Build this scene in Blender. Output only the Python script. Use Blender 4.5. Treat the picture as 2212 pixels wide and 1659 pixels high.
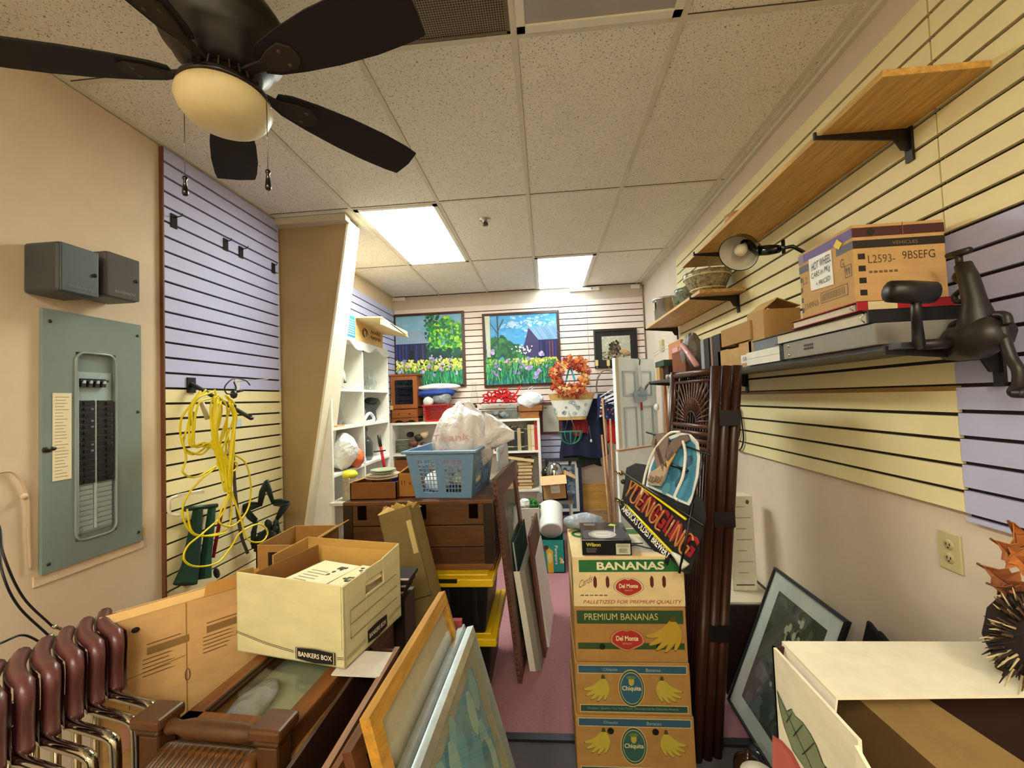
import bpy, math, random
from mathutils import Vector as V, Matrix
pi=math.pi
for o in list(bpy.data.objects): bpy.data.objects.remove(o)
SC=bpy.context.scene; COL=SC.collection
# ---------------------------------------------------------------- camera
PW,PH,FPX=2212,1659,897.6
YAW,PITCH,ROLL=-.07882,.0370,-.03885
EZ=1.62
_f=V((math.sin(YAW)*math.cos(PITCH),math.cos(YAW)*math.cos(PITCH),math.sin(PITCH)))
_r=V((math.cos(YAW),-math.sin(YAW),0)); _u=_r.cross(_f)
CR,CU=(math.cos(ROLL)*_r+math.sin(ROLL)*_u),(-math.sin(ROLL)*_r+math.cos(ROLL)*_u)
cam=bpy.data.cameras.new('camera'); co=bpy.data.objects.new('camera',cam); COL.objects.link(co)
cam.sensor_fit='HORIZONTAL'; cam.sensor_width=36; cam.lens=FPX/PW*36; cam.clip_start=.05
co.matrix_world=Matrix(((CR.x,CU.x,-_f.x,0),(CR.y,CU.y,-_f.y,0),(CR.z,CU.z,-_f.z,EZ),(0,0,0,1)))
SC.camera=co
def A(x,y,X=None,Y=None,Z=None):
    "point of the place seen at a photo position, on the plane X=, Y= or Z="
    d=(x-PW/2)/FPX*CR-(y-PH/2)/FPX*CU+_f
    k=X/d.x if X is not None else Y/d.y if Y is not None else (Z-EZ)/d.z
    return V((d.x*k,d.y*k,d.z*k+EZ))
# ---------------------------------------------------------------- light and view
SC.view_settings.view_transform='Standard'; SC.view_settings.look='None'
SC.view_settings.gamma=1; SC.view_settings.exposure=0.95
w=bpy.data.worlds.new('world'); SC.world=w; w.use_nodes=True
w.node_tree.nodes['Background'].inputs[0].default_value=(.9,.85,.75,1); w.node_tree.nodes['Background'].inputs[1].default_value=.02
CEIL=2.97; GX=-.06; TW=.6096; GY=2.715; TL=1.2192
XL,XR,YB,YF=-1.88,1.222,5.11,-2.6
PANEL1,PANEL2,PANELN=19.5,5.2,20.5      # emission of the ceiling troffers
C1=(.97,1.0,.86); C2=(.80,.94,1.0); CN=(1.0,.945,.75)
# ---------------------------------------------------------------- colour, mesh builder
def lin(h):
    if isinstance(h,tuple): return h
    h=h.lstrip('#'); c=[int(h[i:i+2],16)/255 for i in (0,2,4)]
    return tuple(x/12.92 if x<=.04045 else ((x+.055)/1.055)**2.4 for x in c)
def mixc(a,b,t):
    a=lin(a);b=lin(b); return tuple(a[i]*(1-t)+b[i]*t for i in range(3))
_tc={}
class B:
    def __init__(s,M=None): s.v=[];s.f=[];s.c=[];s.s=[];s.M=M or Matrix()
    def add(s,vs,fs,col='#ffffff',sm=False):
        n=len(s.v); col=lin(col)
        s.v+=[s.M@V(p) for p in vs]
        for f in fs: s.f.append(tuple(n+i for i in f)); s.c.append(col); s.s.append(sm)
        return s
    def hexa(s,p,col='#fff'):  # 4 bottom ccw then 4 top
        return s.add(p,[(3,2,1,0),(4,5,6,7),(0,1,5,4),(1,2,6,5),(2,3,7,6),(3,0,4,7)],col)
    def box(s,x0,x1,y0,y1,z0,z1,col='#ffffff'):
        return s.hexa([(x0,y0,z0),(x1,y0,z0),(x1,y1,z0),(x0,y1,z0),(x0,y0,z1),(x1,y0,z1),(x1,y1,z1),(x0,y1,z1)],col)
    def slab(s,q,t,col):       # quad q (4 points) made t thick along its normal
        q=[V(a) for a in q]; n=(q[1]-q[0]).cross(q[3]-q[0]).normalized()*t
        return s.hexa(q+[a+n for a in q],col)
    def bar(s,p,q,w,h,col,up=(0,0,1)):
        p,q=V(p),V(q); d=(q-p).normalized(); u=V(up); a=d.cross(u)
        if a.length<1e-4: a=d.cross(V((0,1,0)))
        a.normalize(); b=a.cross(d); a=a*w/2; b=b*h/2
        return s.hexa([p-a-b,p+a-b,q+a-b,q-a-b,p-a+b,p+a+b,q+a+b,q-a+b],col)
    def tube(s,pts,r,col,n=8,closed=False,caps=True,sm=True):
        pts=[V(p) for p in pts]; N=len(pts)
        R=r if isinstance(r,(list,tuple)) else [r]*N
        ds=[]
        for i in range(N):
            a=pts[i-1] if (i>0 or closed) else pts[i]; b=pts[(i+1)%N] if (i<N-1 or closed) else pts[i]
            d=(b-a); ds.append(d.normalized() if d.length>1e-9 else V((0,0,1)))
        u=ds[0].orthogonal().normalized(); vs=[];fs=[]
        for i in range(N):
            u=(u-ds[i]*u.dot(ds[i])); u=u.normalized() if u.length>1e-6 else ds[i].orthogonal().normalized()
            w_=ds[i].cross(u)
            for k in range(n):
                t=2*pi*k/n; vs.append(pts[i]+(u*math.cos(t)+w_*math.sin(t))*R[i])
        for i in range(N if closed else N-1):
            j=(i+1)%N
            for k in range(n): fs.append((i*n+k,i*n+(k+1)%n,j*n+(k+1)%n,j*n+k))
        if caps and not closed: fs.append(tuple(range(n-1,-1,-1))); fs.append(tuple((N-1)*n+k for k in range(n)))
        return s.add(vs,fs,col,sm)
    def cyl(s,p,q,r,col,n=16,r2=None,sm=True): return s.tube([p,q],[r,r if r2 is None else r2],col,n,sm=sm)
    def lathe(s,c,prof,col,n=20,M=None,a0=0,a1=2*pi,sm=True,sx=1,sy=1):
        c=V(c); M=M or Matrix(); full=abs(a1-a0-2*pi)<1e-6; m=n if full else n+1; vs=[];fs=[]
        for r,z in prof:
            for k in range(m):
                t=a0+(a1-a0)*k/n; vs.append(c+(M@V((r*math.cos(t)*sx,r*math.sin(t)*sy,z))))
        for i in range(len(prof)-1):
            for k in range(n):
                k2=(k+1)%m; fs.append((i*m+k,i*m+k2,(i+1)*m+k2,(i+1)*m+k))
        return s.add(vs,fs,col,sm)
    def ball(s,c,rx,ry,rz,col,n=14,M=None,amp=0,seed=0):
        rnd=random.Random(seed); c=V(c); M=M or Matrix(); vs=[];fs=[];h=n//2
        for i in range(h+1):
            for k in range(n):
                a=pi*i/h; t=2*pi*k/n; q=1+(rnd.uniform(-amp,amp) if 0<i<h else 0)
                vs.append(c+(M@V((rx*q*math.sin(a)*math.cos(t),ry*q*math.sin(a)*math.sin(t),rz*q*math.cos(a)))))
        for i in range(h):
            for k in range(n): fs.append((i*n+k,(i+1)*n+k,(i+1)*n+(k+1)%n,i*n+(k+1)%n))
        return s.add(vs,fs,col,True)
    def poly(s,pts,col): return s.add(pts,[tuple(range(len(pts)))],col)
    def flat(s,O,U,W,pts,col,t=0,lift=0):   # polygon in the plane O + x U + y W; t = thickness
        O,U,W=V(O),V(U),V(W); n=U.cross(W).normalized()
        a=[O+U*x+W*y+n*lift for x,y in pts]
        if not t: return s.poly(a,col)
        k=len(a); b=[p+n*t for p in a]
        return s.add(a+b,[tuple(range(k-1,-1,-1)),tuple(range(k,2*k))]+[(i,(i+1)%k,k+(i+1)%k,k+i) for i in range(k)],col)
    def disc(s,O,U,W,x,y,rx,ry,col,n=16,lift=0,t=0):
        return s.flat(O,U,W,[(x+rx*math.cos(2*pi*k/n),y+ry*math.sin(2*pi*k/n)) for k in range(n)],col,t,lift)
    def grid(s,fn,nu,nv,col,sm=True,t=0):
        vs=[V(fn(i/nu,j/nv)) for j in range(nv+1) for i in range(nu+1)]
        fs=[(j*(nu+1)+i,j*(nu+1)+i+1,(j+1)*(nu+1)+i+1,(j+1)*(nu+1)+i) for j in range(nv) for i in range(nu)]
        return s.add(vs,fs,col,sm)
    def text(s,st,O,U,W,x,y,w,h,col,lift=.0012,shear=0,ital=0,bold=0,t=0):
        "lettering st filling the w x h field at x,y in the plane O,U,W"
        key=(st,ital,bold)
        if key not in _tc:
            cu=bpy.data.curves.new('t','FONT'); cu.body=st; cu.resolution_u=3; cu.shear=ital; cu.offset=bold
            ob=bpy.data.objects.new('t',cu); COL.objects.link(ob); dg=bpy.context.evaluated_depsgraph_get()
            me=ob.evaluated_get(dg).to_mesh()
            vs=[(a.co.x,a.co.y) for a in me.vertices]; fs=[tuple(p.vertices) for p in me.polygons]
            bpy.data.objects.remove(ob); bpy.data.curves.remove(cu); _tc[key]=(vs,fs)
        vs,fs=_tc[key]
        if not vs: return s
        x0=min(a for a,b in vs);x1=max(a for a,b in vs);y0=min(b for a,b in vs);y1=max(b for a,b in vs)
        O,U,W=V(O),V(U),V(W); n=U.cross(W).normalized()
        P=[]
        for a,b in vs:
            a=(a-x0)/(x1-x0)*w; b=(b-y0)/max(1e-6,(y1-y0))*h
            P.append(O+U*(x+a)+W*(y+b+shear*a)+n*lift)
        return s.add(P,fs,col)
    def build(s,name,mat,parent=None,origin=None,bevel=0,solid=0,sub=0):
        me=bpy.data.meshes.new(name)
        if origin is None:
            if parent: origin=V(parent.get('_o',(0,0,0)))
            else:
                xs=[p.x for p in s.v];ys=[p.y for p in s.v];zs=[p.z for p in s.v]
                origin=V(((min(xs)+max(xs))/2,(min(ys)+max(ys))/2,min(zs)))
        origin=V(origin)
        me.from_pydata([p-origin for p in s.v],[],s.f); 
        ca=me.color_attributes.new(name='Col',type='FLOAT_COLOR',domain='CORNER'); buf=[]
        for c,f in zip(s.c,s.f): buf+=[c[0],c[1],c[2],1.0]*len(f)
        ca.data.foreach_set('color',buf)
        me.polygons.foreach_set('use_smooth',s.s)
        me.materials.append(M[mat]); me.update()
        o=bpy.data.objects.new(name,me); COL.objects.link(o)
        if parent:
            o.parent=parent; o.location=origin-V(parent.get('_o',(0,0,0)))
        else: o.location=origin
        o['_o']=tuple(origin)
        if solid: m=o.modifiers.new('s','SOLIDIFY'); m.thickness=solid; m.offset=0
        if bevel: m=o.modifiers.new('b','BEVEL'); m.width=bevel; m.segments=2; m.limit_method='ANGLE'; m.angle_limit=.7
        if sub: m=o.modifiers.new('u','SUBSURF'); m.levels=sub; m.render_levels=sub
        return o
def T(name,label,cat,loc,group=None):
    o=bpy.data.objects.new(name,None); COL.objects.link(o); o.location=loc; o['_o']=tuple(loc)
    o.empty_display_size=.05
    return tag(o,label,cat,group)
def tag(o,label,cat,group=None,kind=None):
    o['label']=label; o['category']=cat
    if group: o['group']=group
    if kind: o['kind']=kind
    return o
def one(b,name,label,cat,mat,group=None,**k): return tag(b.build(name,mat,**k),label,cat,group)
def struct(b,name,mat,parent=None,**k):
    o=b.build(name,mat,parent,**k)
    if not parent: o['kind']='structure'
    return o
def RZ(o,deg): return Matrix.Translation(V(o))@Matrix.Rotation(math.radians(deg),4,'Z')
# ---------------------------------------------------------------- materials
M={}
def mat(name,rough=.6,metal=0,noise=0,scale=20,stretch=(1,1,1),bump=0,bscale=200,spec=.5,trans=0,alpha=None,emit=None,coat=0,sheen=0,bdist=.002):
    m=bpy.data.materials.new(name); m.use_nodes=True; nt=m.node_tree; N=nt.nodes; L=nt.links
    p=N['Principled BSDF']; p.inputs['Roughness'].default_value=rough; p.inputs['Metallic'].default_value=metal
    p.inputs['Specular IOR Level'].default_value=spec; p.inputs['Coat Weight'].default_value=coat
    at=N.new('ShaderNodeAttribute'); at.attribute_name='Col'
    src=at.outputs['Color']; tc=N.new('ShaderNodeTexCoord'); mp=N.new('ShaderNodeMapping'); mp.inputs['Scale'].default_value=stretch
    L.new(tc.outputs['Object'],mp.inputs[0])
    if noise:
        nz=N.new('ShaderNodeTexNoise'); nz.inputs['Scale'].default_value=scale; nz.inputs['Detail'].default_value=6; nz.inputs['Roughness'].default_value=.6
        L.new(mp.outputs[0],nz.inputs[0])
        mr=N.new('ShaderNodeMapRange'); mr.inputs[1].default_value=.3; mr.inputs[2].default_value=.7
        mr.inputs[3].default_value=1-noise; mr.inputs[4].default_value=1+noise*.5
        L.new(nz.outputs['Fac'],mr.inputs[0])
        vm=N.new('ShaderNodeVectorMath'); vm.operation='SCALE'; L.new(src,vm.inputs[0]); L.new(mr.outputs[0],vm.inputs['Scale']); src=vm.outputs[0]
    L.new(src,p.inputs['Base Color'])
    if bump:
        n2=N.new('ShaderNodeTexNoise'); n2.inputs['Scale'].default_value=bscale; n2.inputs['Detail'].default_value=3
        L.new(mp.outputs[0],n2.inputs[0]); bp=N.new('ShaderNodeBump'); bp.inputs['Strength'].default_value=bump; bp.inputs['Distance'].default_value=bdist
        L.new(n2.outputs['Fac'],bp.inputs['Height']); L.new(bp.outputs[0],p.inputs['Normal'])
    if trans: p.inputs['Transmission Weight'].default_value=trans
    if alpha is not None: p.inputs['Alpha'].default_value=alpha
    M[name]=m; return m
mat('paint',.75,noise=.05,scale=6,bump=.12,bscale=90)
mat('slat',.6,noise=.04,scale=8,spec=.4)
mat('matte',.85,noise=.08,scale=30)
mat('card',.85,noise=.12,scale=9,stretch=(1,1,2.5),bump=.1,bscale=120)
mat('satin',.42,noise=.05,scale=20)
mat('gloss',.14,noise=.03,scale=20)
mat('metal',.35,1,noise=.15,scale=25)
mat('chrome',.1,1)
mat('cloth',.95,noise=.18,scale=14,bump=.5,bscale=60,bdist=.006)
mat('wood_x',.5,noise=.38,scale=9,stretch=(.6,7,7))
mat('wood_y',.5,noise=.38,scale=9,stretch=(7,.6,7))
mat('wood_z',.5,noise=.38,scale=9,stretch=(7,7,.6))
mat('lacquer',.36,noise=.25,scale=12,stretch=(2,2,.6))
mat('foliage',.7,noise=.25,scale=40)
mat('carpet',.98,noise=.3,scale=260,bump=.6,bscale=400)
mat('bag',.38,noise=.03,scale=10,bump=.85,bscale=14,bdist=.03)
mat('leather',.33,noise=.12,scale=20,bump=.15,bscale=60)
mat('printed',.55,noise=.07,scale=24)
mat('glaze',.2,noise=.75,scale=55)
mat('stone',.6,noise=.45,scale=120)
def glassy(name,tint,fac,rough=.03):
    m=bpy.data.materials.new(name); m.use_nodes=True; nt=m.node_tree; N=nt.nodes; L=nt.links
    for n in list(N): N.remove(n)
    o=N.new('ShaderNodeOutputMaterial'); mx=N.new('ShaderNodeMixShader'); t=N.new('ShaderNodeBsdfTransparent'); g=N.new('ShaderNodeBsdfGlossy')
    t.inputs[0].default_value=(*tint,1); g.inputs['Roughness'].default_value=rough
    lw=N.new('ShaderNodeLayerWeight'); lw.inputs[0].default_value=.5; pw=N.new('ShaderNodeMath'); pw.operation='POWER'; pw.inputs[1].default_value=3.2; L.new(lw.outputs['Facing'],pw.inputs[0]); p2=N.new('ShaderNodeMath'); p2.operation='MULTIPLY_ADD'; p2.inputs[1].default_value=fac*2; p2.inputs[2].default_value=.03; L.new(pw.outputs[0],p2.inputs[0])
    nz=N.new('ShaderNodeTexNoise'); nz.inputs['Scale'].default_value=3; ma=N.new('ShaderNodeMath'); ma.operation='MULTIPLY_ADD'; ma.inputs[1].default_value=.03
    L.new(nz.outputs['Fac'],ma.inputs[0]); L.new(p2.outputs[0],ma.inputs[2])
    L.new(ma.outputs[0],mx.inputs[0]); L.new(t.outputs[0],mx.inputs[1]); L.new(g.outputs[0],mx.inputs[2]); L.new(mx.outputs[0],o.inputs[0])
    M[name]=m
glassy('glass',(.93,.96,.95),.32); glassy('pane',(.95,.98,.97),.2); glassy('smoke',(.55,.6,.62),.25)
def emitter(name,col,st):
    m=bpy.data.materials.new(name); m.use_nodes=True; nt=m.node_tree; N=nt.nodes; L=nt.links
    p=N['Principled BSDF']; p.inputs['Base Color'].default_value=(.8,.8,.8,1)
    p.inputs['Emission Color'].default_value=(*col,1); p.inputs['Emission Strength'].default_value=st
    M[name]=m
emitter('troffer_lit',C1,PANEL1); emitter('troffer_back',C2,PANEL2); emitter('troffer_near',CN,PANELN)
def speckle():
    m=mat('tile',.95,noise=.04,scale=5); nt=m.node_tree; N=nt.nodes; L=nt.links; p=N['Principled BSDF']
    tc=N.new('ShaderNodeTexCoord'); mp=N.new('ShaderNodeMapping'); mp.inputs['Scale'].default_value=(1,1,1)
    L.new(tc.outputs['Object'],mp.inputs[0])
    nz=N.new('ShaderNodeTexNoise'); nz.inputs['Scale'].default_value=150; nz.inputs['Detail'].default_value=2; nz.inputs['Distortion'].default_value=1.2
    L.new(mp.outputs[0],nz.inputs[0]); r=N.new('ShaderNodeValToRGB'); r.color_ramp.elements[0].position=.33; r.color_ramp.elements[1].position=.40
    r.color_ramp.elements[0].color=(.22,.20,.18,1); r.color_ramp.elements[1].color=(1,1,1,1)
    L.new(nz.outputs['Fac'],r.inputs[0])
    old=p.inputs['Base Color'].links[0].from_socket; mx=N.new('ShaderNodeMix'); mx.data_type='RGBA'; mx.blend_type='MULTIPLY'; mx.inputs[0].default_value=1
    L.new(old,mx.inputs[6]); L.new(r.outputs[0],mx.inputs[7]); L.new(mx.outputs[2],p.inputs['Base Color'])
speckle()
# ================================================================ ROOM
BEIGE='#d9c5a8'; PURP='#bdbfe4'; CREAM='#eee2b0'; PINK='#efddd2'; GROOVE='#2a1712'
b=B(); b.box(XL-.1,XL,YF,5.2,0,3.1,BEIGE); struct(b,'wall_left','paint')
b=B(); b.box(XR+.02,XR+.12,YF,5.2,0,3.1,'#ddcdb9'); struct(b,'wall_right','paint')
b=B(); b.box(XL-.1,XR+.12,YB+.02,YB+.12,0,3.1,'#d9c6b4'); struct(b,'wall_back','paint')
b=B(); b.box(XL-.1,XR+.12,YF-.1,YF,0,3.1,BEIGE); struct(b,'wall_front','paint')
b=B(); b.box(XL-.1,XR+.12,2.05,5.2,-.06,0,'#b07c86'); b.box(XL-.1,XR+.12,YF-.1,2.05,-.06,-.002,'#5c5a60'); struct(b,'floor','carpet')
b=B(); b.box(XL,XR,2.02,2.06,-.001,.012,'#22242a'); struct(b,'trim_1','satin')
# ceiling with openings for fixtures (tiles one by one in a single ceiling)
xs=[XL-.1,GX-3*TW,GX-2*TW,GX-TW,GX,GX+TW,GX+2*TW,XR+.12]; ys=[YF-.1,GY-4*TL,GY-3*TL,GY-2*TL,GY-TL,GY,GY+TL,5.2]
fix={(2,5),(4,6),(4,3),(3,3),(2,1),(4,1)}
b=B(); 
for i in range(len(xs)-1):
    for j in range(len(ys)-1):
        if (i,j) in fix: continue
        if xs[i+1]>xs[i] and ys[j+1]>ys[j]: b.box(xs[i],xs[i+1],ys[j],ys[j+1],CEIL,CEIL+.02,'#efebdd')
struct(b,'ceiling','tile')
b=B(); G='#dcd7c4'
for x in xs[1:-1]: b.box(x-.012,x+.012,YF,YB,CEIL-.004,CEIL+.001,G)
for y in ys[1:-1]:
    b.box(XL,XR,y-.012,y+.012,CEIL-.003,CEIL+.0015,G); b.box(XL,XR,y-.0145,y-.012,CEIL-.0032,CEIL+.001,'#4a4234')  # dark strip beside each cross tee: the tile's shadow line put into colour
for x in xs[1:-1]: b.box(x+.012,x+.0135,YF,YB,CEIL-.002,CEIL+.001,'#8f8878')  # paler painted shadow line along one side of the lengthwise tees
b.box(XR-.006,XR+.02,YF,YB,CEIL-.022,CEIL,G); b.box(XR-.03,XR+.02,YF,YB,CEIL-.004,CEIL,G); b.box(XL,XL+.03,YF,YB,CEIL-.004,CEIL,G); b.box(XL,XR,YB-.03,YB+.02,CEIL-.004,CEIL,'#3a332a')
struct(b,'trim_2','matte')
def troffer(i,j,m,label):
    x0,x1=xs[i]+.012,xs[i+1]-.012; y0,y1=ys[j]+.012,min(ys[j+1]-.012,YB)
    t=T('ceiling_light',label,'ceiling light',((x0+x1)/2,(y0+y1)/2,CEIL))
    b=B(); 
    for q in ((x0,x0+.03,y0,y1),(x1-.03,x1,y0,y1),(x0,x1,y0,y0+.03),(x0,x1,y1-.03,y1)): b.box(*q,CEIL-.008,CEIL+.012,'#e9e6d8')
    b.build('frame','satin',t)
    b=B(); b.box(x0+.03,x1-.03,y0+.03,y1-.03,CEIL,CEIL+.006,'#ffffff' if m!='gloss' else '#a9a49f'); b.build('diffuser',m,t)
    b=B(); b.box(x0,x1,y0,y1,CEIL+.012,CEIL+.09,'#ffffff'); b.build('housing','matte',t)
troffer(2,5,'troffer_lit','large lit fluorescent panel in the ceiling beside the slanted wall edge')
troffer(4,6,'troffer_back','small lit fluorescent panel at the far end of the ceiling above back wall')
troffer(4,3,'gloss','unlit grey ceiling light panel near the top edge of the photo')
troffer(2,1,'troffer_near','ceiling light panel behind the viewer on the left side')
troffer(4,1,'troffer_near','ceiling light panel behind the viewer on the right side')
# perforated return grille
x0,x1,y0,y1=xs[3]+.012,xs[4]-.012,ys[3]+.012,ys[4]-.012
t=T('ceiling_vent','perforated brown metal return vent in the ceiling beside the fan blade','vent',((x0+x1)/2,(y0+y1)/2,CEIL))
mp=mat('perforated',.5,.3); nt=mp.node_tree; N=nt.nodes; L=nt.links; p=N['Principled BSDF']
tc=N.new('ShaderNodeTexCoord'); vo=N.new('ShaderNodeTexVoronoi'); vo.inputs['Scale'].default_value=110; vo.inputs['Randomness'].default_value=0
L.new(tc.outputs['Object'],vo.inputs[0]); r=N.new('ShaderNodeValToRGB'); r.color_ramp.elements[0].position=.34; r.color_ramp.elements[1].position=.42
r.color_ramp.elements[0].color=(.012,.01,.008,1); r.color_ramp.elements[1].color=lin('#8d7c5c')+(1,)
L.new(vo.outputs[0],r.inputs[0]); L.new(r.outputs[0],p.inputs['Base Color'])
b=B(); b.box(x0,x1,y0,y1,CEIL,CEIL+.004,'#8d7c5c'); b.build('perforated_plate','perforated',t)
b=B(); 
for q in ((x0,x0+.012,y0,y1),(x1-.012,x1,y0,y1),(x0,x1,y0,y0+.012),(x0,x1,y1-.012,y1)): b.box(*q,CEIL-.003,CEIL+.005,'#6d604a')
b.build('frame','satin',t)
b=B(); c=A(1048,474,Z=CEIL); b.lathe(c,[(.045,0),(.042,-.006),(.02,-.008),(.018,-.03),(.0,-.032)],'#b9b2a8'); b.cyl(c+V((0,0,-.03)),c+V((0,0,-.045)),.022,'#6a5a50')
one(b,'sprinkler_head','small round sprinkler head in the ceiling right of the lit panel','sprinkler','metal',origin=c)
# ---- stub wall with slanted edge + soffit above it
b=B(); y0=2.83
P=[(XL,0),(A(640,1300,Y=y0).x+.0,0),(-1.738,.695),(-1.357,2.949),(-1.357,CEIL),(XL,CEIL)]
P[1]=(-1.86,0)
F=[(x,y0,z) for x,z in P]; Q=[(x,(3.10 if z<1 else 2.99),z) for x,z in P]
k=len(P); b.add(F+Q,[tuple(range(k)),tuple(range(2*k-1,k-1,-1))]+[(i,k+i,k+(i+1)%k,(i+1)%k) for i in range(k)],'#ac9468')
ed=b
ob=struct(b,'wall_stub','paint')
b=B(); a=V((-1.738,y0,.695)); c=V((-1.357,y0,2.949))
b.hexa([a+V((-.004,-.004,0)),a+V((.012,-.004,0)),a+V((.012,.272,0)),a+V((-.004,.27,0)),c+V((-.004,-.004,0)),c+V((.012,-.004,0)),c+V((.012,.165,0)),c+V((-.004,.16,0))],'#f1ead2')
b.hexa([V((-1.864,y0-.004,0)),V((-1.848,y0-.004,0)),V((-1.848,3.1,0)),V((-1.864,3.1,0)),a+V((-.004,-.004,0)),a+V((.012,-.004,0)),a+V((.012,.272,0)),a+V((-.004,.27,0))],'#f1ead2')
struct(b,'trim_3','satin')
b=B(); b.box(XL,-1.34,2.76,2.83,CEIL-.05,CEIL-.004,'#c9bfa6'); struct(b,'trim_4','paint')
# back wall soffit band + beige lower wall piece
b=B(); b.box(XL,XR,YB,YB+.02,2.80,CEIL-.004,'#cdbfae'); struct(b,'trim_5','paint')
# ---- slat wall panels
def slats(name,label,ax,pos,sgn,a0,a1,z0,z1,col,group='slat wall panels',thick=.019,edge=None):
    "boards with dark T-grooves every 3 inches, ax = axis of the wall normal"
    b=B(); pitch=.0762; z=z1; g=.0115
    def bx(u0,u1,d0,d1,za,zb,c):
        lo,hi=sorted((pos+sgn*(d0+.001),pos+sgn*d1))
        if ax=='x': b.box(lo,hi,u0,u1,za,zb,c)
        else: b.box(u0,u1,lo,hi,za,zb,c)
    bx(a0,a1,0,.004,z0,z1,GROOVE)
    while z>z0+.006:
        zb=max(z-pitch+g,z0); bx(a0,a1,.004,thick,zb,z,col); z-=pitch
    if edge is not None: bx(edge-.004,edge+.004,0,thick+.001,z0,z1,'#6b4024')
    return one(b,name,label,'wall panel','slat',group)
slats('slatwall_panel','upper lilac slat wall panel with dark grooves right of the breaker panel','x',XL,1,1.90,2.80,1.736,2.955,PURP,edge=1.897)
slats('slatwall_panel','lower cream slat wall panel behind the yellow cord','x',XL,1,1.90,2.80,.517,1.736,CREAM,edge=1.897)
slats('slatwall_panel','lilac slat wall panel in the alcove above the white cubby shelf','x',XL,1,3.10,5.11,1.5,2.79,PURP)
slats('slatwall_panel','upper cream slat wall panel on the right wall behind the pine shelves','x',XR+.02,-1,1.343,3.82,1.609,2.823,CREAM)
slats('slatwall_panel','cut lower cream slat wall panel above bare wall behind the screen','x',XR+.02,-1,1.345,2.83,1.235,1.594,CREAM)
b=B(); b.box(XR,XR+.004,1.345,2.83,1.594,1.609,'#a07a35'); struct(b,'trim_6','wood_y')
slats('slatwall_panel','cream slat wall panel nearest the viewer in the top right corner','x',XR+.02,-1,-.3,1.337,2.061,2.823,CREAM)
slats('slatwall_panel','lilac slat wall panel behind the meat grinder at the right','x',XR+.02,-1,-.3,1.343,1.21,2.061,PURP)
slats('slatwall_panel','pale peach slat wall panel behind the two garden paintings','y',YB,-1,XL+.02,.546,1.49,2.80,PINK,thick=.016)
slats('slatwall_panel','pale peach slat wall panel behind the small black framed print','y',YB,-1,.550,1.218,1.49,2.80,PINK,thick=.016)
slats('slatwall_panel','lilac slat wall strip low on the back wall right of the bookcase','y',YB,-1,-.3,.42,.86,1.485,PURP,thick=.016)
# ================================================================ CEILING FAN
C=V((-.9,1.12,0)); DK='#171310'
t=T('ceiling_fan','dark bronze ceiling fan with five blades and a cream glass bowl','ceiling fan',(C.x,C.y,CEIL))
b=B(); b.lathe((C.x,C.y,0),[(0,CEIL-.002),(.075,CEIL-.004),(.07,CEIL-.05),(.03,CEIL-.07),(.018,CEIL-.075),(.018,2.84),(0,2.84)],DK,24); b.build('canopy','gloss',t)
b=B(); b.lathe((C.x,C.y,0),[(0,2.86),(.05,2.86),(.085,2.845),(.14,2.80),(.165,2.76),(.168,2.74),(.16,2.725),(.165,2.71),(.15,2.70),(.155,2.685),(.135,2.67),(.125,2.64),(.10,2.615),(.09,2.60),(.0,2.60)],DK,36); b.build('motor_housing','satin',t)
b=B(); b.lathe((C.x,C.y,0),[(0,2.60),(.07,2.60),(.085,2.585),(.085,2.565),(.113,2.555),(.119,2.54),(.114,2.535),(0,2.535)],'#1c1612',36)
for k in range(24):
    a=2*pi*k/24; b.bar((C.x+.087*math.cos(a),C.y+.087*math.sin(a),2.595),(C.x+.098*math.cos(a),C.y+.098*math.sin(a),2.556),.004,.006,'#3a322a')
b.build('light_fitter','gloss',t)
b=B(); b.lathe((C.x,C.y,0),[(.112,2.536),(.120,2.525),(.122,2.51),(.114,2.488),(.097,2.467),(.070,2.452),(.036,2.445),(0,2.443)],'#e6d6a4',40); b.build('glass_bowl','satin',t)
def blade(ang):
    a=math.radians(ang); Mx=Matrix.Translation(C+V((0,0,2.60)))@Matrix.Rotation(a,4,'Z')@Matrix.Rotation(math.radians(-11),4,'X')
    prof=[(.135,.030),(.17,.048),(.25,.064),(.36,.078),(.48,.084),(.58,.080),(.628,.073)]
    pts=[(x,-w*(1.0)) for x,w in prof]+[(.636,-.01)]+[(x,w*.86) for x,w in prof[::-1]]
    b=B(Mx); b.flat((0,0,-.004),(1,0,0),(0,1,0),pts,'#0d0907',t=.006); bl=b.build('blade','matte',t)
    b=B(Mx); b.flat((0,0,-.012),(1,0,0),(0,1,0),[(.10,-.012),(.15,-.014),(.19,-.03),(.235,-.038),(.26,-.02),(.265,0),(.26,.02),(.235,.036),(.19,.03),(.15,.014),(.10,.012)],'#2a2018',t=.007)
    for q in (-.02,.02): b.cyl((.225,q,-.014),(.225,q,-.010),.006,'#4a3a2a',8)
    b.bar((.07,0,-.005),(.16,0,-.008),.022,.012,'#241c16'); b.build('blade_arm','matte',t)
for a in (54,126,-13,197,270): blade(a)
def chain(px,py0,py1,yy):
    p=A(px,py0,Y=yy); q=A(px+2,py1-30,Y=yy); q=V((p.x,p.y,q.z)); b=B()
    b.tube([p,q],.0012,'#8a8276',5)
    b.ball(V((p.x,p.y,q.z+(p.z-q.z)*.45)),.003,.003,.003,'#c8bfa8',6)
    ch=b.build('pull_chain','metal',t)
    b=B(); b.lathe(q,[(0,.004),(.006,.0),(.0075,-.006),(.004,-.012),(.0075,-.04),(.0085,-.052),(.006,-.058),(0,-.058)],'#120e0c',12); b.build('pull_knob','gloss',ch)
chain(398,225,412,1.16); chain(576,215,398,1.12)
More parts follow.
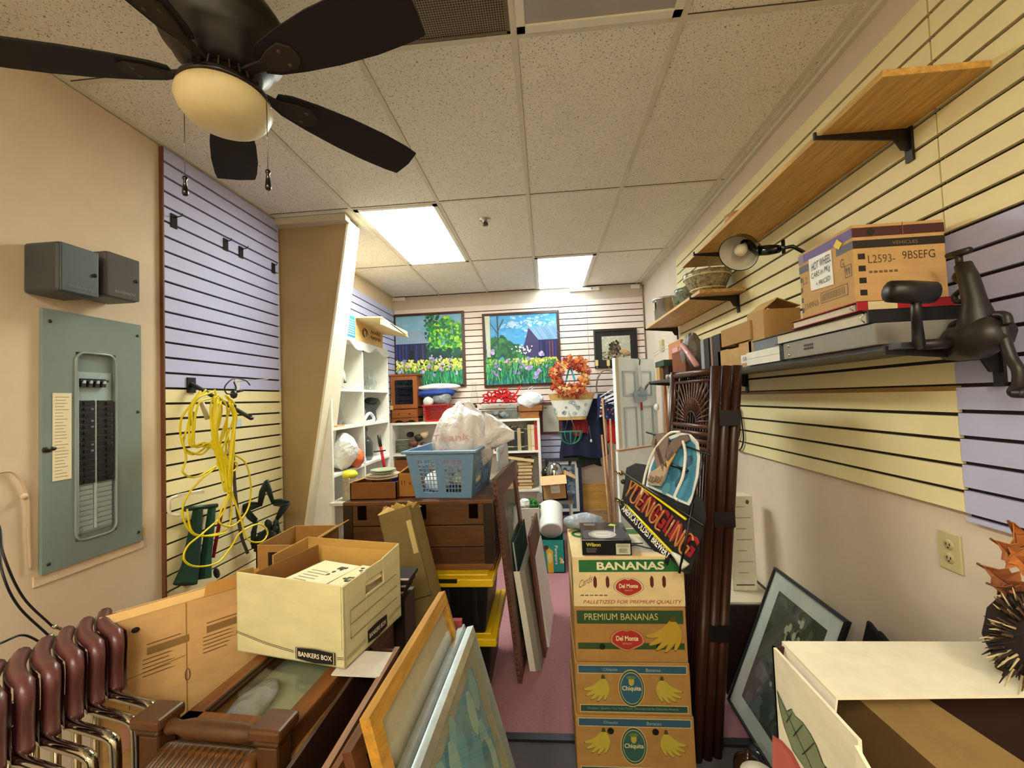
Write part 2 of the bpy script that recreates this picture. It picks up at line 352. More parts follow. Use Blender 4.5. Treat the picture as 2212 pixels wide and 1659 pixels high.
# ================================================================ LEFT WALL THINGS
def wallbox(name,label,y0,y1,z0,z1,x,col,shade):
    t=T(name,label,'electrical box',(XL,(y0+y1)/2,z0),'grey timer boxes')
    b=B(); b.box(XL,x,y0,y1,z0,z1,col); b.build('case','satin',t,bevel=.012)
    b=B(); b.box(x-.004,x+.006,y0+.003,y1-.003,z0+.004,z1-.004,shade); b.build('cover','gloss' if col!='#3d4447' else 'satin',t,bevel=.004)
    b=B(); b.ball(V((x+.008,y1-.02,(z0+z1)/2-.005)),.006,.008,.008,'#111111',8); b.build('latch','gloss',t)
    b=B(); b.text('INTERMATIC',(x+.0065,y0+.03,z0+.022),(0,1,0),(0,0,1),0,0,(y1-y0)*.62,.010,'#7d8688'); b.build('lettering','printed',t)
wallbox('timer_box','dark grey metal timer box on the left wall, left one of two',1.352,1.487,2.075,2.262,-1.735,'#3d4447','#454e52')
wallbox('timer_box','glossy grey timer box on the left wall right of the darker one',1.515,1.652,2.098,2.285,-1.735,'#4c4b4a','#5a5a5a')
# breaker panel
t=T('breaker_panel','grey steel electrical breaker panel with open door recess on the left wall','breaker panel',(XL,1.59,1.04))
GP='#7f8e8c'; ya,yb,za,zb=1.402,1.782,1.043,2.032; ra,rb,rc,rd=1.512,1.668,1.125,1.878
b=B()
for q in ((ya,ra,za,zb),(rb,yb,za,zb),(ra,rb,za,rc),(ra,rb,rd,zb)): b.box(XL,XL+.016,*q,GP)
b.box(XL,XL+.001,ra,rb,rc,rd,GP); b.build('cover','gloss',t)
b=B()
pts=[]
r_=.035
for (cy,cz,a0) in ((rb-r_,rd-r_,0),(ra+r_,rd-r_,90),(ra+r_,rc+r_,180),(rb-r_,rc+r_,270)):
    for k in range(5): a=math.radians(a0+k*22.5); pts.append((XL+.017,cy+r_*math.cos(a),cz+r_*math.sin(a)))
b.tube(pts,.005,'#8e9c9a',6,closed=True); b.box(XL,XL+.021,ra-.004,ra+.008,rc+.03,rd-.09,'#93a3a2'); b.build('recess_rim','gloss',t)
b=B(); b.box(XL,XL+.006,ra+.012,rb-.012,1.15,1.80,'#9fb3b6'); b.box(XL+.006,XL+.014,1.586,1.592,1.16,1.69,'#b5c5c6'); b.build('dead_front','satin',t)
b=B()
for s_ in (0,1):
    y0=1.519 if s_==0 else 1.593; y1=y0+.062
    for k in range(14):
        z=1.672-k*.0243; b.box(XL+.005,XL+.017,y0,y1,z-.0105,z+.0105,'#15161a'); b.box(XL+.017,XL+.022,y0+.02+.012*s_,y0+.040+.012*s_,z-.006,z+.005,'#0c0d10')
        if random.random()<.5: b.box(XL+.017,XL+.018,y0+.048,y0+.058,z-.004,z+.004,'#6c7f90')
b.build('breakers','satin',t)
b=B()
for s_ in (0,1):
    y0=1.519 if s_==0 else 1.593
    for k in range(9): z=1.330-k*.0205; b.box(XL+.004,XL+.011,y0,y0+.062,z-.0085,z+.0085,'#9aa8a6')
b.build('blank_plates','satin',t,bevel=.001)
b=B()
for k in range(4): y=1.528+k*.026; b.box(XL+.006,XL+.022,y,y+.016,1.738,1.772,'#22252a'); b.box(XL+.020,XL+.028,y+.003,y+.012,1.752,1.764,'#b8c4c6')
b.box(XL+.02,XL+.026,1.522,1.63,1.760,1.768,'#101114'); b.build('main_breaker','satin',t)
b=B(); b.box(XL+.016,XL+.018,1.434,1.496,1.378,1.712,'#efe2bd')
for k in range(26): b.box(XL+.018,XL+.0183,1.440,1.440+random.uniform(.02,.05),1.39+k*.0122,1.3925+k*.0122,'#a08f70')
b.build('circuit_directory','printed',t,)
for y,z in ((1.425,1.985),(1.765,1.98),(1.765,1.63),(1.422,1.075),(1.765,1.085)): b=B(); b.ball(V((XL+.017,y,z)),.004,.007,.007,'#20241f',8); b.build('screw','satin',t)
b=B(); b.ball(V((XL+.018,1.415,1.50)),.004,.016,.010,'#1a1210',8,amp=.3); b.ball(V((XL+.018,1.432,1.502)),.004,.012,.007,'#1a1210',8,amp=.4); b.build('latch','satin',t)
b=B(); b.box(XL,XL+.006,1.385,1.80,1.005,1.043,'#e0c8ab'); b.box(XL,XL+.006,1.782,1.80,1.04,1.10,'#e0c8ab')
b.flat((XL+.007,0,0),(0,1,0),(0,0,1),[(1.772,1.03),(1.80,1.06),(1.798,1.10),(1.785,1.075)],'#c9a72c')
one(b,'drywall_patch','rough strip of patched drywall under the breaker panel','drywall patch','paint')
# cables at far left
b=B()
def curve(pts,n=8):  # catmull-rom
    pts=[V(p) for p in pts]; P=[2*pts[0]-pts[1]]+pts+[2*pts[-1]-pts[-2]]; out=[]
    for i in range(1,len(P)-2):
        for k in range(n):
            s=k/n; a,b_,c,d=P[i-1:i+3]
            out.append(.5*((2*b_)+(c-a)*s+(2*a-5*b_+4*c-d)*s*s+(3*b_-a-3*c+d)*s**3))
    out.append(pts[-1]); return out
XC=-1.70
t=T('coaxial_cable','black coaxial cables with a metal splitter hanging at the left wall','cable',A(120,1370,X=XC))
b=B(); e1,e2,e3=A(112,1352,X=XC),A(104,1372,X=XC),A(96,1392,X=XC)
b.tube(curve([A(-60,1080,X=-1.86),A(-5,1130,X=-1.78),A(8,1200,X=XC),A(50,1290,X=XC),e1]),.0035,'#15131a',7); b.build('cable','satin',t)
b=B(); b.tube(curve([A(-60,1100,X=-1.86),A(-10,1150,X=-1.8),A(6,1240,X=XC),A(40,1310,X=XC),e2]),.0035,'#15131a',7); b.build('cable','satin',t)
b=B(); b.tube(curve([A(-80,1420,X=-1.78),A(0,1390,X=XC),A(50,1372,X=XC),e3]),.0035,'#15131a',7); b.build('cable','satin',t)
b=B()
for e in (e1,e2,e3): d=(A(150,1378,X=XC)-A(100,1360,X=XC)).normalized(); b.cyl(e,e+d*.035,.0055,'#c9c2b4',8); b.cyl(e+d*.006,e+d*.014,.0075,'#e0dacb',6)
b.bar(A(122,1395,X=XC),A(155,1358,X=XC),.012,.022,'#b5ad9c'); b.build('splitter','chrome',t)
b=B(); b.tube(curve([A(-10,1022,X=XL+.01),A(30,1022,X=XL+.01),A(58,1070,X=XL+.01),A(62,1160,X=XL+.01),A(66,1230,X=XL+.01)]),.004,'#cdb393',6); b.ball(A(52,1072,X=XL+.012),.01,.012,.012,'#d8c6a6',8)
one(b,'wall_wire','thin painted wire running down the wall left of the breaker panel','wire','paint')
# slatwall hooks
def hook(px,py,label,ln=.10,col='#181512',n=2,white=False):
    p=A(px,py,X=XL+.02); t=T('wall_hook',label,'hook',p,'slat wall hooks')
    b=B(); b.box(XL+.019,XL+.024,p.y-.018,p.y+.018,p.z-.06,p.z+.012,'#d9d4da' if white else '#0a0807'); b.build('plate','matte',t,bevel=.001)
    b=B(); b.tube([p+V((0,0,-.005)),p+V((ln*.9,0,.0)),p+V((ln,0,.012))],.003,col,6); b.build('prong','satin',t)
hook(375,468,'short hook in the lilac slats, nearest the breaker panel',.05)
hook(487,520,'black hook in the lilac slats, left of a close pair',.04)
hook(520,537,'black hook in the lilac slats, right of a close pair',.05)
hook(590,572,'black hook in the lilac slats beside the tan wall corner',.03)
hook(512,822,'clear plastic hook above the yellow cord end',.22,'#dcd8d8',white=True)
# white vertical pull/handle
b=B(); a=[A(435,1060,X=-1.80),A(372,1075,X=-1.82),A(365,1092,X=-1.82),A(368,1110,X=-1.82),A(388,1113,X=-1.80)]
b.tube(curve(a,5),.008,'#e8e0cc',8); b.bar(A(385,1070,X=-1.80),A(440,1062,X=-1.76),.012,.014,'#e8e0cc')
one(b,'plastic_bracket','white plastic bracket on the cream slats under the yellow cord','bracket','satin')
# hook arm + yellow cord
t=T('hanger_arm','black slanted hanger arm holding the yellow cord on the slat wall','hook',A(412,832,X=XL+.02))
p=A(412,828,X=XL+.02); q=A(545,905,X=-1.52)
b=B(); b.box(XL+.019,XL+.027,p.y-.025,p.y+.025,p.z-.05,p.z+.03,'#0e0c0c'); b.build('plate','satin',t)
b=B(); b.bar(p,q,.022,.016,'#0e0c0c'); 
for s in (.72,.97): r=p.lerp(q,s); b.bar(r,r+V((0,0,.022)),.012,.012,'#0e0c0c')
b.build('arm','satin',t,bevel=.003)
random.seed(5)
t=T('extension_cord','long yellow extension cord hanging in loops from a black hanger arm','extension cord',A(470,1220,X=-1.72))
def loop(seq,X0=-1.70,r=.0046,jj=0):
    pts=[A(x+random.uniform(-jj,jj),y+random.uniform(-jj,jj),X=X0+d+random.uniform(-jj,jj)*.001) for x,y,d in seq]; b=B(); b.tube(curve(pts,7),r,'#e8d312',7,closed=False); b.build('cord_loop','satin',t)
O=lambda x,y,d=0:(x,y,d)
for i in range(5):
    j=i*7; w=i*5; d=i*.016
    loop([O(432+j*1.2,842+i*3,d),O(408+w,870,d),O(396+w,910+j,d-.02),O(393+j,955+i*4,d-.03),O(415+j*1.5,985-i*8,d-.02),O(448+j,968,d),O(470+w,930,d),O(478+w*1.4,880,d+.02),O(462+j,846+i*3,d+.03)],jj=6)
for i in range(6):
    j=i*7; d=.05+i*.015
    loop([O(462+i*4,850+i*3,d),O(455+j*.6,880,d),O(462+i*2,940,d),O(474+i*3,1000,d),O(484+i*3,1060,d),O(492+i,1020,d+.01),O(505-i,960,d+.01),O(508+i,905,d+.01),O(492+i*2,866+i*2,d+.01)],jj=6)
loop([O(470,850),O(458,900),O(466,980),O(498,1050),O(480,1110),O(440,1150,.02),O(405,1180,.02),O(398,1210,.02),O(425,1224,.02),O(470,1215,.02),O(500,1180,.02),O(520,1150,.03),O(560,1132,.04),O(578,1150,.04),O(565,1170,.04),O(535,1165,.04),O(520,1120,.03),O(500,1060,.02),O(488,1000,.02),O(492,900,.02)])
loop([O(392,940),O(402,990),O(395,1020),O(425,1030),O(480,1000),O(510,998,.02),O(508,1015,.02),O(485,1020,.02),O(468,1000,.02)])
loop([O(498,978,.02),O(530,1000,.02),O(542,1050,.02),O(535,1100,.02),O(505,1135,.02),O(475,1130,.02),O(478,1100,.02),O(500,1040,.02),O(492,930,.03)])
loop([O(466,1010,.01),O(430,1040,.01),O(400,1080,.01),O(396,1120,.01),O(420,1155,.01),O(460,1155,.01),O(492,1140,.01),O(500,1100,.01),O(498,1050,.01)])
loop([O(404,1100,.01),O(416,1150,.02),O(455,1158,.02),O(490,1150,.03)])
b=B(); b.cyl(A(436,870,X=-1.70),A(448,905,X=-1.70),.011,'#cfc7b0',10); b.cyl(A(418,890,X=-1.74),A(414,920,X=-1.74),.012,'#8d8068',10)
b.build('plug','satin',t)
# small black cord w/ plug on clear hook
t=T('power_cable','black power cord with plug hanging on the clear hook beside the yellow cord','power cord',A(505,860,X=-1.7))
b=B(); b.tube(curve([A(540,832,X=-1.7),A(530,822,X=-1.7),A(505,818,X=-1.7),A(486,835,X=-1.7),A(490,850,X=-1.7),A(505,848,X=-1.7),A(510,838,X=-1.7),A(505,825,X=-1.7)]),.0035,'#141214',7); b.build('cable','satin',t)
b=B(); b.ball(A(505,852,X=-1.7),.018,.02,.024,'#1a1719',8); b.cyl(A(512,846,X=-1.7),A(525,843,X=-1.7),.007,'#1a1719',8); b.build('plug','satin',t)
b=B(); b.box(-1.78,-1.776,*sorted((A(508,905,X=-1.78).y,A(520,905,X=-1.78).y)),A(512,922,X=-1.78).z,A(512,905,X=-1.78).z,'#c8d2d8'); q=A(514,905,X=-1.778); b.tube([q,(XL+.018,q.y,q.z+.01)],.001,'#c8d2d8',4); one(b,'price_tag','small clear plastic tag hanging under the black arm','tag','satin')
# long dark strip (belt)
b=B(); b.tube(curve([A(503,960,X=-1.84),A(508,1060,X=-1.84),A(520,1150,X=-1.83),A(535,1195,X=-1.82)]),.009,'#4a3e34',7); one(b,'hanging_strap','dark strap hanging down the slats behind the yellow cord','strap','cloth')
# green hanging christmas stuff
t=T('folded_umbrella','folded dark green fabric bundle hanging under the yellow cord','umbrella',A(430,1260,X=-1.8))
b=B(); b.tube([A(428,1100,X=-1.83),A(420,1160,X=-1.82),A(412,1220,X=-1.81),A(400,1262,X=-1.8)],[.022,.03,.038,.05],'#0d3322',8,sm=False); b.build('fabric','cloth',t)
b=B(); b.tube([A(458,1095,X=-1.83),A(452,1150,X=-1.82),A(445,1200,X=-1.81),A(440,1250,X=-1.8)],[.018,.022,.025,.034],'#11402b',8,sm=False); b.build('fabric','cloth',t)
b=B(); b.tube([A(400,1100,X=-1.83),A(468,1092,X=-1.82)],.012,'#0f2e20',8); b.build('handle','satin',t)
b=B(); b.bar(A(480,1098,X=-1.84),A(460,1205,X=-1.83),.004,.02,'#8f1820',up=(1,0,0)); one(b,'red_strap','narrow red strap hanging beside the green bundle','strap','cloth')
b=B(); b.bar(A(462,1120,X=-1.845),A(455,1200,X=-1.845),.003,.016,'#dcd8c8',up=(1,0,0)); one(b,'white_strap','narrow white strip hanging behind the green bundle','strap','cloth')
b=B(); b.ball(A(468,1238,X=-1.8),.006,.02,.035,'#101a16',8,M=Matrix.Rotation(.5,3,'X')); one(b,'leaf_ornament','small black leaf shaped ornament near the end of the green bundle','ornament','satin')
# wreath star
t=T('star_decoration','dark green twig star decoration leaning in the corner by the tan wall','star decoration',A(580,1180,X=-1.8))
cs=A(576,1115,Y=2.47); S=[]
for k in range(10):
    a=math.radians(90+36*k); r=.19 if k%2==0 else .085
    S.append(cs+V((math.cos(a)*r*.62,math.cos(a)*r*.3,math.sin(a)*r*1.1)))
random.seed(2)
for k in range(5):
    b=B()
    for o_ in (0,.014,-.014,.024):
        for (i,j) in ((2*k,(2*k+1)%10),((2*k+1)%10,(2*k+2)%10)):
            d=V((random.uniform(-.012,.012),0,o_)); b.tube([S[i]+d*.3,S[i].lerp(S[j],.5)+d+V((0,-.008,0)),S[j]+d*.6],.008,'#14241a',6)
    b.build('point','foliage',t)
b=B()
for k in range(26): q=cs+V((random.uniform(-.08,.08),random.uniform(-.03,.02),random.uniform(-.2,-.03))); b.ball(q,.018,.012,.026,'#1c2b1e',6,amp=.3)
b.build('ornaments','foliage',t)
# ================================================================ BACK OF THE ROOM
def rect(px0,px1,py0,py1,Y):
    a=A((px0+px1)/2,py0,Y=Y).z; c=A((px0+px1)/2,py1,Y=Y).z
    return A(px0,(py0+py1)/2,Y=Y).x,A(px1,(py0+py1)/2,Y=Y).x,c,a
def frame_ring(b,O,U,W,w,h,fw,d,col,col2=None):
    "mitred frame of width fw and depth d around the w x h field, plane O,U,W"
    O,U,W=V(O),V(U),V(W); n=U.cross(W).normalized()*d
    o=[(0,0),(w,0),(w,h),(0,h)]; i=[(fw,fw),(w-fw,fw),(w-fw,h-fw),(fw,h-fw)]
    for k in range(4):
        a,c,e,f=o[k],o[(k+1)%4],i[(k+1)%4],i[k]; P=[O+U*x+W*y for x,y in (a,c,e,f)]
        b.hexa(P+[P[0]+n*.8,P[1]+n*.8,P[2]+n,P[3]+n],col if k%2==0 else (col2 or col))
def picture(t,O,U,W,w,h,fw,d,fcol,art,mat_='wood_x',artmat='printed',glass=None,back=.01,matw=0,matcol='#cfc7b0'):
    O,U,W=V(O),V(U).normalized(),V(W).normalized(); n=U.cross(W)
    b=B(); frame_ring(b,O,U,W,w,h,fw,d,fcol); b.build('frame',mat_,t)
    b=B(); q=[O+U*x+W*y+n*.002 for x,y in ((fw*.6,fw*.6),(w-fw*.6,fw*.6),(w-fw*.6,h-fw*.6),(fw*.6,h-fw*.6))]
    b.slab(q,back*.5,matcol if matw else '#8a8070'); b.build('mat_board' if matw else 'backing','matte',t)
    b=B(); x0=fw+matw; art(b,O+U*x0+W*x0+n*(.002+back*.5+.001),U*(w-2*x0),W*(h-2*x0)); b.build('picture',artmat,t)
    if glass: b=B(); b.poly([O+U*x+W*y+n*(d*.7) for x,y in ((fw,fw),(w-fw,fw),(w-fw,h-fw),(fw,h-fw))],'#ffffff'); b.build('glass_pane',glass,t)
def garden(seed,left):
    def art(b,O,U,W):
        rnd=random.Random(seed); L=[0]
        def pl(pts,c,lift=None): L[0]+=.00003; b.flat(O,U,W,pts,c,lift=L[0])
        def blob(x,y,r,c,n=7,sq=1.0): pl([(min(1,max(0,x+r*math.cos(2*pi*k/n)*rnd.uniform(.7,1.2))),min(1,max(0,y+sq*r*math.sin(2*pi*k/n)*rnd.uniform(.7,1.2)))) for k in range(n)],c)
        pl([(0,0),(1,0),(1,1),(0,1)],'#7fb2cf' if left else '#4fa6dc')
        for k in range(60): blob(rnd.random(),rnd.uniform(.6,1),rnd.uniform(.02,.06),rnd.choice(['#86b4cc','#7aaccc','#93bccc'] if left else ['#3e9ade','#62b3e4','#8ec8ea','#4aa0d8']),8,.5)
        if left:
            for k in range(90): blob(rnd.uniform(.45,.66),rnd.uniform(.45,1),.025,rnd.choice(['#1d5a34','#2b7a3c','#124a2e']),6)
            for k in range(520):
                x=rnd.uniform(.52,1); y=rnd.uniform(.42,.97-(abs(x-.78)*.55)); blob(x,y,rnd.uniform(.010,.030),rnd.choice(['#1f8a3a','#3fb53c','#8bd43a','#0f6a3a','#b9dc3c','#2a9a48','#157048']),6)
            for k in range(50): blob(rnd.uniform(.45,1),rnd.uniform(.3,.5),rnd.uniform(.03,.06),rnd.choice(['#0c4a3c','#10584a','#0a3a34']),6)
            pl([(.0,.60),(.5,.60),(.38,.79),(.0,.80)],'#8fa6bd'); 
            for k in range(14): x=k*.034; pl([(x,.605),(x+.008,.605),(x+.004,.79),(x,.79)],'#7890a8')
            pl([(0,.3),(.46,.3),(.46,.6),(0,.6)],'#1c2452')
            for k in range(9): x=k*.05; pl([(x,.3),(x+.02,.3),(x+.02,.58),(x,.58)],rnd.choice(['#2c3a78','#141a3c','#4a3a5a']))
            pl([(.2,.3),(.28,.3),(.28,.5),(.2,.5)],'#0c0e22')
        else:
            for k in range(70): blob(rnd.gauss(.72,.12),rnd.gauss(.87,.05),rnd.uniform(.012,.032),rnd.choice(['#a9cfe6','#7fb6dc','#c9dff0','#5f9fd0']),8,.6)
            for k in range(40): blob(rnd.gauss(.4,.05),rnd.gauss(.86,.02),.02,'#b4d6ea',7,.6)
            for k in range(190):
                x=rnd.uniform(.02,.56); y=rnd.uniform(.38,.60+.08*math.sin(x*9)); blob(x,y,rnd.uniform(.02,.05),rnd.choice(['#1d6a3a','#0f5a3c','#2f8a46','#0b4a38']),6)
            pl([(.02,.4),(.07,.4),(.075,1),(.0,1)],'#c9cdb8'); pl([(.17,.5),(.185,.5),(.185,1),(.17,1)],'#3a3a3c'); pl([(.175,.75),(.08,.9),(.075,.89),(.17,.73)],'#44403a'); pl([(.18,.8),(.26,.95),(.265,.94),(.185,.78)],'#44403a')
            pl([(.50,.42),(.74,.34),(.74,.64),(.61,.80)],'#3a3464'); pl([(.61,.80),(1,.83),(1,.62),(.74,.62)],'#7ea6cc')
            for k in range(12): x=.64+k*.03; pl([(x+.10,.625),(x+.105,.625),(x,.80),(x-.006,.80)],rnd.choice(['#5f88b4','#a6c2dc','#3e6a9a']))
            pl([(.74,.32),(1,.32),(1,.62),(.74,.62)],'#1c1c4e'); 
            for k in range(6): x=.76+k*.04; pl([(x,.32),(x+.02,.32),(x+.02,.6),(x,.6)],rnd.choice(['#2c4ab0','#6a3a58','#141438','#2a2a80']))
            for k in range(34): blob(rnd.gauss(.54,.07),rnd.gauss(.49,.035),.011,'#f4f4f0',7)
        for k in range(420): x=rnd.random(); y=rnd.uniform(.20,.36); blob(x,y,rnd.uniform(.010,.024),rnd.choice(['#e8e04a','#f2ec78','#c9d03e','#f6f2a0'] if (x>.3 or left) and rnd.random()<.8 else ['#9fc83c','#5fae4c']),5)
        for k in range(520):
            x=rnd.random(); y=rnd.uniform(-.02,.14 if left else .24); h=rnd.uniform(.08,.17); s=rnd.uniform(-.04,.04); y=max(0,y)
            pl([(x,y),(min(1,x+.012),y),(min(1,max(0,x+s+.004)),y+h)],rnd.choice(['#0f8a4a','#1fae5c','#0a6a44','#3cc07a','#0d5a4a','#66c98a','#148a6a']))
        for k in range(24 if left else 16):
            x=rnd.uniform(.04,.96); y=rnd.uniform(.14,.40); pl([(x,max(0,y-.16)),(x+.006,max(0,y-.16)),(x+.005,y),(x,y)],'#3a5a3a')
            c=rnd.choice(['#b79fd6','#9f8fc8','#c8b4e0','#8f86b8'])
            for q in range(4): blob(x+rnd.uniform(-.016,.016),y+rnd.uniform(-.02,.025),.016,c,6)
        if not left:
            for (x,y) in ((.70,.1),(.71,.16),(.78,.42),(.10,.47),(.62,.22)):
                for q in range(6): blob(x+rnd.uniform(-.025,.025),y+rnd.uniform(-.025,.025),.026,rnd.choice(['#b9a8e0','#a08fd0','#cfc2ec']),7)
    return art
for (x0,x1,z0,z1,lf,lab) in ((-1.872,-.968,1.800,2.745,True,'left garden painting with grey roofed barn and big green tree'),(-.742,.207,1.775,2.690,False,'right garden painting with blue sky, barn at right and white blossoms')):
    t=T('framed_painting',lab,'painting',((x0+x1)/2,YB-.02,z0),'garden paintings on the back wall')
    picture(t,(x0,YB-.02,z0),(1,0,0),(0,0,1),x1-x0,z1-z0,.032,.03,'#4a2c1c',garden(11 if lf else 23,lf),back=.03)
# small black print
x0,x1,z0,z1=rect(1283,1377,712,795,5.09)
t=T('framed_print','small black framed print of riders and cattle on the back wall','picture',((x0+x1)/2,5.08,z0))
def riders(b,O,U,W):
    rnd=random.Random(4); b.flat(O,U,W,[(0,0),(1,0),(1,1),(0,1)],'#141213'); 
    b.flat(O,U,W,[(.16,.2),(.86,.2),(.86,.86),(.16,.86)],'#b9b8a4',lift=.0004)
    for k in range(40): b.disc(O,U,W,rnd.uniform(.18,.84),rnd.uniform(.6,.84),.04,.02,rnd.choice(['#c8c6b4','#a8a898','#d0cdb8']),8,lift=.0005+k*.00001)
    for k in range(60): b.disc(O,U,W,rnd.uniform(.18,.84),rnd.uniform(.22,.42),.035,.02,rnd.choice(['#5a4c3a','#7c6a50','#3c342a','#8f8060']),7,lift=.001+k*.00001)
    for k in range(50): b.disc(O,U,W,rnd.gauss(.46,.09),rnd.gauss(.50,.09),.03,.045,rnd.choice(['#2c241e','#4e3a2a','#6a5038','#1a1614']),7,lift=.0017+k*.00001)
    b.disc(O,U,W,.68,.42,.10,.055,'#c8a06a',12,lift=.0024); b.disc(O,U,W,.80,.38,.04,.05,'#b08a58',10,lift=.0025)
    for k in (.62,.66,.72,.76): b.flat(O,U,W,[(k,.24),(k+.015,.24),(k+.012,.4),(k,.4)],'#b09468',lift=.0024)
picture(t,(x0,5.085,z0),(1,0,0),(0,0,1),x1-x0,z1-z0,.018,.02,'#2a2119',riders,glass=None)
for i,(px,l) in enumerate(((1289,'left cream tag hanging at the bottom edge of the small black print'),(1314,'right cream tag hanging at the bottom edge of the small black print'))):
    a=A(px,784,Y=5.05); b=B(); b.box(a.x-.018,a.x+.018,5.05,5.053,a.z-.035,a.z+.035,'#e2c484'); b.tube([a+V((0,0,-.035)),a+V((.01,.002,-.08))],.002,'#d8c8a0',5)
    one(b,'price_tag',l,'tag','matte')
# light switch/thermostat on right wall at back
a=A(1430,745,X=XR+.01); b=B(); b.box(XR-.004,XR+.02,a.y-.05,a.y+.05,a.z-.06,a.z+.05,'#cdbb8c'); one(b,'thermostat','small beige thermostat on the right wall near the far corner','thermostat','satin')
for px,w_,l in ((862,.16,'left'),(1262,.36,'middle'),(1372,.10,'right')):
    a=A(px,{862:647,1262:625,1372:619}[px],Y=5.09); b=B(); b.box(a.x-w_/2,a.x+w_/2,5.07,YB,a.z-.02,a.z+.02,'#efeae0'); 
    if l=='middle': b.ball(V((a.x+w_*.25,5.068,a.z)),.01,.006,.01,'#8a8478',8)
    one(b,'ceiling_bracket',{'left':'short white strip under the ceiling at the left back corner','middle':'long white strip fixed under the small lit panel','right':'short white block under the ceiling in the right back corner'}[l],'bracket','satin')
# ---------------------------------------------------------------- bookcase
W_='#efeee6'; bx0,bx1,bf,bb=-1.858,-.078,4.82,5.085
t=T('bookcase','long low white bookcase along the back wall under the paintings','bookcase',((bx0+bx1)/2,5,0))
b=B(); b.box(bx0,bx1,bf,bb,1.365,1.392,W_); b.build('top_board','satin',t,bevel=.002)
for x in (bx0,-1.0,bx1-.03): b=B(); b.box(x,x+.03,bf+.003,bb,0,1.365,W_); b.build('side_panel','satin',t)
for z in (1.02,.575,.08): b=B(); b.box(bx0+.03,bx1-.03,bf+.003,bb,z-.022,z,W_); b.build('shelf','satin',t)
b=B(); b.box(bx0,bx1,bb-.004,bb,0,1.36,'#d8d6cc'); b.build('back_panel','satin',t)
# books in a row
random.seed(9)
cols=['#8f2a28','#c9b98a','#16181c','#1b1d20','#20241f','#2a2420','#23262c','#b5a27a','#1a1c22','#3a342c','#c8b88c','#d8cdb0','#c22a2c']
x=-.62; i=0
names=['dark red','tan','black with silver lettering','black','dark green','brown','black with grey band','narrow tan','thin black','olive brown','cream','white','bright red']
pos={0:'at the left end of the book row','n':'among the upright books'}
while x<bx1-.045 and i<len(cols):
    w_=random.uniform(.032,.045); h=random.uniform(.25,.31)
    if i==len(cols)-1: h=.335;w_=.05
    t2=T('book',f'{names[i]} upright book, number {i+1} from the left in the bookcase','book',(x+w_/2,4.9,1.02),'upright books in the bookcase')
    b=B(); b.box(x,x+w_,4.86,5.04,1.021,1.021+h,cols[i]); 
    for q in (.15,.8): b.box(x-.0004,x+w_+.0004,4.858,4.8605,1.02+h*q,1.02+h*q+.012,'#c9b070' if i%3 else '#7c7c7c')
    b.build('cover','printed',t2,bevel=.002); b=B(); b.box(x+.004,x+w_-.004,4.862,5.036,1.021+h,1.0225+h,'#e6dcc0'); b.build('pages','matte',t2); x+=w_+.002; i+=1
# stacks lying on the lower shelf
stk=[(-.50,6,.19),(-.27,9,.17)]
for si,(x,n,w_) in enumerate(stk):
    z=.576
    for k in range(n):
        h=random.uniform(.028,.045); ox=random.uniform(-.012,.012)
        side='left' if si==0 else 'right'
        t2=T('book',f'worn book lying in the {side} stack on the lower shelf, {["bottom","second from bottom","third from bottom","fourth from bottom","fifth from bottom","sixth from bottom","seventh from bottom","eighth from bottom","ninth from bottom"][k]}','book',(x+ox,4.9,z),'lying books in the bookcase')
        c=random.choice(['#7a4a34','#a5713c','#6a3a30','#8a6a44','#9a5a3a','#b28a54'])
        b=B(); b.box(x+ox-w_/2,x+ox+w_/2,4.85,5.0,z,z+.004,c); b.box(x+ox-w_/2,x+ox+w_/2,4.85,5.0,z+h-.004,z+h,c); b.box(x+ox-w_/2,x+ox-w_/2+.004,4.85,5.0,z,z+h,c); b.build('cover','printed',t2)
        b=B(); b.box(x+ox-w_/2+.004,x+ox+w_/2-.004,4.855,4.995,z+.004,z+h-.004,'#dcc79a'); b.build('pages','matte',t2); z+=h+.001
b=B(RZ((-.36,4.9,.93),0)); b.M=b.M@Matrix.Rotation(.16,4,'Y'); b.box(-.22,.20,-.07,.07,-.014,.014,'#d8c690'); one(b,'flat_book','thin cream book lying slanted across the right stack','book','printed')
b=B(); b.box(-.52,-.14,4.87,5.03,.965,.995,'#4a1e1c'); one(b,'album','dark red album lying above the slanted book under the shelf','book','leather',origin=(-.33,4.95,.965))
b=B(); b.ball(V((-.30,4.86,.13)),.05,.05,.05,'#3a2c24',10); b.box(-.45,-.2,4.84,5.0,.081,.10,'#8a7a58'); one(b,'storage_tin','dark tin on the lowest bookcase shelf','tin','satin')
# plates
t=T('folded_cloth','folded cream cloth under the plate stack','cloth',(-1.62,4.93,1.02)); b=B(); b.box(-1.825,-1.64,4.85,5.03,1.021,1.030,'#cfc8b0'); b.build('cloth','cloth',t)
for k in range(9):
    z=1.031+k*.018; b=B(); b.lathe((-1.735,4.93,z),[(.0,0),(.045,0),(.082,.010),(.087,.013),(.082,.014),(.05,.005),(0,.005)],['#c9cdb8','#b5c2a4','#d6d6c4'][k%3],24)
    one(b,'plate',f'pale green rimmed plate, {["lowest","second","third","fourth","fifth","sixth","seventh","eighth","topmost"][k]} in the stack of plates on the bookcase shelf','plate','gloss','stacked plates in the bookcase')
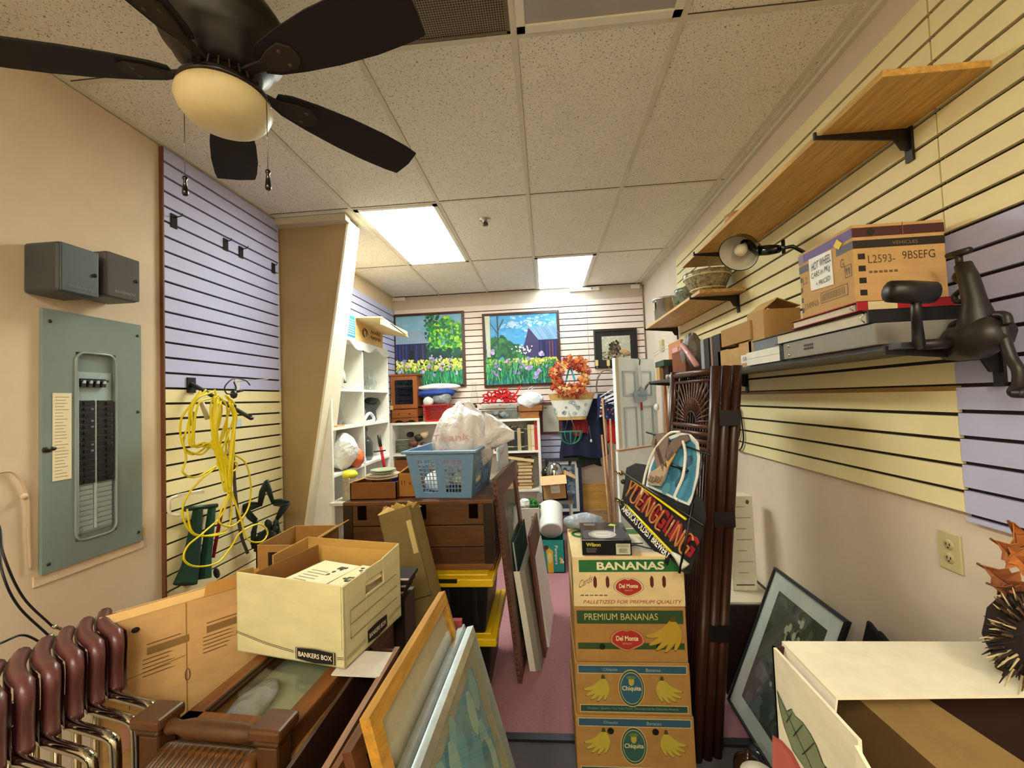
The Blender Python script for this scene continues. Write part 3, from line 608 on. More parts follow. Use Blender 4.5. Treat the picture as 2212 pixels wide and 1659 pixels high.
# shells and dark bowls
random.seed(12)
SH=[(1005,945,.045,'#4a3428','dark carved wooden lump'),(990,960,.035,'#c9a08a','pinkish shell'),(999,966,.03,'#e6cdb8','pale pink shell'),(1010,968,.03,'#b48a78','rosy brown shell')]
for n,(px,py,r,c,l) in enumerate([(893,958,.055,'#6a4436','reddish brown nut bowl filler'),(905,946,.06,'#3a2a22','dark brown dried pod'),(917,940,.055,'#cdb894','cream striped shell'),(903,966,.04,'#d8b8a4','pale pink shell'),(889,969,.038,'#e8d4c0','whitish shell'),(912,962,.04,'#8a5c48','rosy brown shell'),(882,940,.045,'#2c2420','black dried pod')]):
    a=A(px,py,Y=4.9); b=B(); b.ball(V((a.x,4.9+n*.012,max(a.z,1.03+r*.7))),r,r*.8,r*.75,c,10,amp=.22,seed=n); one(b,'seashell',f'{l} in the heap right of the stacked plates','shell','stone','shells in the bookcase')
b=B(); b.box(A(884,950,Y=4.9).x-.02,A(920,950,Y=4.9).x+.02,4.87,5.03,1.021,1.045,'#2c2118'); one(b,'shell_tray','dark tray under the heap of shells','tray','satin')
c=V((A(940,950,Y=4.93).x,4.95,1.03)); b=B()
for k in range(8):
    a=2*pi*k/8; e=V((math.cos(a)*.10,math.sin(a)*.08,0)); b.tube([c+e,c+e*1.05+V((0,0,.06)),c+V((0,0,.13))],.004,'#2e3428',5)
b.tube([c+V((.1*math.cos(2*pi*k/16),.08*math.sin(2*pi*k/16),.06)) for k in range(16)],.005,'#2e3428',5,closed=True); b.tube([c+V((.1*math.cos(2*pi*k/16),.08*math.sin(2*pi*k/16),0)) for k in range(16)],.005,'#2e3428',5,closed=True)
one(b,'wire_cloche','dark green wire cloche on the bookcase shelf left of the laundry basket','wire holder','satin')
b=B(); c=V((A(958,955,Y=4.93).x,4.95,1.021)); b.lathe(c,[(0,0),(.03,0),(.034,.06),(.02,.09),(.012,.13),(.014,.14),(0,.14)],'#8d8e8c',14); one(b,'salt_shaker','grey metal shaker on the bookcase shelf beside the wire cloche','shaker','metal')
b=B(); x0,x1,z0,z1=rect(848,890,990,1022,4.9); b.box(x0,x1,4.86,5.0,.576,.95,'#8a4f22'); b.box(x0-.02,x1+.03,4.855,5.0,.80,.815,'#c08a48'); one(b,'wooden_crate','brown wooden crate on the lower left bookcase shelf','crate','wood_x')
# ---- on top of the bookcase
x0,x1,z0,z1=rect(842,902,812,906,4.86); x0=-1.845; zt=z1; 
t=T('display_cabinet','small brown wooden cabinet with dark glass door on the bookcase','cabinet',((x0+x1)/2,4.98,1.393))
OK_='#8a4a1c'
b=B(); b.box(x0,x0+.02,4.86,5.06,1.42,zt,OK_); b.box(x1-.02,x1,4.86,5.06,1.42,zt,OK_); b.box(x0-.01,x1+.02,4.84,5.07,zt,zt+.022,OK_); b.box(x0,x1,4.86,5.06,1.44,1.46,OK_); b.box(x0,x1,5.05,5.06,1.42,zt,'#3c2412'); b.box(x0,x1,4.87,5.05,1.56,1.575,OK_); b.build('case','wood_z',t)
b=B(); frame_ring(b,(x0,4.86,1.56),(1,0,0),(0,0,1),x1-x0,zt-1.56,.05,.012,'#9a561f'); d=b.build('door','wood_z',t)
b=B(); b.box(x0+.05,x1-.05,4.856,4.858,1.61,zt-.05,'#ffffff'); b.build('glass_pane','smoke',d)
b=B(); b.box(x0+.05,x1-.05,4.87,5.03,1.82,1.835,'#b5763a'); b.build('inner_shelf','wood_x',t)
b=B(); b.box(x0+.01,x1-.01,4.848,4.862,1.455,1.55,'#9a561f'); dr=b.build('drawer','wood_x',t); 
for q in (.3,.7): b=B(); b.ball(V((x0+(x1-x0)*q,4.842,1.50)),.01,.01,.01,'#5c3010',8); b.build('knob','satin',dr)
b=B(); w_=x1-x0
b.flat((x0,4.858,1.393),(1,0,0),(0,0,1),[(0,0),(.03,0)]+[(.05+(w_-.1)*k/12,.018+.012*math.sin(pi*k/12*3)) for k in range(13)]+[(w_-.03,0),(w_,0),(w_,.06),(0,.06)],OK_,t=-.012); b.build('base','wood_x',t)
b=B(); a=A(846,880,Y=4.845); b.box(a.x-.018,a.x+.02,4.838,4.841,a.z-.03,a.z+.02,'#e2b868'); b.tube([a+V((0,-.004,.02)),a+V((0,-.004,.09))],.0015,'#e8d8b0',5); one(b,'price_tag','manila tag hanging on the small brown cabinet door','tag','matte')
def basket(name,label,M_,w,l,h,taper,col,cells,rim=.012,group=None,cat='basket'):
    "laundry style basket, origin at the base centre"
    t=T(name,label,cat,M_.to_translation(),group)
    def cor(z): s=taper+(1-taper)*z/h; return w/2*s,l/2*s
    def ringwall(b,z0,z1):
        a0,c0=cor(z0);a1,c1=cor(z1); th=.004
        P0=[(-a0,-c0),(a0,-c0),(a0,c0),(-a0,c0)];P1=[(-a1,-c1),(a1,-c1),(a1,c1),(-a1,c1)]
        for k in range(4):
            p,q,r,s=V((*P0[k],z0)),V((*P0[(k+1)%4],z0)),V((*P1[(k+1)%4],z1)),V((*P1[k],z1)); b.slab([p,s,r,q],th,col)
    b=B(M_); a,c=cor(0); b.box(-a,a,-c,c,0,.005,col); ringwall(b,0,h*cells[0]); ringwall(b,h*cells[1],h)
    # bars between
    z0,z1=h*cells[0],h*cells[1]; a0,c0=cor(z0);a1,c1=cor(z1)
    for k in range(4):
        P0=[(-a0,-c0),(a0,-c0),(a0,c0),(-a0,c0)];P1=[(-a1,-c1),(a1,-c1),(a1,c1),(-a1,c1)]
        for (u0,u1,solid) in cells[2]:
            p0=V((*P0[k],z0)).lerp(V((*P0[(k+1)%4],z0)),u0); q0=V((*P0[k],z0)).lerp(V((*P0[(k+1)%4],z0)),u1)
            p1=V((*P1[k],z1)).lerp(V((*P1[(k+1)%4],z1)),u0); q1=V((*P1[k],z1)).lerp(V((*P1[(k+1)%4],z1)),u1)
            if solid: b.slab([p0,p1,q1,q0],.004,col)
            else:
                nn=cells[3]
                for i in range(1,nn): s=i/nn; b.bar(p0.lerp(q0,s),p1.lerp(q1,s),.0045,.003,col,up=(p1-p0).cross(q0-p0))
                for i in range(1,cells[4]): s=i/cells[4]; b.bar(p0.lerp(p1,s),q0.lerp(q1,s),.0045,.003,col,up=(p1-p0).cross(q0-p0))
    b.build('body','satin',t)
    a,c=cor(h); b=B(M_); 
    for (x0_,x1_,y0_,y1_) in ((-a-rim,a+rim,-c-rim,-c),(-a-rim,a+rim,c,c+rim),(-a-rim,-a,-c,c),(a,a+rim,-c,c)): b.box(x0_,x1_,y0_,y1_,h-.016,h,col)
    b.build('rim','satin',t,bevel=.004)
    return t
x0,x1,z0,z1=rect(913,972,876,908,4.87)
basket('storage_basket','red plastic basket with clothes on the bookcase','#',0,0,0,0,0,0) if 0 else None
basket('storage_basket','red plastic basket holding clothes on top of the bookcase',RZ(((x0+x1)/2,4.945,1.393),0),.30,.20,.20,.88,'#b51c20',(.12,.86,[(0,.08,1),(.08,.92,0),(.92,1,1)],14,6))
def cloth_heap(name,label,c,rx,ry,rz,col,seed,amp=.25,m='cloth',sub=1,cat='cloth',group=None,n=16):
    b=B(); b.ball(V(c),rx,ry,rz,col,n,amp=amp,seed=seed); return one(b,name,label,cat,m,group,sub=sub)
xc=(x0+x1)/2
cloth_heap('folded_towel','white folded cloth on top of the red basket heap',(xc+.02,4.97,1.80),.27,.1,.05,'#e6e4e2',3,.15)
cloth_heap('blue_shirt','crumpled blue shirt over the red basket',(xc,4.94,1.735),.24,.11,.055,'#2e4a9a',5,.35)
cloth_heap('plastic_wrap','clear grey plastic bundle in the red basket',(xc+.06,4.93,1.66),.12,.09,.10,'#8d9294',8,.2,'bag',cat='plastic bag')
cloth_heap('white_towel','white cloth poking out of the red basket at the left',(xc-.1,4.92,1.63),.07,.08,.07,'#dcdad6',9,.2)
b=B(); a=A(985,880,Y=4.93)
for k in range(9): b.ball(V((a.x+random.uniform(-.06,.07),4.93+random.uniform(-.03,.03),1.47+random.uniform(-.05,.09))),.035,.03,.03,random.choice(['#e0d26a','#c8b89a','#d6c090','#a8927a','#e8dcc0']),7,amp=.3,seed=k)
b.lathe((a.x,4.93,1.393),[(0,0),(.05,0),(.06,.07),(.05,.08),(0,.07)],'#b8bcc0',14); one(b,'dried_flowers','yellow and tan dried flowers in a pale pot on the bookcase','flowers','foliage')
# oil lamp
c=V((A(1026,890,Y=4.9).x,4.9,1.393)); t=T('oil_lamp','clear glass oil lamp with chimney on the bookcase between the paintings','oil lamp',c)
b=B(); b.lathe(c,[(0,0),(.055,0),(.05,.015),(.02,.03),(.018,.05),(.05,.075),(.06,.10),(.05,.125),(.025,.14),(0,.14)],'#ffffff',22); b.build('font','glass',t)
b=B(); b.lathe(c,[(.026,.14),(.03,.145),(.03,.17),(.012,.19),(0,.19)],'#6a5c40',16); b.build('burner','metal',t)
b=B(); b.lathe(c,[(.028,.165),(.034,.19),(.048,.23),(.05,.26),(.036,.31),(.028,.36),(.034,.45)],'#ffffff',22); b.build('chimney','glass',t)
# clear bin with red bows
x0,x1,z0,z1=rect(1040,1117,872,905,4.86)
t=T('storage_bin','clear plastic bin full of dark items on the bookcase below the right painting','storage bin',((x0+x1)/2,4.94,1.393))
b=B(); z0=1.394; z1=1.57
for q in ((x0,x1,4.85,4.853,z0,z1),(x0,x1,5.04,5.043,z0,z1),(x0,x0+.003,4.85,5.043,z0,z1),(x1-.003,x1,4.85,5.043,z0,z1)): b.box(*q,'#ffffff')
b.build('walls','pane',t); b=B(); b.box(x0-.008,x1+.008,4.842,4.852,z1-.006,z1+.006,'#c5c8cc'); b.box(x0-.008,x1+.008,5.04,5.05,z1-.006,z1+.006,'#c5c8cc'); b.box(x0,x1,4.85,5.04,z0,z0+.003,'#9a8a9a'); b.build('rim','satin',t)
for k in range(10):
    b=B(); b.ball(V((random.uniform(x0+.06,x1-.06),random.uniform(4.90,5.0),1.45+random.uniform(-.02,.04))),.05,.04,.035,random.choice(['#6b6f74','#4a4b50','#8a8f94','#3c3a40']),7,amp=.3,seed=k)
    one(b,'bin_item','dark crumpled item inside the clear bin on the bookcase','odds and ends','satin','items in the clear bin')
random.seed(3)
for k,(px,py,l) in enumerate(((1060,860,'left of three red ribbon bows on the clear bin'),(1085,852,'middle of three red ribbon bows on the clear bin'),(1102,862,'right of three red ribbon bows on the clear bin'))):
    a=A(px,py,Y=4.92); b=B()
    for q in range(7):
        th=q*.9+k; d=V((math.cos(th),random.uniform(-.4,.3),math.sin(th)*.7+.1)); e=d.cross(V((0,1,.2))).normalized()*.03
        b.tube([a,a+d*.06+e,a+d*.10,a+d*.06-e,a],[.006,.012,.014,.012,.006],'#d0202a',6)
    b.tube([a,a+V((-.08,-.02,-.04)),a+V((-.13,-.03,-.07))],.008,'#c81c28',6); 
    if k==2: b.tube([a,a+V((.08,0,.07)),a+V((.13,0,.15))],.010,'#dc2c30',6)
    one(b,'ribbon_bow',l,'bow','cloth','red bows',sub=0)
x0,x1,z0,z1=rect(1122,1166,880,908,4.86)
b=B(); b.box(x0+.01,x1-.01,4.85,5.04,1.393,1.47,'#a0642c'); one(b,'wooden_tray','lower brown wooden box at the right end of the bookcase','wooden box','wood_x')
b=B(); 
b.flat((x0-.02,4.84,1.47),(1,0,0),(0,0,1),[(0,0),(.30,0),(.30,.075),(.24,.07),(.15,.04),(.06,.07),(0,.075)],'#8f5a2a',t=-.014); b.box(x0-.02,x0-.008,4.84,5.05,1.47,1.54,'#8f5a2a'); b.box(x0+.268,x0+.28,4.84,5.05,1.47,1.54,'#8f5a2a'); b.box(x0-.02,x0+.28,4.84,5.05,1.47,1.478,'#8f5a2a'); b.box(x0-.02,x0+.28,5.04,5.05,1.47,1.54,'#8f5a2a')
one(b,'wooden_tray','upper wooden tray with scooped handle holding white bags','wooden tray','wood_x',bevel=.002)
cloth_heap('plastic_bundle','white and clear plastic bundle with silver ribbon in the scooped tray',(x0+.13,4.94,1.60),.16,.09,.10,'#e6e8f2',14,.3,'bag',cat='plastic bag')
b=B(); b.tube(curve([A(1140,870,Y=4.9),A(1142,848,Y=4.9),A(1155,836,Y=4.9)]),.003,'#e8ecf4',5); b.tube(curve([A(1134,870,Y=4.9),A(1138,845,Y=4.9),A(1150,834,Y=4.9)]),.003,'#e8ecf4',5); b.build('tie','satin') if 0 else one(b,'string_loop','thin white cord loop rising from the plastic bundle','cord','satin')
# white framed sheet on the back wall right of bookcase
x0,x1,z0,z1=rect(1167,1212,868,938,5.06)
t=T('framed_certificate','brown framed grey sheet hanging behind the straw bag','picture',((x0+x1)/2,5.07,z0))
def sheet(b,O,U,W): b.flat(O,U,W,[(0,0),(1,0),(1,1),(0,1)],'#bfc2b4'); b.flat(O,U,W,[(.1,.85),(.3,.85),(.3,.9),(.1,.9)],'#6a6c66',lift=.0006)
picture(t,(x0,5.075,z0),(1,0,0),(0,0,1),x1-x0,z1-z0,.03,.02,'#6a2f22',sheet)
# ---------------------------------------------------------------- cubby unit in the alcove
cx0,cx1,cy0,cym,cy1=-1.858,-1.56,2.92,3.468,4.045
t=T('cubby_shelf','tall white cubby shelf with scalloped top in the alcove','shelf unit',(-1.7,3.5,0))
b=B(); b.box(cx0,cx1,cy0,cy1,2.148,2.166,W_); b.build('top_board','satin',t)
for y in (cy0,cym-.012,cy1-.02): b=B(); b.box(cx0,cx1,y,y+.022,0,2.148,W_); b.build('side_panel','satin',t)
for z in (1.755,1.461,1.118,.80,.50): b=B(); b.box(cx0,cx1-.002,cy0+.022,cy1,z-.02,z,W_); b.build('shelf','satin',t)
b=B(); b.box(cx0,cx0+.004,cy0,cy1,0,2.15,'#dcdbd2'); b.build('back_panel','satin',t)
for (ya,yb) in ((cy0,cym),(cym,cy1)):
    b=B(); n=24; w_=yb-ya
    pts=[(0,0),(w_,0),(w_,-.07)]+[(w_*(1-k/n),-.045-.028*math.cos(2*pi*k/n*1.0)*1.0+.014*math.cos(4*pi*k/n)) for k in range(n+1)]
    b.flat((cx1,ya,2.15),(0,1,0),(0,0,1),pts,W_,t=.012); b.build('valance','satin',t)
def chimney(y,z,r,h,lab,x=-1.68,wide=1.0,grp='glass chimneys in the cubby'):
    b=B(); b.lathe((x,y,z+.001),[(r*.7,0),(r*.75,h*.12),(r*1.3*wide,h*.3),(r*1.25*wide,h*.42),(r*.8,h*.65),(r*.62,h*.85),(r*.8,h)],'#ffffff',20); one(b,'lamp_chimney',lab,'lamp chimney','glass',grp)
for k,(y,r,h) in enumerate(((3.58,.04,.2),(3.68,.035,.23),(3.79,.05,.22),(3.90,.045,.2))): chimney(y,1.755,r,h,f'clear glass lamp chimney, {["first","second","third","fourth"][k]} from the left in the top right cubby')
for k,(y,r,h) in enumerate(((3.05,.035,.2),(3.13,.04,.24),(3.22,.05,.22))): chimney(y,1.461,r,h,f'clear glass lamp chimney, {["first","second","third"][k]} from the left in the middle left cubby')
b=B(); b.box(-1.62,-1.57,3.02,3.14,1.462,1.475,'#c89a6a'); one(b,'wood_block','small tan wooden block in the middle left cubby','wood block','wood_y')
c=V((-1.66,3.26,1.756)); t=T('hand_mixer','white electric hand mixer standing on end in the top left cubby','mixer',c)
b=B(); b.tube([c+V((0,.03,.04)),c+V((0,.0,.12)),c+V((0,-.05,.21)),c+V((0,-.07,.24))],[.035,.042,.034,.02],'#e4e2da',12); b.build('body','satin',t)
b=B(); b.box(c.x+.03,c.x+.036,c.y+.0,c.y+.03,c.z+.05,c.z+.09,'#26262a'); b.build('switch','satin',t)
b=B(); b.tube(curve([c+V((.02,.03,.03)),c+V((.05,.0,.01)),c+V((.04,-.08,.04)),c+V((.05,-.12,.005)),c+V((.03,-.05,.008))]),.005,'#b9b8b4',6); b.build('cord','satin',t)
# middle right: dark glass jar + white tongs
c=V((-1.66,3.85,1.462)); b=B(); b.lathe(c,[(0,0),(.04,0),(.05,.02),(.045,.10),(.07,.14),(.09,.17),(.085,.20)],'#ffffff',20); one(b,'glass_compote','smoky glass compote in the middle right cubby','glass bowl','smoke')
cloth_heap('moss_ball','dark green moss ball in the smoky compote',(-1.66,3.85,1.655),.07,.08,.035,'#2c3a24',4,.3,'foliage',cat='moss ball')
b=B(); c=V((-1.60,3.62,1.49)); b.tube(curve([c+V((0,-.09,-.02)),c+V((.01,0,.05)),c+V((0,.10,.04)),c+V((.01,.12,-.01)),c+V((0,.02,-.02)),c+V((0,-.06,-.025))]),.014,'#e8e6e2',8); one(b,'white_iron','white curled plastic appliance handle in the middle right cubby','appliance','satin')
cloth_heap('green_foliage','small green foliage piece at the left of the middle right cubby',(-1.68,3.55,1.56),.04,.05,.08,'#5c7a48',6,.4,'foliage',cat='plant')
# lower right: jug, bone/white, tool
c=V((-1.68,3.70,1.119)); b=B(); b.lathe(c,[(0,0),(.07,0),(.085,.03),(.088,.15),(.06,.20),(.035,.22),(.035,.26),(.04,.26),(.04,.27)],'#ffffff',24); one(b,'glass_jug','big clear glass jug in the lower right cubby','jug','smoke')
b=B(); b.lathe(c+V((0,0,.27)),[(0,.03),(.042,.03),(.042,0)],'#7a7468',16); one(b,'jug_lid','grey lid on the big glass jug','lid','metal')
c=V((-1.55,3.80,.0)); t=T('bolt_cutter','bolt cutter with red handles leaning in front of the lower right cubby','bolt cutter',A(836,1040,X=-1.5))
b=B(); b.tube([A(822,962,X=-1.52),A(836,1040,X=-1.5)],.014,'#c81c24',8); b.build('handle','satin',t)
b=B(); b.tube([A(818,940,X=-1.53),A(822,964,X=-1.52)],.016,'#2a2422',8); b.build('grip','satin',t)
b=B(); b.bar(A(808,976,X=-1.53),A(832,973,X=-1.5),.012,.012,'#4a2c20'); b.build('cross_arm','satin',t)
cloth_heap('garlic_figurine','small white ceramic pieces at the left of the lower right cubby',(-1.62,3.54,1.15),.03,.05,.05,'#e2dacb',7,.3,'gloss',cat='figurine')
# lower left: bags, orange bag, black vase
cloth_heap('plastic_bag','large white plastic bag bulging out of the lower left cubby',(-1.61,3.17,1.265),.11,.13,.145,'#e4e4e2',21,.12,'bag',cat='plastic bag',n=22)
cloth_heap('plastic_bag','orange mesh bag beside the large white bag in the cubby',(-1.56,3.31,1.19),.06,.07,.08,'#d86a3a',23,.15,'bag',cat='plastic bag')
c=V((-1.62,3.38,1.119)); b=B(); b.lathe(c,[(0,0),(.03,0),(.035,.015),(.02,.03),(.035,.06),(.045,.09),(.03,.12),(.02,.14),(.03,.16),(0,.16)],'#120f10',18); one(b,'black_vase','shiny black round vase in the lower left cubby','vase','gloss')
# shelf 4: white basket with bag, jar with yellow lid, metal cup
basket('storage_basket','small white slatted basket in the low left cubby',RZ((-1.60,3.06,.501),0),.16,.26,.14,.85,'#eceae6',(.12,.85,[(0,.05,1),(.05,.95,0),(.95,1,1)],12,3))
cloth_heap('plastic_bag','grey clear bag in the small white basket',(-1.60,3.06,.68),.08,.12,.09,'#c4c8cc',25,.2,'bag',cat='plastic bag')
c=V((-1.55,3.32,.801)); c=V((A(757,1070,Y=3.2).x,3.2,.80)); c.x=-1.48; c=V((A(757,1075,X=-1.47).x,A(757,1075,X=-1.47).y,A(757,1078,X=-1.47).z))
t=T('snack_jar','clear jar of shells with yellow lid beside the trunk','jar',c)
b=B(); b.lathe(c,[(0,0),(.05,0),(.055,.02),(.055,.15),(.045,.17)],'#b8a890',20); b.build('contents','stone',t)
b=B(); b.lathe(c,[(.057,.0),(.058,.15),(.047,.175)],'#ffffff',20); b.build('glass_body','glass',t)
b=B(); b.lathe(c,[(.05,.165),(.055,.17),(.055,.19),(.035,.21),(0,.212)],'#e4d82c',20); b.build('lid','satin',t)
b=B(); b.box(c.x-.1,c.x+.1,c.y-.12,c.y+.15,c.z-.02,c.z,'#d8d4c8'); b.box(c.x-.09,c.x-.07,c.y-.1,c.y+.13,0,c.z-.02,'#d8d4c8'); b.box(c.x+.07,c.x+.09,c.y-.1,c.y+.13,0,c.z-.02,'#d8d4c8'); one(b,'side_table','small white stand under the jar with yellow lid','side table','satin')
c=V((-1.55,3.72,.801)); b=B(); b.lathe(c,[(0,0),(.05,0),(.055,.13),(.057,.135),(.052,.13),(.048,.01)],'#c8c8c4',20); one(b,'steel_cup','brushed steel cup in the low right cubby','cup','metal')
# on top of the unit
a=-1.72
t=T('bakery_box','tan printed cardboard box with wide open lid on the cubby shelf','cardboard box',(-1.66,3.7,2.167))
b=B(); b.box(-1.80,-1.575,3.40,3.97,2.167,2.36,'#dcb878'); b.build('body','card',t,bevel=.003)
b=B(); 
for (y,z,r) in ((3.56,2.26,.05),(3.56,2.26,.035),(3.60,2.25,.02)): b.tube([V((-1.5735,y+r*math.cos(q*.5),z+r*.8*math.sin(q*.5))) for q in range(10)],.004,'#6a4a24',5)
[b.tube([V((-1.5735,3.68+.012*q+.008*math.sin(q*2.3),2.24+w_+.018*math.sin(q*1.7+w_*90))) for q in range(20)],.003,'#7a5628',4) for w_ in (0,.05)]
b.v=b.v; b.build('print','printed',t)
b=B(); b.slab([(-1.85,3.30,2.37),(-1.85,4.02,2.37),(-1.36,4.10,2.30),(-1.36,3.42,2.37)],.012,'#eed9a0'); b.box(-1.375,-1.36,3.42,4.08,2.30,2.345,'#eed9a0'); b.build('lid','card',t)
for k in range(9):
    a0=V((-1.7+random.uniform(-.1,.12),3.7+random.uniform(-.1,.35),2.40)); b=B(); b.tube(curve([a0,a0+V((.03,.05,.05)),a0+V((.06,.08,0)),a0+V((0,.12,.03))]),.007,'#c01c2c',5); one(b,'gift_ribbon','curl of red ribbon on the bakery box lid','ribbon','cloth','red ribbon curls on the box lid')
y0,y1=A(752,720,X=-1.56).y,A(767,720,X=-1.56).y
t=T('info_card','light blue sign card standing on the cubby shelf against the slanted post','sign',(-1.56,(y0+y1)/2,2.167))
b=B(); b.box(-1.566,-1.56,y0-.12,y1+.01,2.167,2.40,'#dfe8ee'); b.build('card','matte',t)
b=B(); b.box(-1.5598,-1.559,y0-.11,y1+.002,2.18,2.36,'#1f7cc4'); 
for k in range(7): b.box(-1.559,-1.5585,y0-.09,y1-.012-.01*(k%2),2.20+k*.02,2.207+k*.02,'#eaf2f8')
b.build('print','printed',t)
# ================================================================ BACK RIGHT CORNER
random.seed(31)
# autumn wreath
c=A(1232,815,Y=4.72); t=T('leaf_wreath','round autumn leaf wreath in orange and red above the straw bag','wreath',c)
b=B(); R0=.165
for k in range(330):
    a=random.uniform(0,2*pi); r=R0+random.gauss(0,.032); p=c+V((math.cos(a)*r,random.uniform(-.05,.03),math.sin(a)*r*1.08))
    u=V((random.uniform(-1,1),random.uniform(-.6,.6),random.uniform(-1,1))).normalized(); w=u.cross(V((random.uniform(-.5,.5),-1,random.uniform(-.5,.5)))).normalized(); s=random.uniform(.022,.04)
    pts=[(0,-1),(.35,-.45),(1,-.5),(.6,.0),(.8,.55),(.25,.4),(0,1.1),(-.25,.4),(-.8,.55),(-.6,0),(-1,-.5),(-.35,-.45)]
    n=u.cross(w); P=[p+u*x*s+w*y*s+n*(abs(x)*s*.4) for x,y in pts]
    b.add(P+[p],[(i,(i+1)%12,12) for i in range(12)],random.choice(['#d2622a','#e08a3a','#c2452a','#e8a860','#a83424','#d87a34','#8f2a2a','#e6b878','#b8503a']))
b.build('leaves','foliage',t)
b=B(); b.tube([c+V((math.cos(2*pi*k/24)*R0,.02,math.sin(2*pi*k/24)*R0)) for k in range(24)],.02,'#3a2418',8,closed=True); b.build('ring','matte',t)
for q in (-1,1): b=B(); p0=A(1229,790,Y=4.73); b.slab([p0,p0+V((.02,0,0)),p0+V((.02+q*.05,0,-.17)),p0+V((q*.05,0,-.17))],.004,'#4aa8c8'); b.build('ribbon','cloth',t)
# straw bag
a0,a1,a2,a3=A(1184,852,Y=4.80),A(1286,846,Y=4.80),A(1266,905,Y=4.80),A(1205,908,Y=4.80)
t=T('straw_bag','straw tote bag with white and blue paisley pattern under the wreath','bag',(a3+a2)/2)
b=B(); pts=[]
def bagw(u,v): # v 0 bottom..1 top
    L_=a3.lerp(a0,v);R_=a2.lerp(a1,v); m=(L_+R_)/2; h=(R_-L_).length/2; th=2*pi*u; d=.06
    return m+V((math.cos(th)*h,math.sin(th)*d,0))
b.grid(bagw,28,8,'#c9a566'); b.add([bagw(k/28,0) for k in range(28)],[tuple(range(28))],'#b08a48'); b.build('body','cloth',t)
b=B(); 
for k in range(1):
    b.grid(lambda u,v:bagw(.5+u*.5,.12+v*.62)+V((0,-.003,0)),20,5,'#dfe0dc')
rnd=random.Random(7)
for k in range(13):
    u=rnd.uniform(.08,.92); v=rnd.uniform(.2,.68); p=bagw(.5+u*.5,v)+V((0,-.008,0)); r=rnd.uniform(.015,.035); cc=rnd.choice(['#6f8fb8','#7fb8b8','#8a86b0','#b8a868'])
    b.tube([p+V((math.cos(q*.7)*r*(1-q*.06),0,math.sin(q*.7)*r*(1-q*.06))) for q in range(12)],.0028,cc,4)
b.build('pattern','printed',t)
# hanging clothes
def garment(name,label,px0,px1,py0,py1,Y,col,seed,taper=.75,d=.07,cat='clothing',fold=9,wob=.25):
    x0,x1,z0,z1=rect(px0,px1,py0,py1,Y); t=T(name,label,cat,((x0+x1)/2,Y,z0)); b=B(); rnd=random.Random(seed); ph=rnd.uniform(0,6)
    def fn(u,v):
        w=(taper+(1-taper)*(1-v)**.6); cx=(x0+x1)/2; th=2*pi*u
        x=cx+math.cos(th)*(x1-x0)/2*w*(1+.05*math.sin(v*7+ph)); f=1+wob*math.sin(fold*th+ph)*(1-v*.6)
        return V((x,Y+math.sin(th)*d*f,z0+(z1-z0)*v+.02*math.sin(th*3+ph)*(1-v)))
    b.grid(fn,64,10,col); b.add([fn(k/32,1) for k in range(32)],[tuple(range(32))],col); b.build('fabric','cloth',t); return t
garment('hanging_coat','dark navy coat hanging behind the straw bag','#',0,0,0,0,0,0) if 0 else None
garment('hanging_coat','dark navy coat hanging in the back behind the straw bag',1208,1310,862,985,4.92,'#1a2040',3)
garment('hanging_jacket','dark green jacket hem hanging below the navy coat',1212,1300,950,1005,4.99,'#263028',5,d=.05)
garment('hanging_shirt','dark red cloth between the navy folds behind the green wire basket',1235,1272,898,938,4.84,'#7a1a1e',6,d=.03)
garment('floral_garment','navy blouse with red and white flowers hanging right of the straw bag',1288,1330,850,905,4.80,'#232a52',7,d=.04)
b=B()
for k in range(26): a=A(random.uniform(1292,1326),random.uniform(856,900),Y=4.755); b.disc(a,(1,0,0),(0,0,1),0,0,.012,.012,random.choice(['#c84050','#e8e4e4','#5a78b0']),7,t=.002)
one(b,'brooch_strip','scattered red and white flower shapes on the navy blouse','flower pattern','printed')
t=T('white_hanger','white plastic hangers holding the floral blouse','hanger',A(1330,850,Y=4.74),)
for k in range(3): b=B(); b.tube([A(1296+k*8,858+k*3,Y=4.74),A(1345,828+k*12,Y=4.72),A(1340,846+k*10,Y=4.72),A(1298+k*8,866+k*3,Y=4.74)],.007,'#eceaf0',6); b.build('bar','satin',t)
b=B(); b.tube(curve([A(1288,835,Y=5.0),A(1292,815,Y=5.0),A(1305,800,Y=5.0),A(1330,803,Y=5.0)]),.010,'#8a7a62',7); b.tube(curve([A(1288,835,Y=5.0),A(1290,850,Y=5.0)]),.010,'#8a7a62',7); one(b,'cane','curved brown cane handle hooked on the peach slats','cane','satin')
# red bag with brooms
garment('red_bag','bright red bag hanging behind the broom handles',1310,1340,878,955,4.86,'#c01420',9,taper=.9,d=.05,cat='bag')
for k,(x0_,y0_,x1_,y1_,l) in enumerate(((1301,860,1322,1135,'longest wooden broom handle leaning right of the navy coat'),(1318,905,1328,1110,'second wooden handle leaning beside the white door'),(1300,940,1316,1120,'thin wooden handle just left of the longest broom handle'))):
    p=A(x0_,y0_,Y=4.72-k*.02); q=A(x1_,y1_,Y=4.35-k*.05); q2=q+(q-p)*max(0,(q.z-.0)/(p.z-q.z)); b=B(); b.tube([p,q2],.012,'#b3855a',8); one(b,'broom_handle',l,'broom handle','wood_z','wooden handles in the back corner')
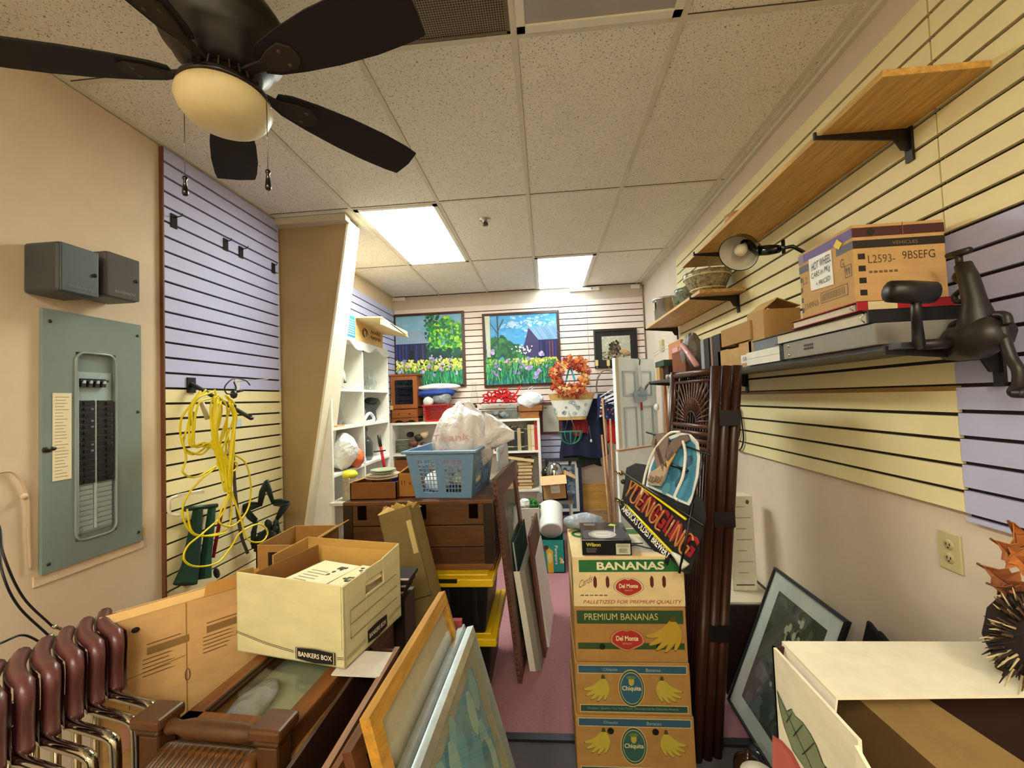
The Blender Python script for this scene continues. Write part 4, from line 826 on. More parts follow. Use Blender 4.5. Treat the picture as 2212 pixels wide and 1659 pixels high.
# green half round wire basket
c=A(1232,932,Y=4.62); t=T('wire_planter','green half round wire hanging planter below the straw bag','planter',c-V((0,0,.14)))
R1=.128; b=B(); b.tube([c+V((math.cos(2*pi*k/24)*R1,math.sin(2*pi*k/24)*.06,0)) for k in range(24)],.005,'#1f7a58',6,closed=True); b.build('rim','satin',t)
b=B()
for k in range(12):
    a=2*pi*k/12; b.tube([c+V((math.cos(a)*R1*math.cos(q),math.sin(a)*.06*math.cos(q),-.14*math.sin(q))) for q in [i*pi/12 for i in range(7)]],.003,'#2a8a64',5)
b.build('ribs','satin',t)
b=B(); b.tube([c+V((-.06,0,0)),c+V((.0,.10,.20)),V((c.x,4.83,c.z+.34)),V((c.x,5.09,c.z+.36))],.002,'#9a9a8a',5); b.tube([c+V((.06,0,0)),c+V((.0,.10,.20))],.002,'#9a9a8a',5); b.build('wire','metal',t)
b=B(); b.ball(A(1277,952,Y=4.80),.012,.01,.02,'#e8e4e0',8); b.tube([A(1277,950,Y=4.8),A(1272,920,Y=4.8)],.002,'#8a8a90',5); one(b,'keyring','small white ornament hanging in front of the navy coat','ornament','satin')
# blue framed picture on the floor at the back
p=[A(1212,1008,Y=4.95),A(1252,1005,Y=4.95),A(1256,1112,Y=4.72),A(1215,1112,Y=4.72)]
t=T('framed_picture','navy framed picture leaning low against the back wall','picture',(p[2]+p[3])/2)
def bluep(b,O,U,W):
    rnd=random.Random(3); b.flat(O,U,W,[(0,0),(1,0),(1,1),(0,1)],'#4a5a70')
    for k in range(70): b.disc(O,U,W,rnd.uniform(.1,.9),rnd.uniform(.08,.92),.09,.05,rnd.choice(['#2c3c54','#6a7c90','#8a98a4','#3a4a60','#20283a']),7,lift=.0003+k*.00001)
O_=V((A(1180,1060,Y=4.9).x,4.93,.25)); picture(t,O_,(1,0,0),V((0,.03,.72)),.42,.66,.04,.025,'#141a38',bluep,matw=.035,matcol='#d6d8d4')
b=B(); x0,x1,z0,z1=rect(1258,1318,1046,1102,5.0); b.box(x0,x1,5.02,5.04,z0,z1,'#c29348'); one(b,'plywood_board','orange plywood sheet leaning low against the back wall','plywood','wood_x')
b=B(); b.box(x0,x1,5.0,5.05,0,z0,'#a88a64'); one(b,'plank','wooden plank supporting the plywood by the back wall','plank','wood_x')
b=B(); a=A(1245,990,Y=5.03); b.box(a.x-.03,a.x+.03,5.0,5.05,a.z-.02,a.z+.18,'#2a241c'); one(b,'wall_bracket','dark vertical bracket on the back wall under the jacket','bracket','satin')
# wire rack / small table with cardboard box + kettle
x0,x1=A(1160,1085,Y=4.3).x,A(1238,1085,Y=4.3).x; zt=A(1200,1083,Y=4.2).z
t=T('side_shelf','grey wooden rack shelf behind the white bin','rack',((x0+x1)/2,4.4,0))
b=B(); b.box(x0,x1,4.2,4.6,zt-.03,zt,'#7a7268'); b.build('shelf','wood_x',t)
for (x,y) in ((x0+.01,4.22),(x1-.03,4.22),(x0+.01,4.56),(x1-.03,4.56)): b=B(); b.box(x,x+.02,y,y+.02,0,zt-.03,'#c8c4bc'); b.build('leg','satin',t)
xa,xb=A(1172,1050,Y=4.15).x,A(1226,1050,Y=4.15).x
t=T('cardboard_box','tan cardboard box with white label and folded flap on the rack in the back','cardboard box',((xa+xb)/2,4.3,zt))
zb=A(1200,1030,Y=4.2).z
b=B(); Mx=Matrix.Translation(V((xa,4.22,zt+.002)))@Matrix.Rotation(-.06,4,'Y'); b.M=Mx; w_=xb-xa; h_=zb-zt
b.box(0,w_,0,.01,0,h_,'#b98f62'); b.box(0,.01,0,.26,0,h_,'#a87f54'); b.box(w_-.01,w_,0,.26,0,h_,'#a87f54'); b.box(0,w_,.25,.26,0,h_,'#b98f62'); b.box(0,w_,0,.26,0,.01,'#a87f54'); b.build('body','card',t)
b=B(Mx); b.slab([(-.005,-.002,h_),(w_+.005,-.002,h_),(w_+.005,-.09,h_-.07),(-.005,-.09,h_-.07)],.006,'#e2b487'); b.slab([(w_,0,h_),(w_+.10,.02,h_-.06),(w_+.10,.24,h_-.06),(w_,.25,h_)],.006,'#c89a6a'); b.build('flap','card',t)
b=B(Mx); b.box(w_*.36,w_*.72,-.003,0,h_*.28,h_*.78,'#e6e2d6')
for k in range(7): b.box(w_*.40+k*.010,w_*.405+k*.010,-.0045,-.003,h_*.34,h_*.48,'#2a2a2a')
b.box(w_*.42,w_*.66,-.0045,-.003,h_*.60,h_*.64,'#3a3a3a'); b.build('label','printed',t)
c=V(((xa+xb)/2,4.33,zt+.02)); t=T('kettle','chrome and black kettle sticking out of the tan box in the back','kettle',c)
b=B(); b.lathe(c,[(0,.0),(.07,0),(.085,.06),(.09,.20),(.085,.27),(.06,.33),(.02,.35),(0,.35)],'#b9bcbe',24); b.build('body','chrome',t)
b=B(); b.lathe(c+V((-.08,.02,.22)),[(0,-.02),(.05,-.02),(.055,.03),(.02,.08),(0,.08)],'#1a1a1c',16); b.build('handle','gloss',t)
# pampers box (open top) with white bin, greige box, flowers
x0,x1=-.135,.118; yb0=3.92
t=T('diaper_box','teal diaper box standing on the carpet in the back','cardboard box',((x0+x1)/2,4.1,0))
TE='#1f9a90'
b=B(); b.box(x0,x1,yb0,yb0+.008,.001,.30,TE); b.box(x0,x0+.008,yb0,4.28,.001,.30,TE); b.box(x1-.008,x1,yb0,4.28,.001,.30,TE); b.box(x0,x1,4.272,4.28,.001,.30,TE); b.box(x0,x1,yb0,4.28,.001,.01,TE); b.build('body','printed',t)
b=B(); y=yb0-.0008; b.flat((x0,y,0),(1,0,0),(0,0,1),[(.095,.004),(.145,.004),(.145,.20),(.10,.24),(.085,.2)],'#e6b81e'); b.disc((x0,y-.0005,0),(1,0,0),(0,0,1),.115,.14,.022,.05,'#e8d890',14)
b.flat((x0,y-.0005,0),(1,0,0),(0,0,1),[(0,.20),(.07,.20),(.10,.245),(.07,.25),(.0,.235)],'#7a4a34'); b.disc((x0,y-.0006,0),(1,0,0),(0,0,1),.085,.235,.022,.02,'#4a2c20',12)
b.text('Pampers',(x0+.155,y-.0005,.25),(0,0,-1),(1,0,0),0,0,.17,.035,'#f0f4f0',bold=.01)
for k,(u,v_) in enumerate(((.215,.10),(.225,.12),(.21,.13),(.235,.10))): b.disc((x0,y-.0004,0),(1,0,0),(0,0,1),u,v_,.010,.014,['#e8d84a','#f0f0e0','#e8b83a','#f0f0e0'][k],8)
b.build('print','printed',t)
Mx=Matrix.Translation(A(1192,1150,Y=3.98))@Matrix.Rotation(math.radians(-68),4,'X')@Matrix.Rotation(math.radians(0),4,'Z')
t=T('trash_bin','white cylindrical bin lying tipped with its grey base towards the viewer','bin',A(1192,1150,Y=3.98))
c0=A(1191,1147,Y=3.93); ax=V((.0,.55,.36)).normalized(); b=B(); Q=V((0,0,1)).rotation_difference(ax).to_matrix().to_4x4()
b.lathe(c0,[(.0,.0),(.10,.0),(.105,.012),(.118,.26),(.121,.27),(.116,.27)],'#e9eeee',32,M=Q); b.build('body','satin',t)
b=B(); b.lathe(c0,[(0,-.003),(.088,-.003),(.094,.0)],'#aeb4b2',32,M=Q); b.build('base','satin',t)
x0,x1=A(1130,1130,Y=4.0).x,A(1166,1130,Y=4.0).x; zt=A(1150,1098,Y=4.0).z
t=T('grey_carton','pale grey carton with window grid print behind the leaning boards','cardboard box',((x0+x1)/2,4.1,0))
b=B(); b.box(x0-.06,x1,3.99,4.012,.0,zt,'#c2bcae'); b.box(x1-.008,x1,4.0,4.25,0,zt,'#aaa497'); b.box(x0-.06,x0-.052,4.0,4.25,0,zt,'#aaa497'); b.box(x0-.06,x1,4.242,4.25,0,zt,'#aaa497'); b.box(x0-.06,x1,4.0,4.25,0,.008,'#aaa497'); b.build('body','card',t)
b=B(); O_=V((x1-.075,3.9885,zt-.20))
for k in range(3): b.box(O_.x+k*.025,O_.x+k*.025+.003,3.988,3.9899,O_.z,O_.z+.12,'#2a2a2a')
for k in range(5): b.box(O_.x,O_.x+.053,3.988,3.9899,O_.z+k*.03,O_.z+k*.03+.003,'#2a2a2a')
b.build('print','printed',t)
c=A(1153,1092,Y=4.08); b=B()
for k in range(26): b.ball(c+V((random.uniform(-.05,.06),random.uniform(-.05,.05),random.uniform(-.05,.06))),.022,.02,.02,random.choice(['#f0dc20','#2c7a2a','#1f5a20','#e8e43a','#3a9a34']),6,amp=.3,seed=k)
b.tube([c,c+V((0,0,-.2))],.01,'#2c5a24',5); one(b,'artificial_flowers','bunch of yellow artificial flowers in the grey carton','flowers','foliage')
cloth_heap('white_tissue','white crumpled tissue left of the yellow flowers',A(1133,1090,Y=4.08),.06,.05,.06,'#e2e4dc',3,.3,'bag',cat='tissue')
cloth_heap('plastic_package','clear blue plastic package behind the black baseball box',V((A(1262,1142,Y=2.24).x,2.22,.968)),.11,.06,.042,'#9aa6b6',5,.12,'bag',cat='plastic bag')
b=B(); b.lathe(V((A(1250,1105,Y=4.55).x,4.55,0)),[(0,0),(.05,0),(.06,.2),(.07,.33),(.05,.38),(0,.39)],'#1a1816',16); one(b,'black_vase','tall black vase on the floor beside the navy framed picture','bowl','gloss')
# ---- white six panel door leaning in the right corner
P0=V((.688,4.11,0)); P1=V((1.17,4.50,0)); U=(P1-P0).normalized(); wd=(P1-P0).length; N_=V((U.y,-U.x,0))
t=T('panel_door','white six panel door leaning in the right corner by the shelves','door',(P0+P1)/2)
DC='#ecfaff'; hd=1.985
b=B(); b.slab([P0,P0+V((0,0,hd)),P1+V((0,0,hd)),P1],.035,DC); b.build('slab','satin',t,bevel=.003)
def pnl(u0,u1,z0,z1):
    b=B(); O=P0+U*u0*wd+V((0,0,z0))+N_*.001; frame_ring(b,O,U,V((0,0,1)),(u1-u0)*wd,z1-z0,.014,.012,'#b9c6cc'); w2=(u1-u0)*wd
    b.slab([O+U*.035+V((0,0,.035)),O+U*(w2-.035)+V((0,0,.035)),O+U*(w2-.035)+V((0,0,z1-z0-.035)),O+U*.035+V((0,0,z1-z0-.035))],.009,DC); b.build('raised_panel','satin',t)
for (u0,u1) in ((.15,.46),(.56,.87)):
    pnl(u0,u1,1.60,1.86); pnl(u0,u1,.85,1.50); pnl(u0,u1,.16,.74)
b=B(); e=.05
b.slab([P0+N_*.002,P0+N_*.002+V((0,0,hd)),P0+N_*.002+U*.045+V((0,0,hd)),P0+N_*.002+U*.045],-.004,'#d8ccb4'); b.build('edge_strip','satin',t)
p=P0+U*wd*.53+V((0,0,hd+.005)); t=T('door_sign','small pale blue hanging sign with a red tassel on the white door','sign',p-V((0,0,.42)))
b=B(); b.tube([p+N_*.01,p+N_*.04+V((0,0,-.02)),p+N_*.03+V((0,0,-.07))],.006,'#1a1a1a',6); b.build('hook','satin',t)
b=B(); b.box(-.018,.018,-.003,.003,-.02,.02,'#eeeeee'); b=B(); q=p+N_*.03; b.slab([q+U*-.02+V((0,0,-.05)),q+U*.02+V((0,0,-.05)),q+U*.022+V((0,0,-.30)),q+U*-.022+V((0,0,-.30))],.003,'#e8eaf0'); b.build('strap','cloth',t)
b=B(); q=p+N_*.035; b.slab([q+U*-.10+V((0,0,-.34)),q+U*.10+V((0,0,-.32)),q+U*.09+V((0,0,-.43)),q+U*-.08+V((0,0,-.45))],.012,'#9fb6cc'); b.tube([q+U*(-.07+.01*k)+V((0,0,-.385+.012*math.sin(k*1.9)))+N_*.015 for k in range(14)],.002,'#6d8aa6',4); b.build('plaque','printed',t)
b=B(); b.tube([q+U*-.06+V((0,0,-.34)),q+V((0,0,-.29)),q+U*.06+V((0,0,-.33))],.002,'#6a6a6a',5); b.build('string','matte',t)
b=B(); b.slab([q+U*-.012+V((0,0,-.45)),q+U*.012+V((0,0,-.45)),q+U*.012+V((0,0,-.53)),q+U*-.008+V((0,0,-.53))],.006,'#b01828'); b.build('tassel','cloth',t)
# white knob rail board below the door
P2=A(1337,1010,Y=3.2); P3=A(1420,1000,Y=3.35); 
t=T('peg_board','white painted peg board with brass knobs standing in front of the door','peg rack',V((P2.x,3.2,0)))
bx=A(1334,1060,Y=3.2).x; b=B(); zt=A(1340,975,Y=3.2).z; q=V((bx,3.2,0)); e=q+U*.40
b.slab([q,q+V((0,0,zt)),e+V((0,0,zt)),e],-.02,'#ecf6fa'); b.slab([q+V((0,0,zt))-N_*.01,e+V((0,0,zt))-N_*.01,e+V((0,0,zt))+N_*.03,q+V((0,0,zt))+N_*.03],-.012,'#b08a68'); b.build('board','satin',t)
for (px,py) in ((1340,1020),(1352,1022),(1362,1045),(1338,1080)):
    a=A(px,py,Y=3.2); a.y=3.2+(a.x-bx)*U.y/U.x-.06; b=B(); b.cyl(a,a-N_*.06,.008,'#b89a58',8); b.ball(a,.02,.014,.02,'#c8a868',10); b.build('knob','chrome',t)
# ---- under-shelf hangings between door and rattan screen
x=1.12; b=B(); pa=A(1436,845,X=x); b.bar(A(1436,827,X=x),A(1443,962,X=x),.03,.02,'#b8713a',up=(1,0,0)); one(b,'wood_strip','upright orange brown wooden strip hanging under the dark shelf end','wood strip','wood_z')
for (px0,px1,py0,py1,c,l,m) in ((1444,1456,850,900,'#e9e0dc','white and pink striped cloth hanging under the dark shelf'),(1452,1466,845,880,'#d89a90','salmon cloth hanging between the striped cloths'),(1458,1472,850,905,'#7d8aa0','blue grey striped cloth hanging beside the rattan screen')) and [(a,b_,c_,d_,e_,f_,0) for a,b_,c_,d_,e_,f_ in ((1444,1456,850,940,'#e9e0dc','white and pink striped cloth hanging under the dark shelf'),(1452,1466,845,880,'#d89a90','salmon cloth hanging between the striped cloths'),(1458,1472,850,905,'#7d8aa0','blue grey striped cloth hanging beside the rattan screen'))]:
    g=garment('hanging_cloth',l,px0,px1,py0,py1,3.15,c,px0,taper=.9,d=.03,cat='cloth',fold=5); q=A((px0+px1)/2,py0+2,Y=3.15); b=B(); b.tube([q,(q.x,q.y,1.712)],.003,'#d8d4d0',5); b.build('hanger_hook','metal',g)
b=B(); b.flat(A(1446,942,Y=3.0),(1,0,0),(0,0,1),[(0,0),(.10,0),(.11,.10),(.075,.18),(.045,.20),(.01,.12)],'#c01828',t=.03); q=A(1446,942,Y=3.0); b.tube([q+V((.06,-.01,.18)),(q.x+.06,q.y-.01,1.712)],.002,'#c01828',4); one(b,'pennant','pointed red cloth hanging behind the neon sign','cloth','cloth')
a=A(1340,1,Y=3) 
b=B(); 
for k in range(6): p=A(1444+k*5,832,X=1.1); p.z=1.725; b.tube([p,p+V((0,0,-.06))],.004,'#6a4a3a',5)
one(b,'peg_row','row of small pegs under the far end of the dark shelf','pegs','satin')
b=B(); a=A(1418,880,X=1.0); b.ball(a,.02,.05,.035,'#d8dcd4',10); b.tube([a,(a.x,a.y,1.72)],.002,'#c8c8c0',4); one(b,'shell_dish','small white curved dish hanging beside the door under the shelf','dish','gloss')
# ================================================================ CENTRE: TOTES, TRUNK, BASKET
def tote(z0,h,y0,x0,x1,yb,lab,dy=0):
    t=T('storage_tote',lab,'storage tote',((x0+x1)/2,(y0+yb)/2,z0),'black totes with yellow lids')
    b=B(); a=.03; b.hexa([(x0+a,y0+a,z0),(x1-a,y0+a,z0),(x1-a,yb-a,z0),(x0+a,yb-a,z0),(x0,y0,z0+h-.05),(x1,y0,z0+h-.05),(x1,yb,z0+h-.05),(x0,yb,z0+h-.05)],'#0d0d0e')
    for k in range(5): x=x0+.08+k*(x1-x0-.16)/4; b.box(x-.02,x+.02,y0+.001,y0+.03,z0+.05,z0+h-.06,'#101011')
    b.build('body','satin',t,bevel=.02)
    b=B(); b.box(x0-.03,x1+.03,y0-.035,yb+.03,z0+h-.055,z0+h-.012,'#e0b90e'); b.box(x0,x1,y0,yb,z0+h-.012,z0+h,'#e0b90e')
    b.build('lid','satin',t,bevel=.018)
    for q in (.3,.72): b=B(); b.box(x0+(x1-x0)*q-.05,x0+(x1-x0)*q+.05,y0-.04,y0-.03,z0+h-.03,z0+h-.012,'#1a1608'); b.build('latch','satin',t)
tote(0,.36,2.28,-1.12,-.345,2.80,'lower black storage tote with yellow lid on the floor under the trunk')
tote(.361,.33,2.24,-1.10,-.345,2.78,'upper black storage tote with yellow lid directly beneath the trunk')
tx0,tx1,ty0,ty1,tz0,tz1=-1.165,-.318,2.30,2.86,.694,1.072; WC='#6a3a18'
t=T('storage_chest','old brown plank trunk standing on the black totes','trunk',((tx0+tx1)/2,2.58,tz0))
b=B(); h=(tz1-tz0-.02)/3
for k in range(3): b.box(tx0+.004,tx1-.004,ty0,ty1,tz0+.004+k*h,tz0+(k+1)*h-.001,['#4f2f12','#5c3815','#573514'][k])
b.box(tx0,tx1,ty0-.008,ty1,tz0,tz0+.03,'#7a4a20'); b.build('body','wood_x',t,bevel=.002)
b=B(); 
for k in range(4): w_=(ty1-ty0+.03)/4; b.box(tx0-.006,tx1+.006,ty0-.006+k*w_,ty0-.008+(k+1)*w_,tz1-.02,tz1,['#6a3f18','#4a2a10','#523014','#4d2c12'][k])
b.build('lid','wood_x',t,bevel=.003)
for x in (tx0-.004,tx1-.05): b=B(); b.box(x,x+.054,ty0-.006,ty0+.004,tz0,tz1-.02,'#24150c'); b.box(x,x+.054,ty0,ty1,tz0,tz0+.002,'#24150c'); b.build('corner_band','satin',t)
for x in (tx0+.08,-.74,tx1-.13): b=B(); b.box(x,x+.05,ty0-.005,ty0,tz1-.10,tz1-.022,'#1e120b'); b.build('hinge','metal',t)
Mb=Matrix.Translation(V((-.585,2.585,tz1+.001)))@Matrix.Rotation(math.radians(-5),4,'Z')
lb=basket('laundry_basket','blue plastic laundry basket on top of the trunk',Mb,.405,.56,.275,.82,'#6f93b8',(.12,.80,[(0,.16,1),(.16,.42,0),(.42,.56,1),(.56,.82,0),(.82,1,1)],5,8),rim=.018)
# items inside: white bag with red letters, cushion
t=T('shopping_bag','bulging white plastic shopping bag with red outline letters in the blue basket','plastic bag',(-.56,2.6,tz1+.02))
b=B(); cb=V((-.525,2.60,1.37))
def bag(u,v):
    th=2*pi*u; ph=pi*(.02+.96*v); r=1+.05*math.sin(5*th+2*ph)+.035*math.sin(11*th-3*ph+1)+.03*math.sin(3*th+7*ph)+.02*math.sin(17*th+4*ph)
    return cb+V((.18*r*math.sin(ph)*math.cos(th),.20*r*math.sin(ph)*math.sin(th),-.215*math.cos(ph)*r+ (.03*math.sin(3*th) if v>.9 else 0)))
b.grid(bag,40,26,'#e4e2e4'); b.build('bag_body','bag',t)
b=B(); e=V((-.37,2.55,1.43))
def wing(u,v):
    th=2*pi*u; p=e+V((v*.17,0,-v*.03)); r=.11*(1-v*.75)*(1+.15*math.sin(4*th+v*5)); return p+V((0,r*.7*math.cos(th),r*math.sin(th)))
b.grid(wing,20,8,'#e8e6e8'); b.build('bag_handle','bag',t)
b=B(); O_=cb+V((-.16,-.225,-.01))
b.text('Thank',O_+V((0,0,.0)),(1,0,.03),(0,0,1),.02,.03,.22,.04,'#d9a3a3',lift=.001); b.text('You',O_,(1,0,.03),(0,0,1),.06,-.05,.13,.04,'#d9a3a3',lift=.001)
b.text('Thank',O_+V((0,0,-.13)),(1,0,.03),(0,0,1),.02,.02,.24,.045,'#d9a0a0',lift=.001); b.build('lettering','printed',t)
cloth_heap('white_pillow','white cloth bundle in the lower left of the blue basket',(-.67,2.50,1.14),.09,.12,.06,'#e2e2e2',4,.15)
cloth_heap('cream_yarn','cream yarn roll in the lower right of the blue basket',(-.49,2.48,1.16),.09,.12,.045,'#d9d0a8',5,.1)
b=B(); b.box(-.70,-.46,2.44,2.8,tz1+.008,tz1+.05,'#2a2c30'); one(b,'dark_magazine','dark flat item on the bottom of the blue basket','magazine','printed')
cloth_heap('plastic_bag','thin white bag hanging out behind the right side of the blue basket',(-.325,2.98,1.22),.045,.12,.16,'#dfe6ee',6,.15,'bag',cat='plastic bag')
# cardboard tray with plates, arrow box
t=T('cardboard_tray','shallow brown cardboard tray on the left end of the trunk','cardboard tray',(-1.0,2.5,tz1))
ax0,ax1,az=A(758,1060,Y=2.36).x,A(858,1060,Y=2.36).x,A(800,1042,Y=2.36).z
b=B(); b.box(ax0,ax1,2.35,2.356,tz1,az,'#7a4a1c'); b.box(ax0,ax1,2.65,2.656,tz1,az,'#6a4018'); b.box(ax0,ax0+.006,2.35,2.656,tz1,az,'#6a4018'); b.box(ax1-.006,ax1,2.35,2.656,tz1,az,'#6a4018'); b.box(ax0,ax1,2.35,2.656,tz1+.0005,tz1+.006,'#8a5a28'); b.build('body','card',t)
b=B(); b.slab([(ax0,2.348,az),(ax0-.01,2.35,az),(ax0+.02,2.66,az+.005),(ax0+.05,2.66,az)],.003,'#a87a3c'); b.build('flap','card',t)
pc=V(((ax0+ax1)/2+.01,2.48,az))
for k,(r,z,c,l) in enumerate(((.11,.0,'#c8b088','large tan plate lying on the cardboard tray'),(.10,.012,'#bfa880','second tan plate in the cardboard tray'),(.078,.028,'#8f9a80','small grey green plate near the top of the tray stack'),(.075,.040,'#a3ab90','topmost small green plate in the cardboard tray'))):
    b=B(); b.lathe(pc+V((0,0,z)),[(0,0),(r*.6,0),(r,.012),(r*1.02,.016),(r*.97,.016),(r*.58,.005),(0,.005)],c,28); one(b,'plate',l,'plate','gloss','plates in the cardboard tray')
b=B(); b.lathe(V((ax1-.03,2.44,tz1+.008)),[(0,0),(.025,0),(.035,.05),(.038,.085),(.034,.085),(.02,.01)],'#1c2c8a',18); one(b,'blue_cup','cobalt blue cup at the right end of the cardboard tray','cup','gloss')
b=B(); b.lathe(V((ax1-.035,2.395,tz1+.008)),[(0,0),(.02,0),(.03,.02),(.032,.04),(.028,.04)],'#a9c4dc',16); one(b,'glass_dish','pale blue glass dish in front of the cobalt cup','dish','gloss')
b=B(); a=V((-1.12,2.76,1.073)); b.lathe(a,[(0,0),(.05,0),(.055,.02),(.02,.05),(0,.055)],'#3a2c2a',14); one(b,'round_tin','dark round tin behind the left end of the cardboard tray','tin','gloss')
t=T('arrow_box','small brown cardboard box with arrows between tray and blue basket','cardboard box',(-.83,2.5,tz1))
b0,b1,bz=A(861,1050,Y=2.40).x,A(915,1050,Y=2.40).x,A(880,1022,Y=2.40).z
b=B(); b.box(b0,b1,2.395,2.40,tz1,bz,'#a5702e'); b.box(b0,b0+.005,2.395,2.62,tz1,bz,'#8a5c26'); b.box(b0,b1,2.615,2.62,tz1,bz,'#a5702e'); b.box(b0,b1,2.395,2.62,tz1,tz1+.005,'#8a5c26'); b.slab([(b0,2.395,bz),(b0,2.62,bz),(b0+.07,2.64,bz+.045),(b0+.03,2.5,bz+.03)],.004,'#d29a58'); b.build('body','card',t)
b=B(); y=2.3945
for q in (0,.016): b.flat((b0+.018+q,y,tz1+.07),(1,0,0),(0,0,1),[(.002,0),(.006,0),(.006,.02),(.009,.02),(.004,.03),(-.001,.02),(.002,.02)],'#5a1c14')
b.disc((b0,y,tz1),(1,0,0),(0,0,1),.07,.08,.008,.008,'#6a4418',10); b.build('print','printed',t)
# tall cardboard tube box leaning in front of trunk
p=[A(822,1108,Y=2.10),A(905,1085,Y=2.10)]
t=T('long_carton','tall narrow cardboard carton with crumpled open top leaning in front of the trunk','cardboard box',(-.62,2.0,0))
top=A(862,1100,Y=2.12); bot=V((-.46,1.92,.0)); d=(top-bot).normalized(); s1=d.cross(V((0,1,.2))).normalized(); s2=s1.cross(d).normalized(); w1,w2=.088,.06
b=B(); q=[bot+s1*a_*w1+s2*c_*w2 for a_,c_ in ((-1,-1),(1,-1),(1,1),(-1,1))]; L_=(top-bot).length; q2=[x_+d*L_ for x_ in q]
for k in range(4): b.slab([q[k],q[(k+1)%4],q2[(k+1)%4],q2[k]],.004,['#7d6a3c','#8a7340','#6a5628','#8a7340'][k])
b.build('body','card',t)
b=B(); random.seed(8)
for k in range(12):
    a_=random.uniform(-1,1);c_=random.uniform(-1,1); o=top+s1*a_*w1+s2*c_*w2-d*.03; b.add([o,o+s1*.05+d*random.uniform(.0,.05),o+d*random.uniform(.03,.07)+s2*random.uniform(-.04,.04),o-s1*.05+d*random.uniform(0,.04)],[(0,1,2),(0,2,3)],random.choice(['#c8a860','#b8944a','#d2b674']))
b.build('crumpled_flap','card',t,solid=.003)
b=B(); o=bot+d*L_*.62-s2*(w2+.0055); b.slab([o-s1*w1,o+s1*w1,o+s1*w1+d*.006,o-s1*w1+d*.006],.002,'#5a4820'); o=bot+d*L_*.80-s2*(w2+.0055); b.slab([o-s1*w1*.9,o-s1*w1*.6,o-s1*w1*.6+d*.16,o-s1*w1*.9+d*.16],.001,'#c9b67a'); b.build('tape','gloss',t)
# ---- boards leaning on the totes/trunk
def lean(name,label,b0,b1,t1,t0,th,col,cat,matn='matte',group=None):
    t=T(name,label,cat,(V(b0)+V(b1))/2,group); b=B(); b.slab([V(b0),V(b1),V(t1),V(t0)],th,col); b.build('board',matn,t,bevel=.002); return t
# ornate brown frame
def brownart(b,O,U,W):
    b.flat(O,U,W,[(0,0),(1,0),(1,1),(0,1)],'#7c8078'); b.disc(O,U,W,.5,.55,.3,.3,'#a3a698',16,lift=.0005); b.flat(O,U,W,[(.3,.1),(.38,.1),(.30,.7),(.22,.7)],'#b8bcae',lift=.0006)
bn=V((-.225,2.42,.0)); un=V((.055,.74,0)); wn=V((-.105,0,1.16)).normalized()
t=T('ornate_frame','brown ornate mirror frame leaning against the right side of the trunk','picture frame',bn+V((0,.3,0)))
O_=bn+un*0; Uv=un.normalized(); 
# plane facing +x : U must run towards the viewer
O2=bn; U2=Uv; picture(t,O2,U2,wn,un.length,1.165,.12,.03,'#6a4434',brownart,glass='pane',mat_='wood_z')
b=B()
for k in range(38): q=O2-U2*.002+wn*(.02+k*.03)+V((.012,0,0)); b.ball(q,.008,.006,.011,'#5a3626',6)
b.build('beading','satin',t)
def canvas(lab,x,y0,y1,tx,h,th,edge,face):
    t=T('canvas',lab,'canvas',(x,(y0+y1)/2,0),'boards leaning beside the trunk'); b=B(); b.slab([(x+.035,y1,0),(x,y0,0),(tx,y0,h),(tx+.035,y1,h)],-th,face); b.build('panel','matte',t,bevel=.001)
    b=B(); b.box(0,0,0,0,0,0,edge) if 0 else None
    b.slab([(x+.001,y0-.001,0.001),(x-th,y0-.001,.001),(tx-th,y0-.001,h),(tx+.001,y0-.001,h)],.002,edge); b.build('edge','satin',t); return t
canvas('dark green board leaning just behind the white framed canvas',-.168,2.64,3.15,-.238,.72,.008,'#b9c4bc','#1c3a30')
canvas('thick white stretched canvas whose lower corner stands on the carpet beside the trunk',-.125,2.53,3.05,-.200,.585,.035,'#e4e0d2','#8f8a80')
b=B(); b.box(-.17,-.165,2.7,2.9,.3,.9,'#d8c8b8') if 0 else None
# slatted brown panel
t=T('slatted_panel','reddish brown slatted wooden panel between the white canvas and white board','wooden panel',(-.075,3.0,0))
b=B(); b.slab([(-.045,3.2,0),(-.08,2.66,0),(-.15,2.66,.75),(-.115,3.2,.75)],-.016,'#5f3520'); b.build('panel','wood_z',t)
b=B()
for k in range(12): y=2.70+k*.04; e=(y-2.66)*.065; b.slab([(-.079+e,y+.02,.02),(-.079+e,y,.02),(-.149+e,y,.73),(-.149+e,y+.02,.73)],.006,'#7a4a30')
b.build('slats','wood_z',t)
t=canvas('thin white rectangular board standing nearest the aisle with a scuffed left edge',-.053,2.77,3.20,-.122,.578,.012,'#f0ebe0','#eeeae6')
# ================================================================ FOREGROUND LEFT
class PL:
    "a real plane O,U,W (metres); P(px,py) gives the in-plane coordinates of a photo position"
    def __init__(s,O,U,W):
        s.O=V(O); s.U=V(U).normalized(); W=V(W); s.W=(W-s.U*W.dot(s.U)).normalized(); s.n=s.U.cross(s.W)
    def __call__(s,px,py):
        c=V((0,0,EZ)); d=A(px,py,Y=1)-c; k=(s.O-c).dot(s.n)/d.dot(s.n); q=c+d*k-s.O; return (q.dot(s.U),q.dot(s.W))
    def pt(s,u,w,l=0): return s.O+s.U*u+s.W*w+s.n*l
    def poly(s,b,pts,col,lift=.001,t=0): b.flat(s.O,s.U,s.W,[s(*p) for p in pts],col,lift=lift,t=t)
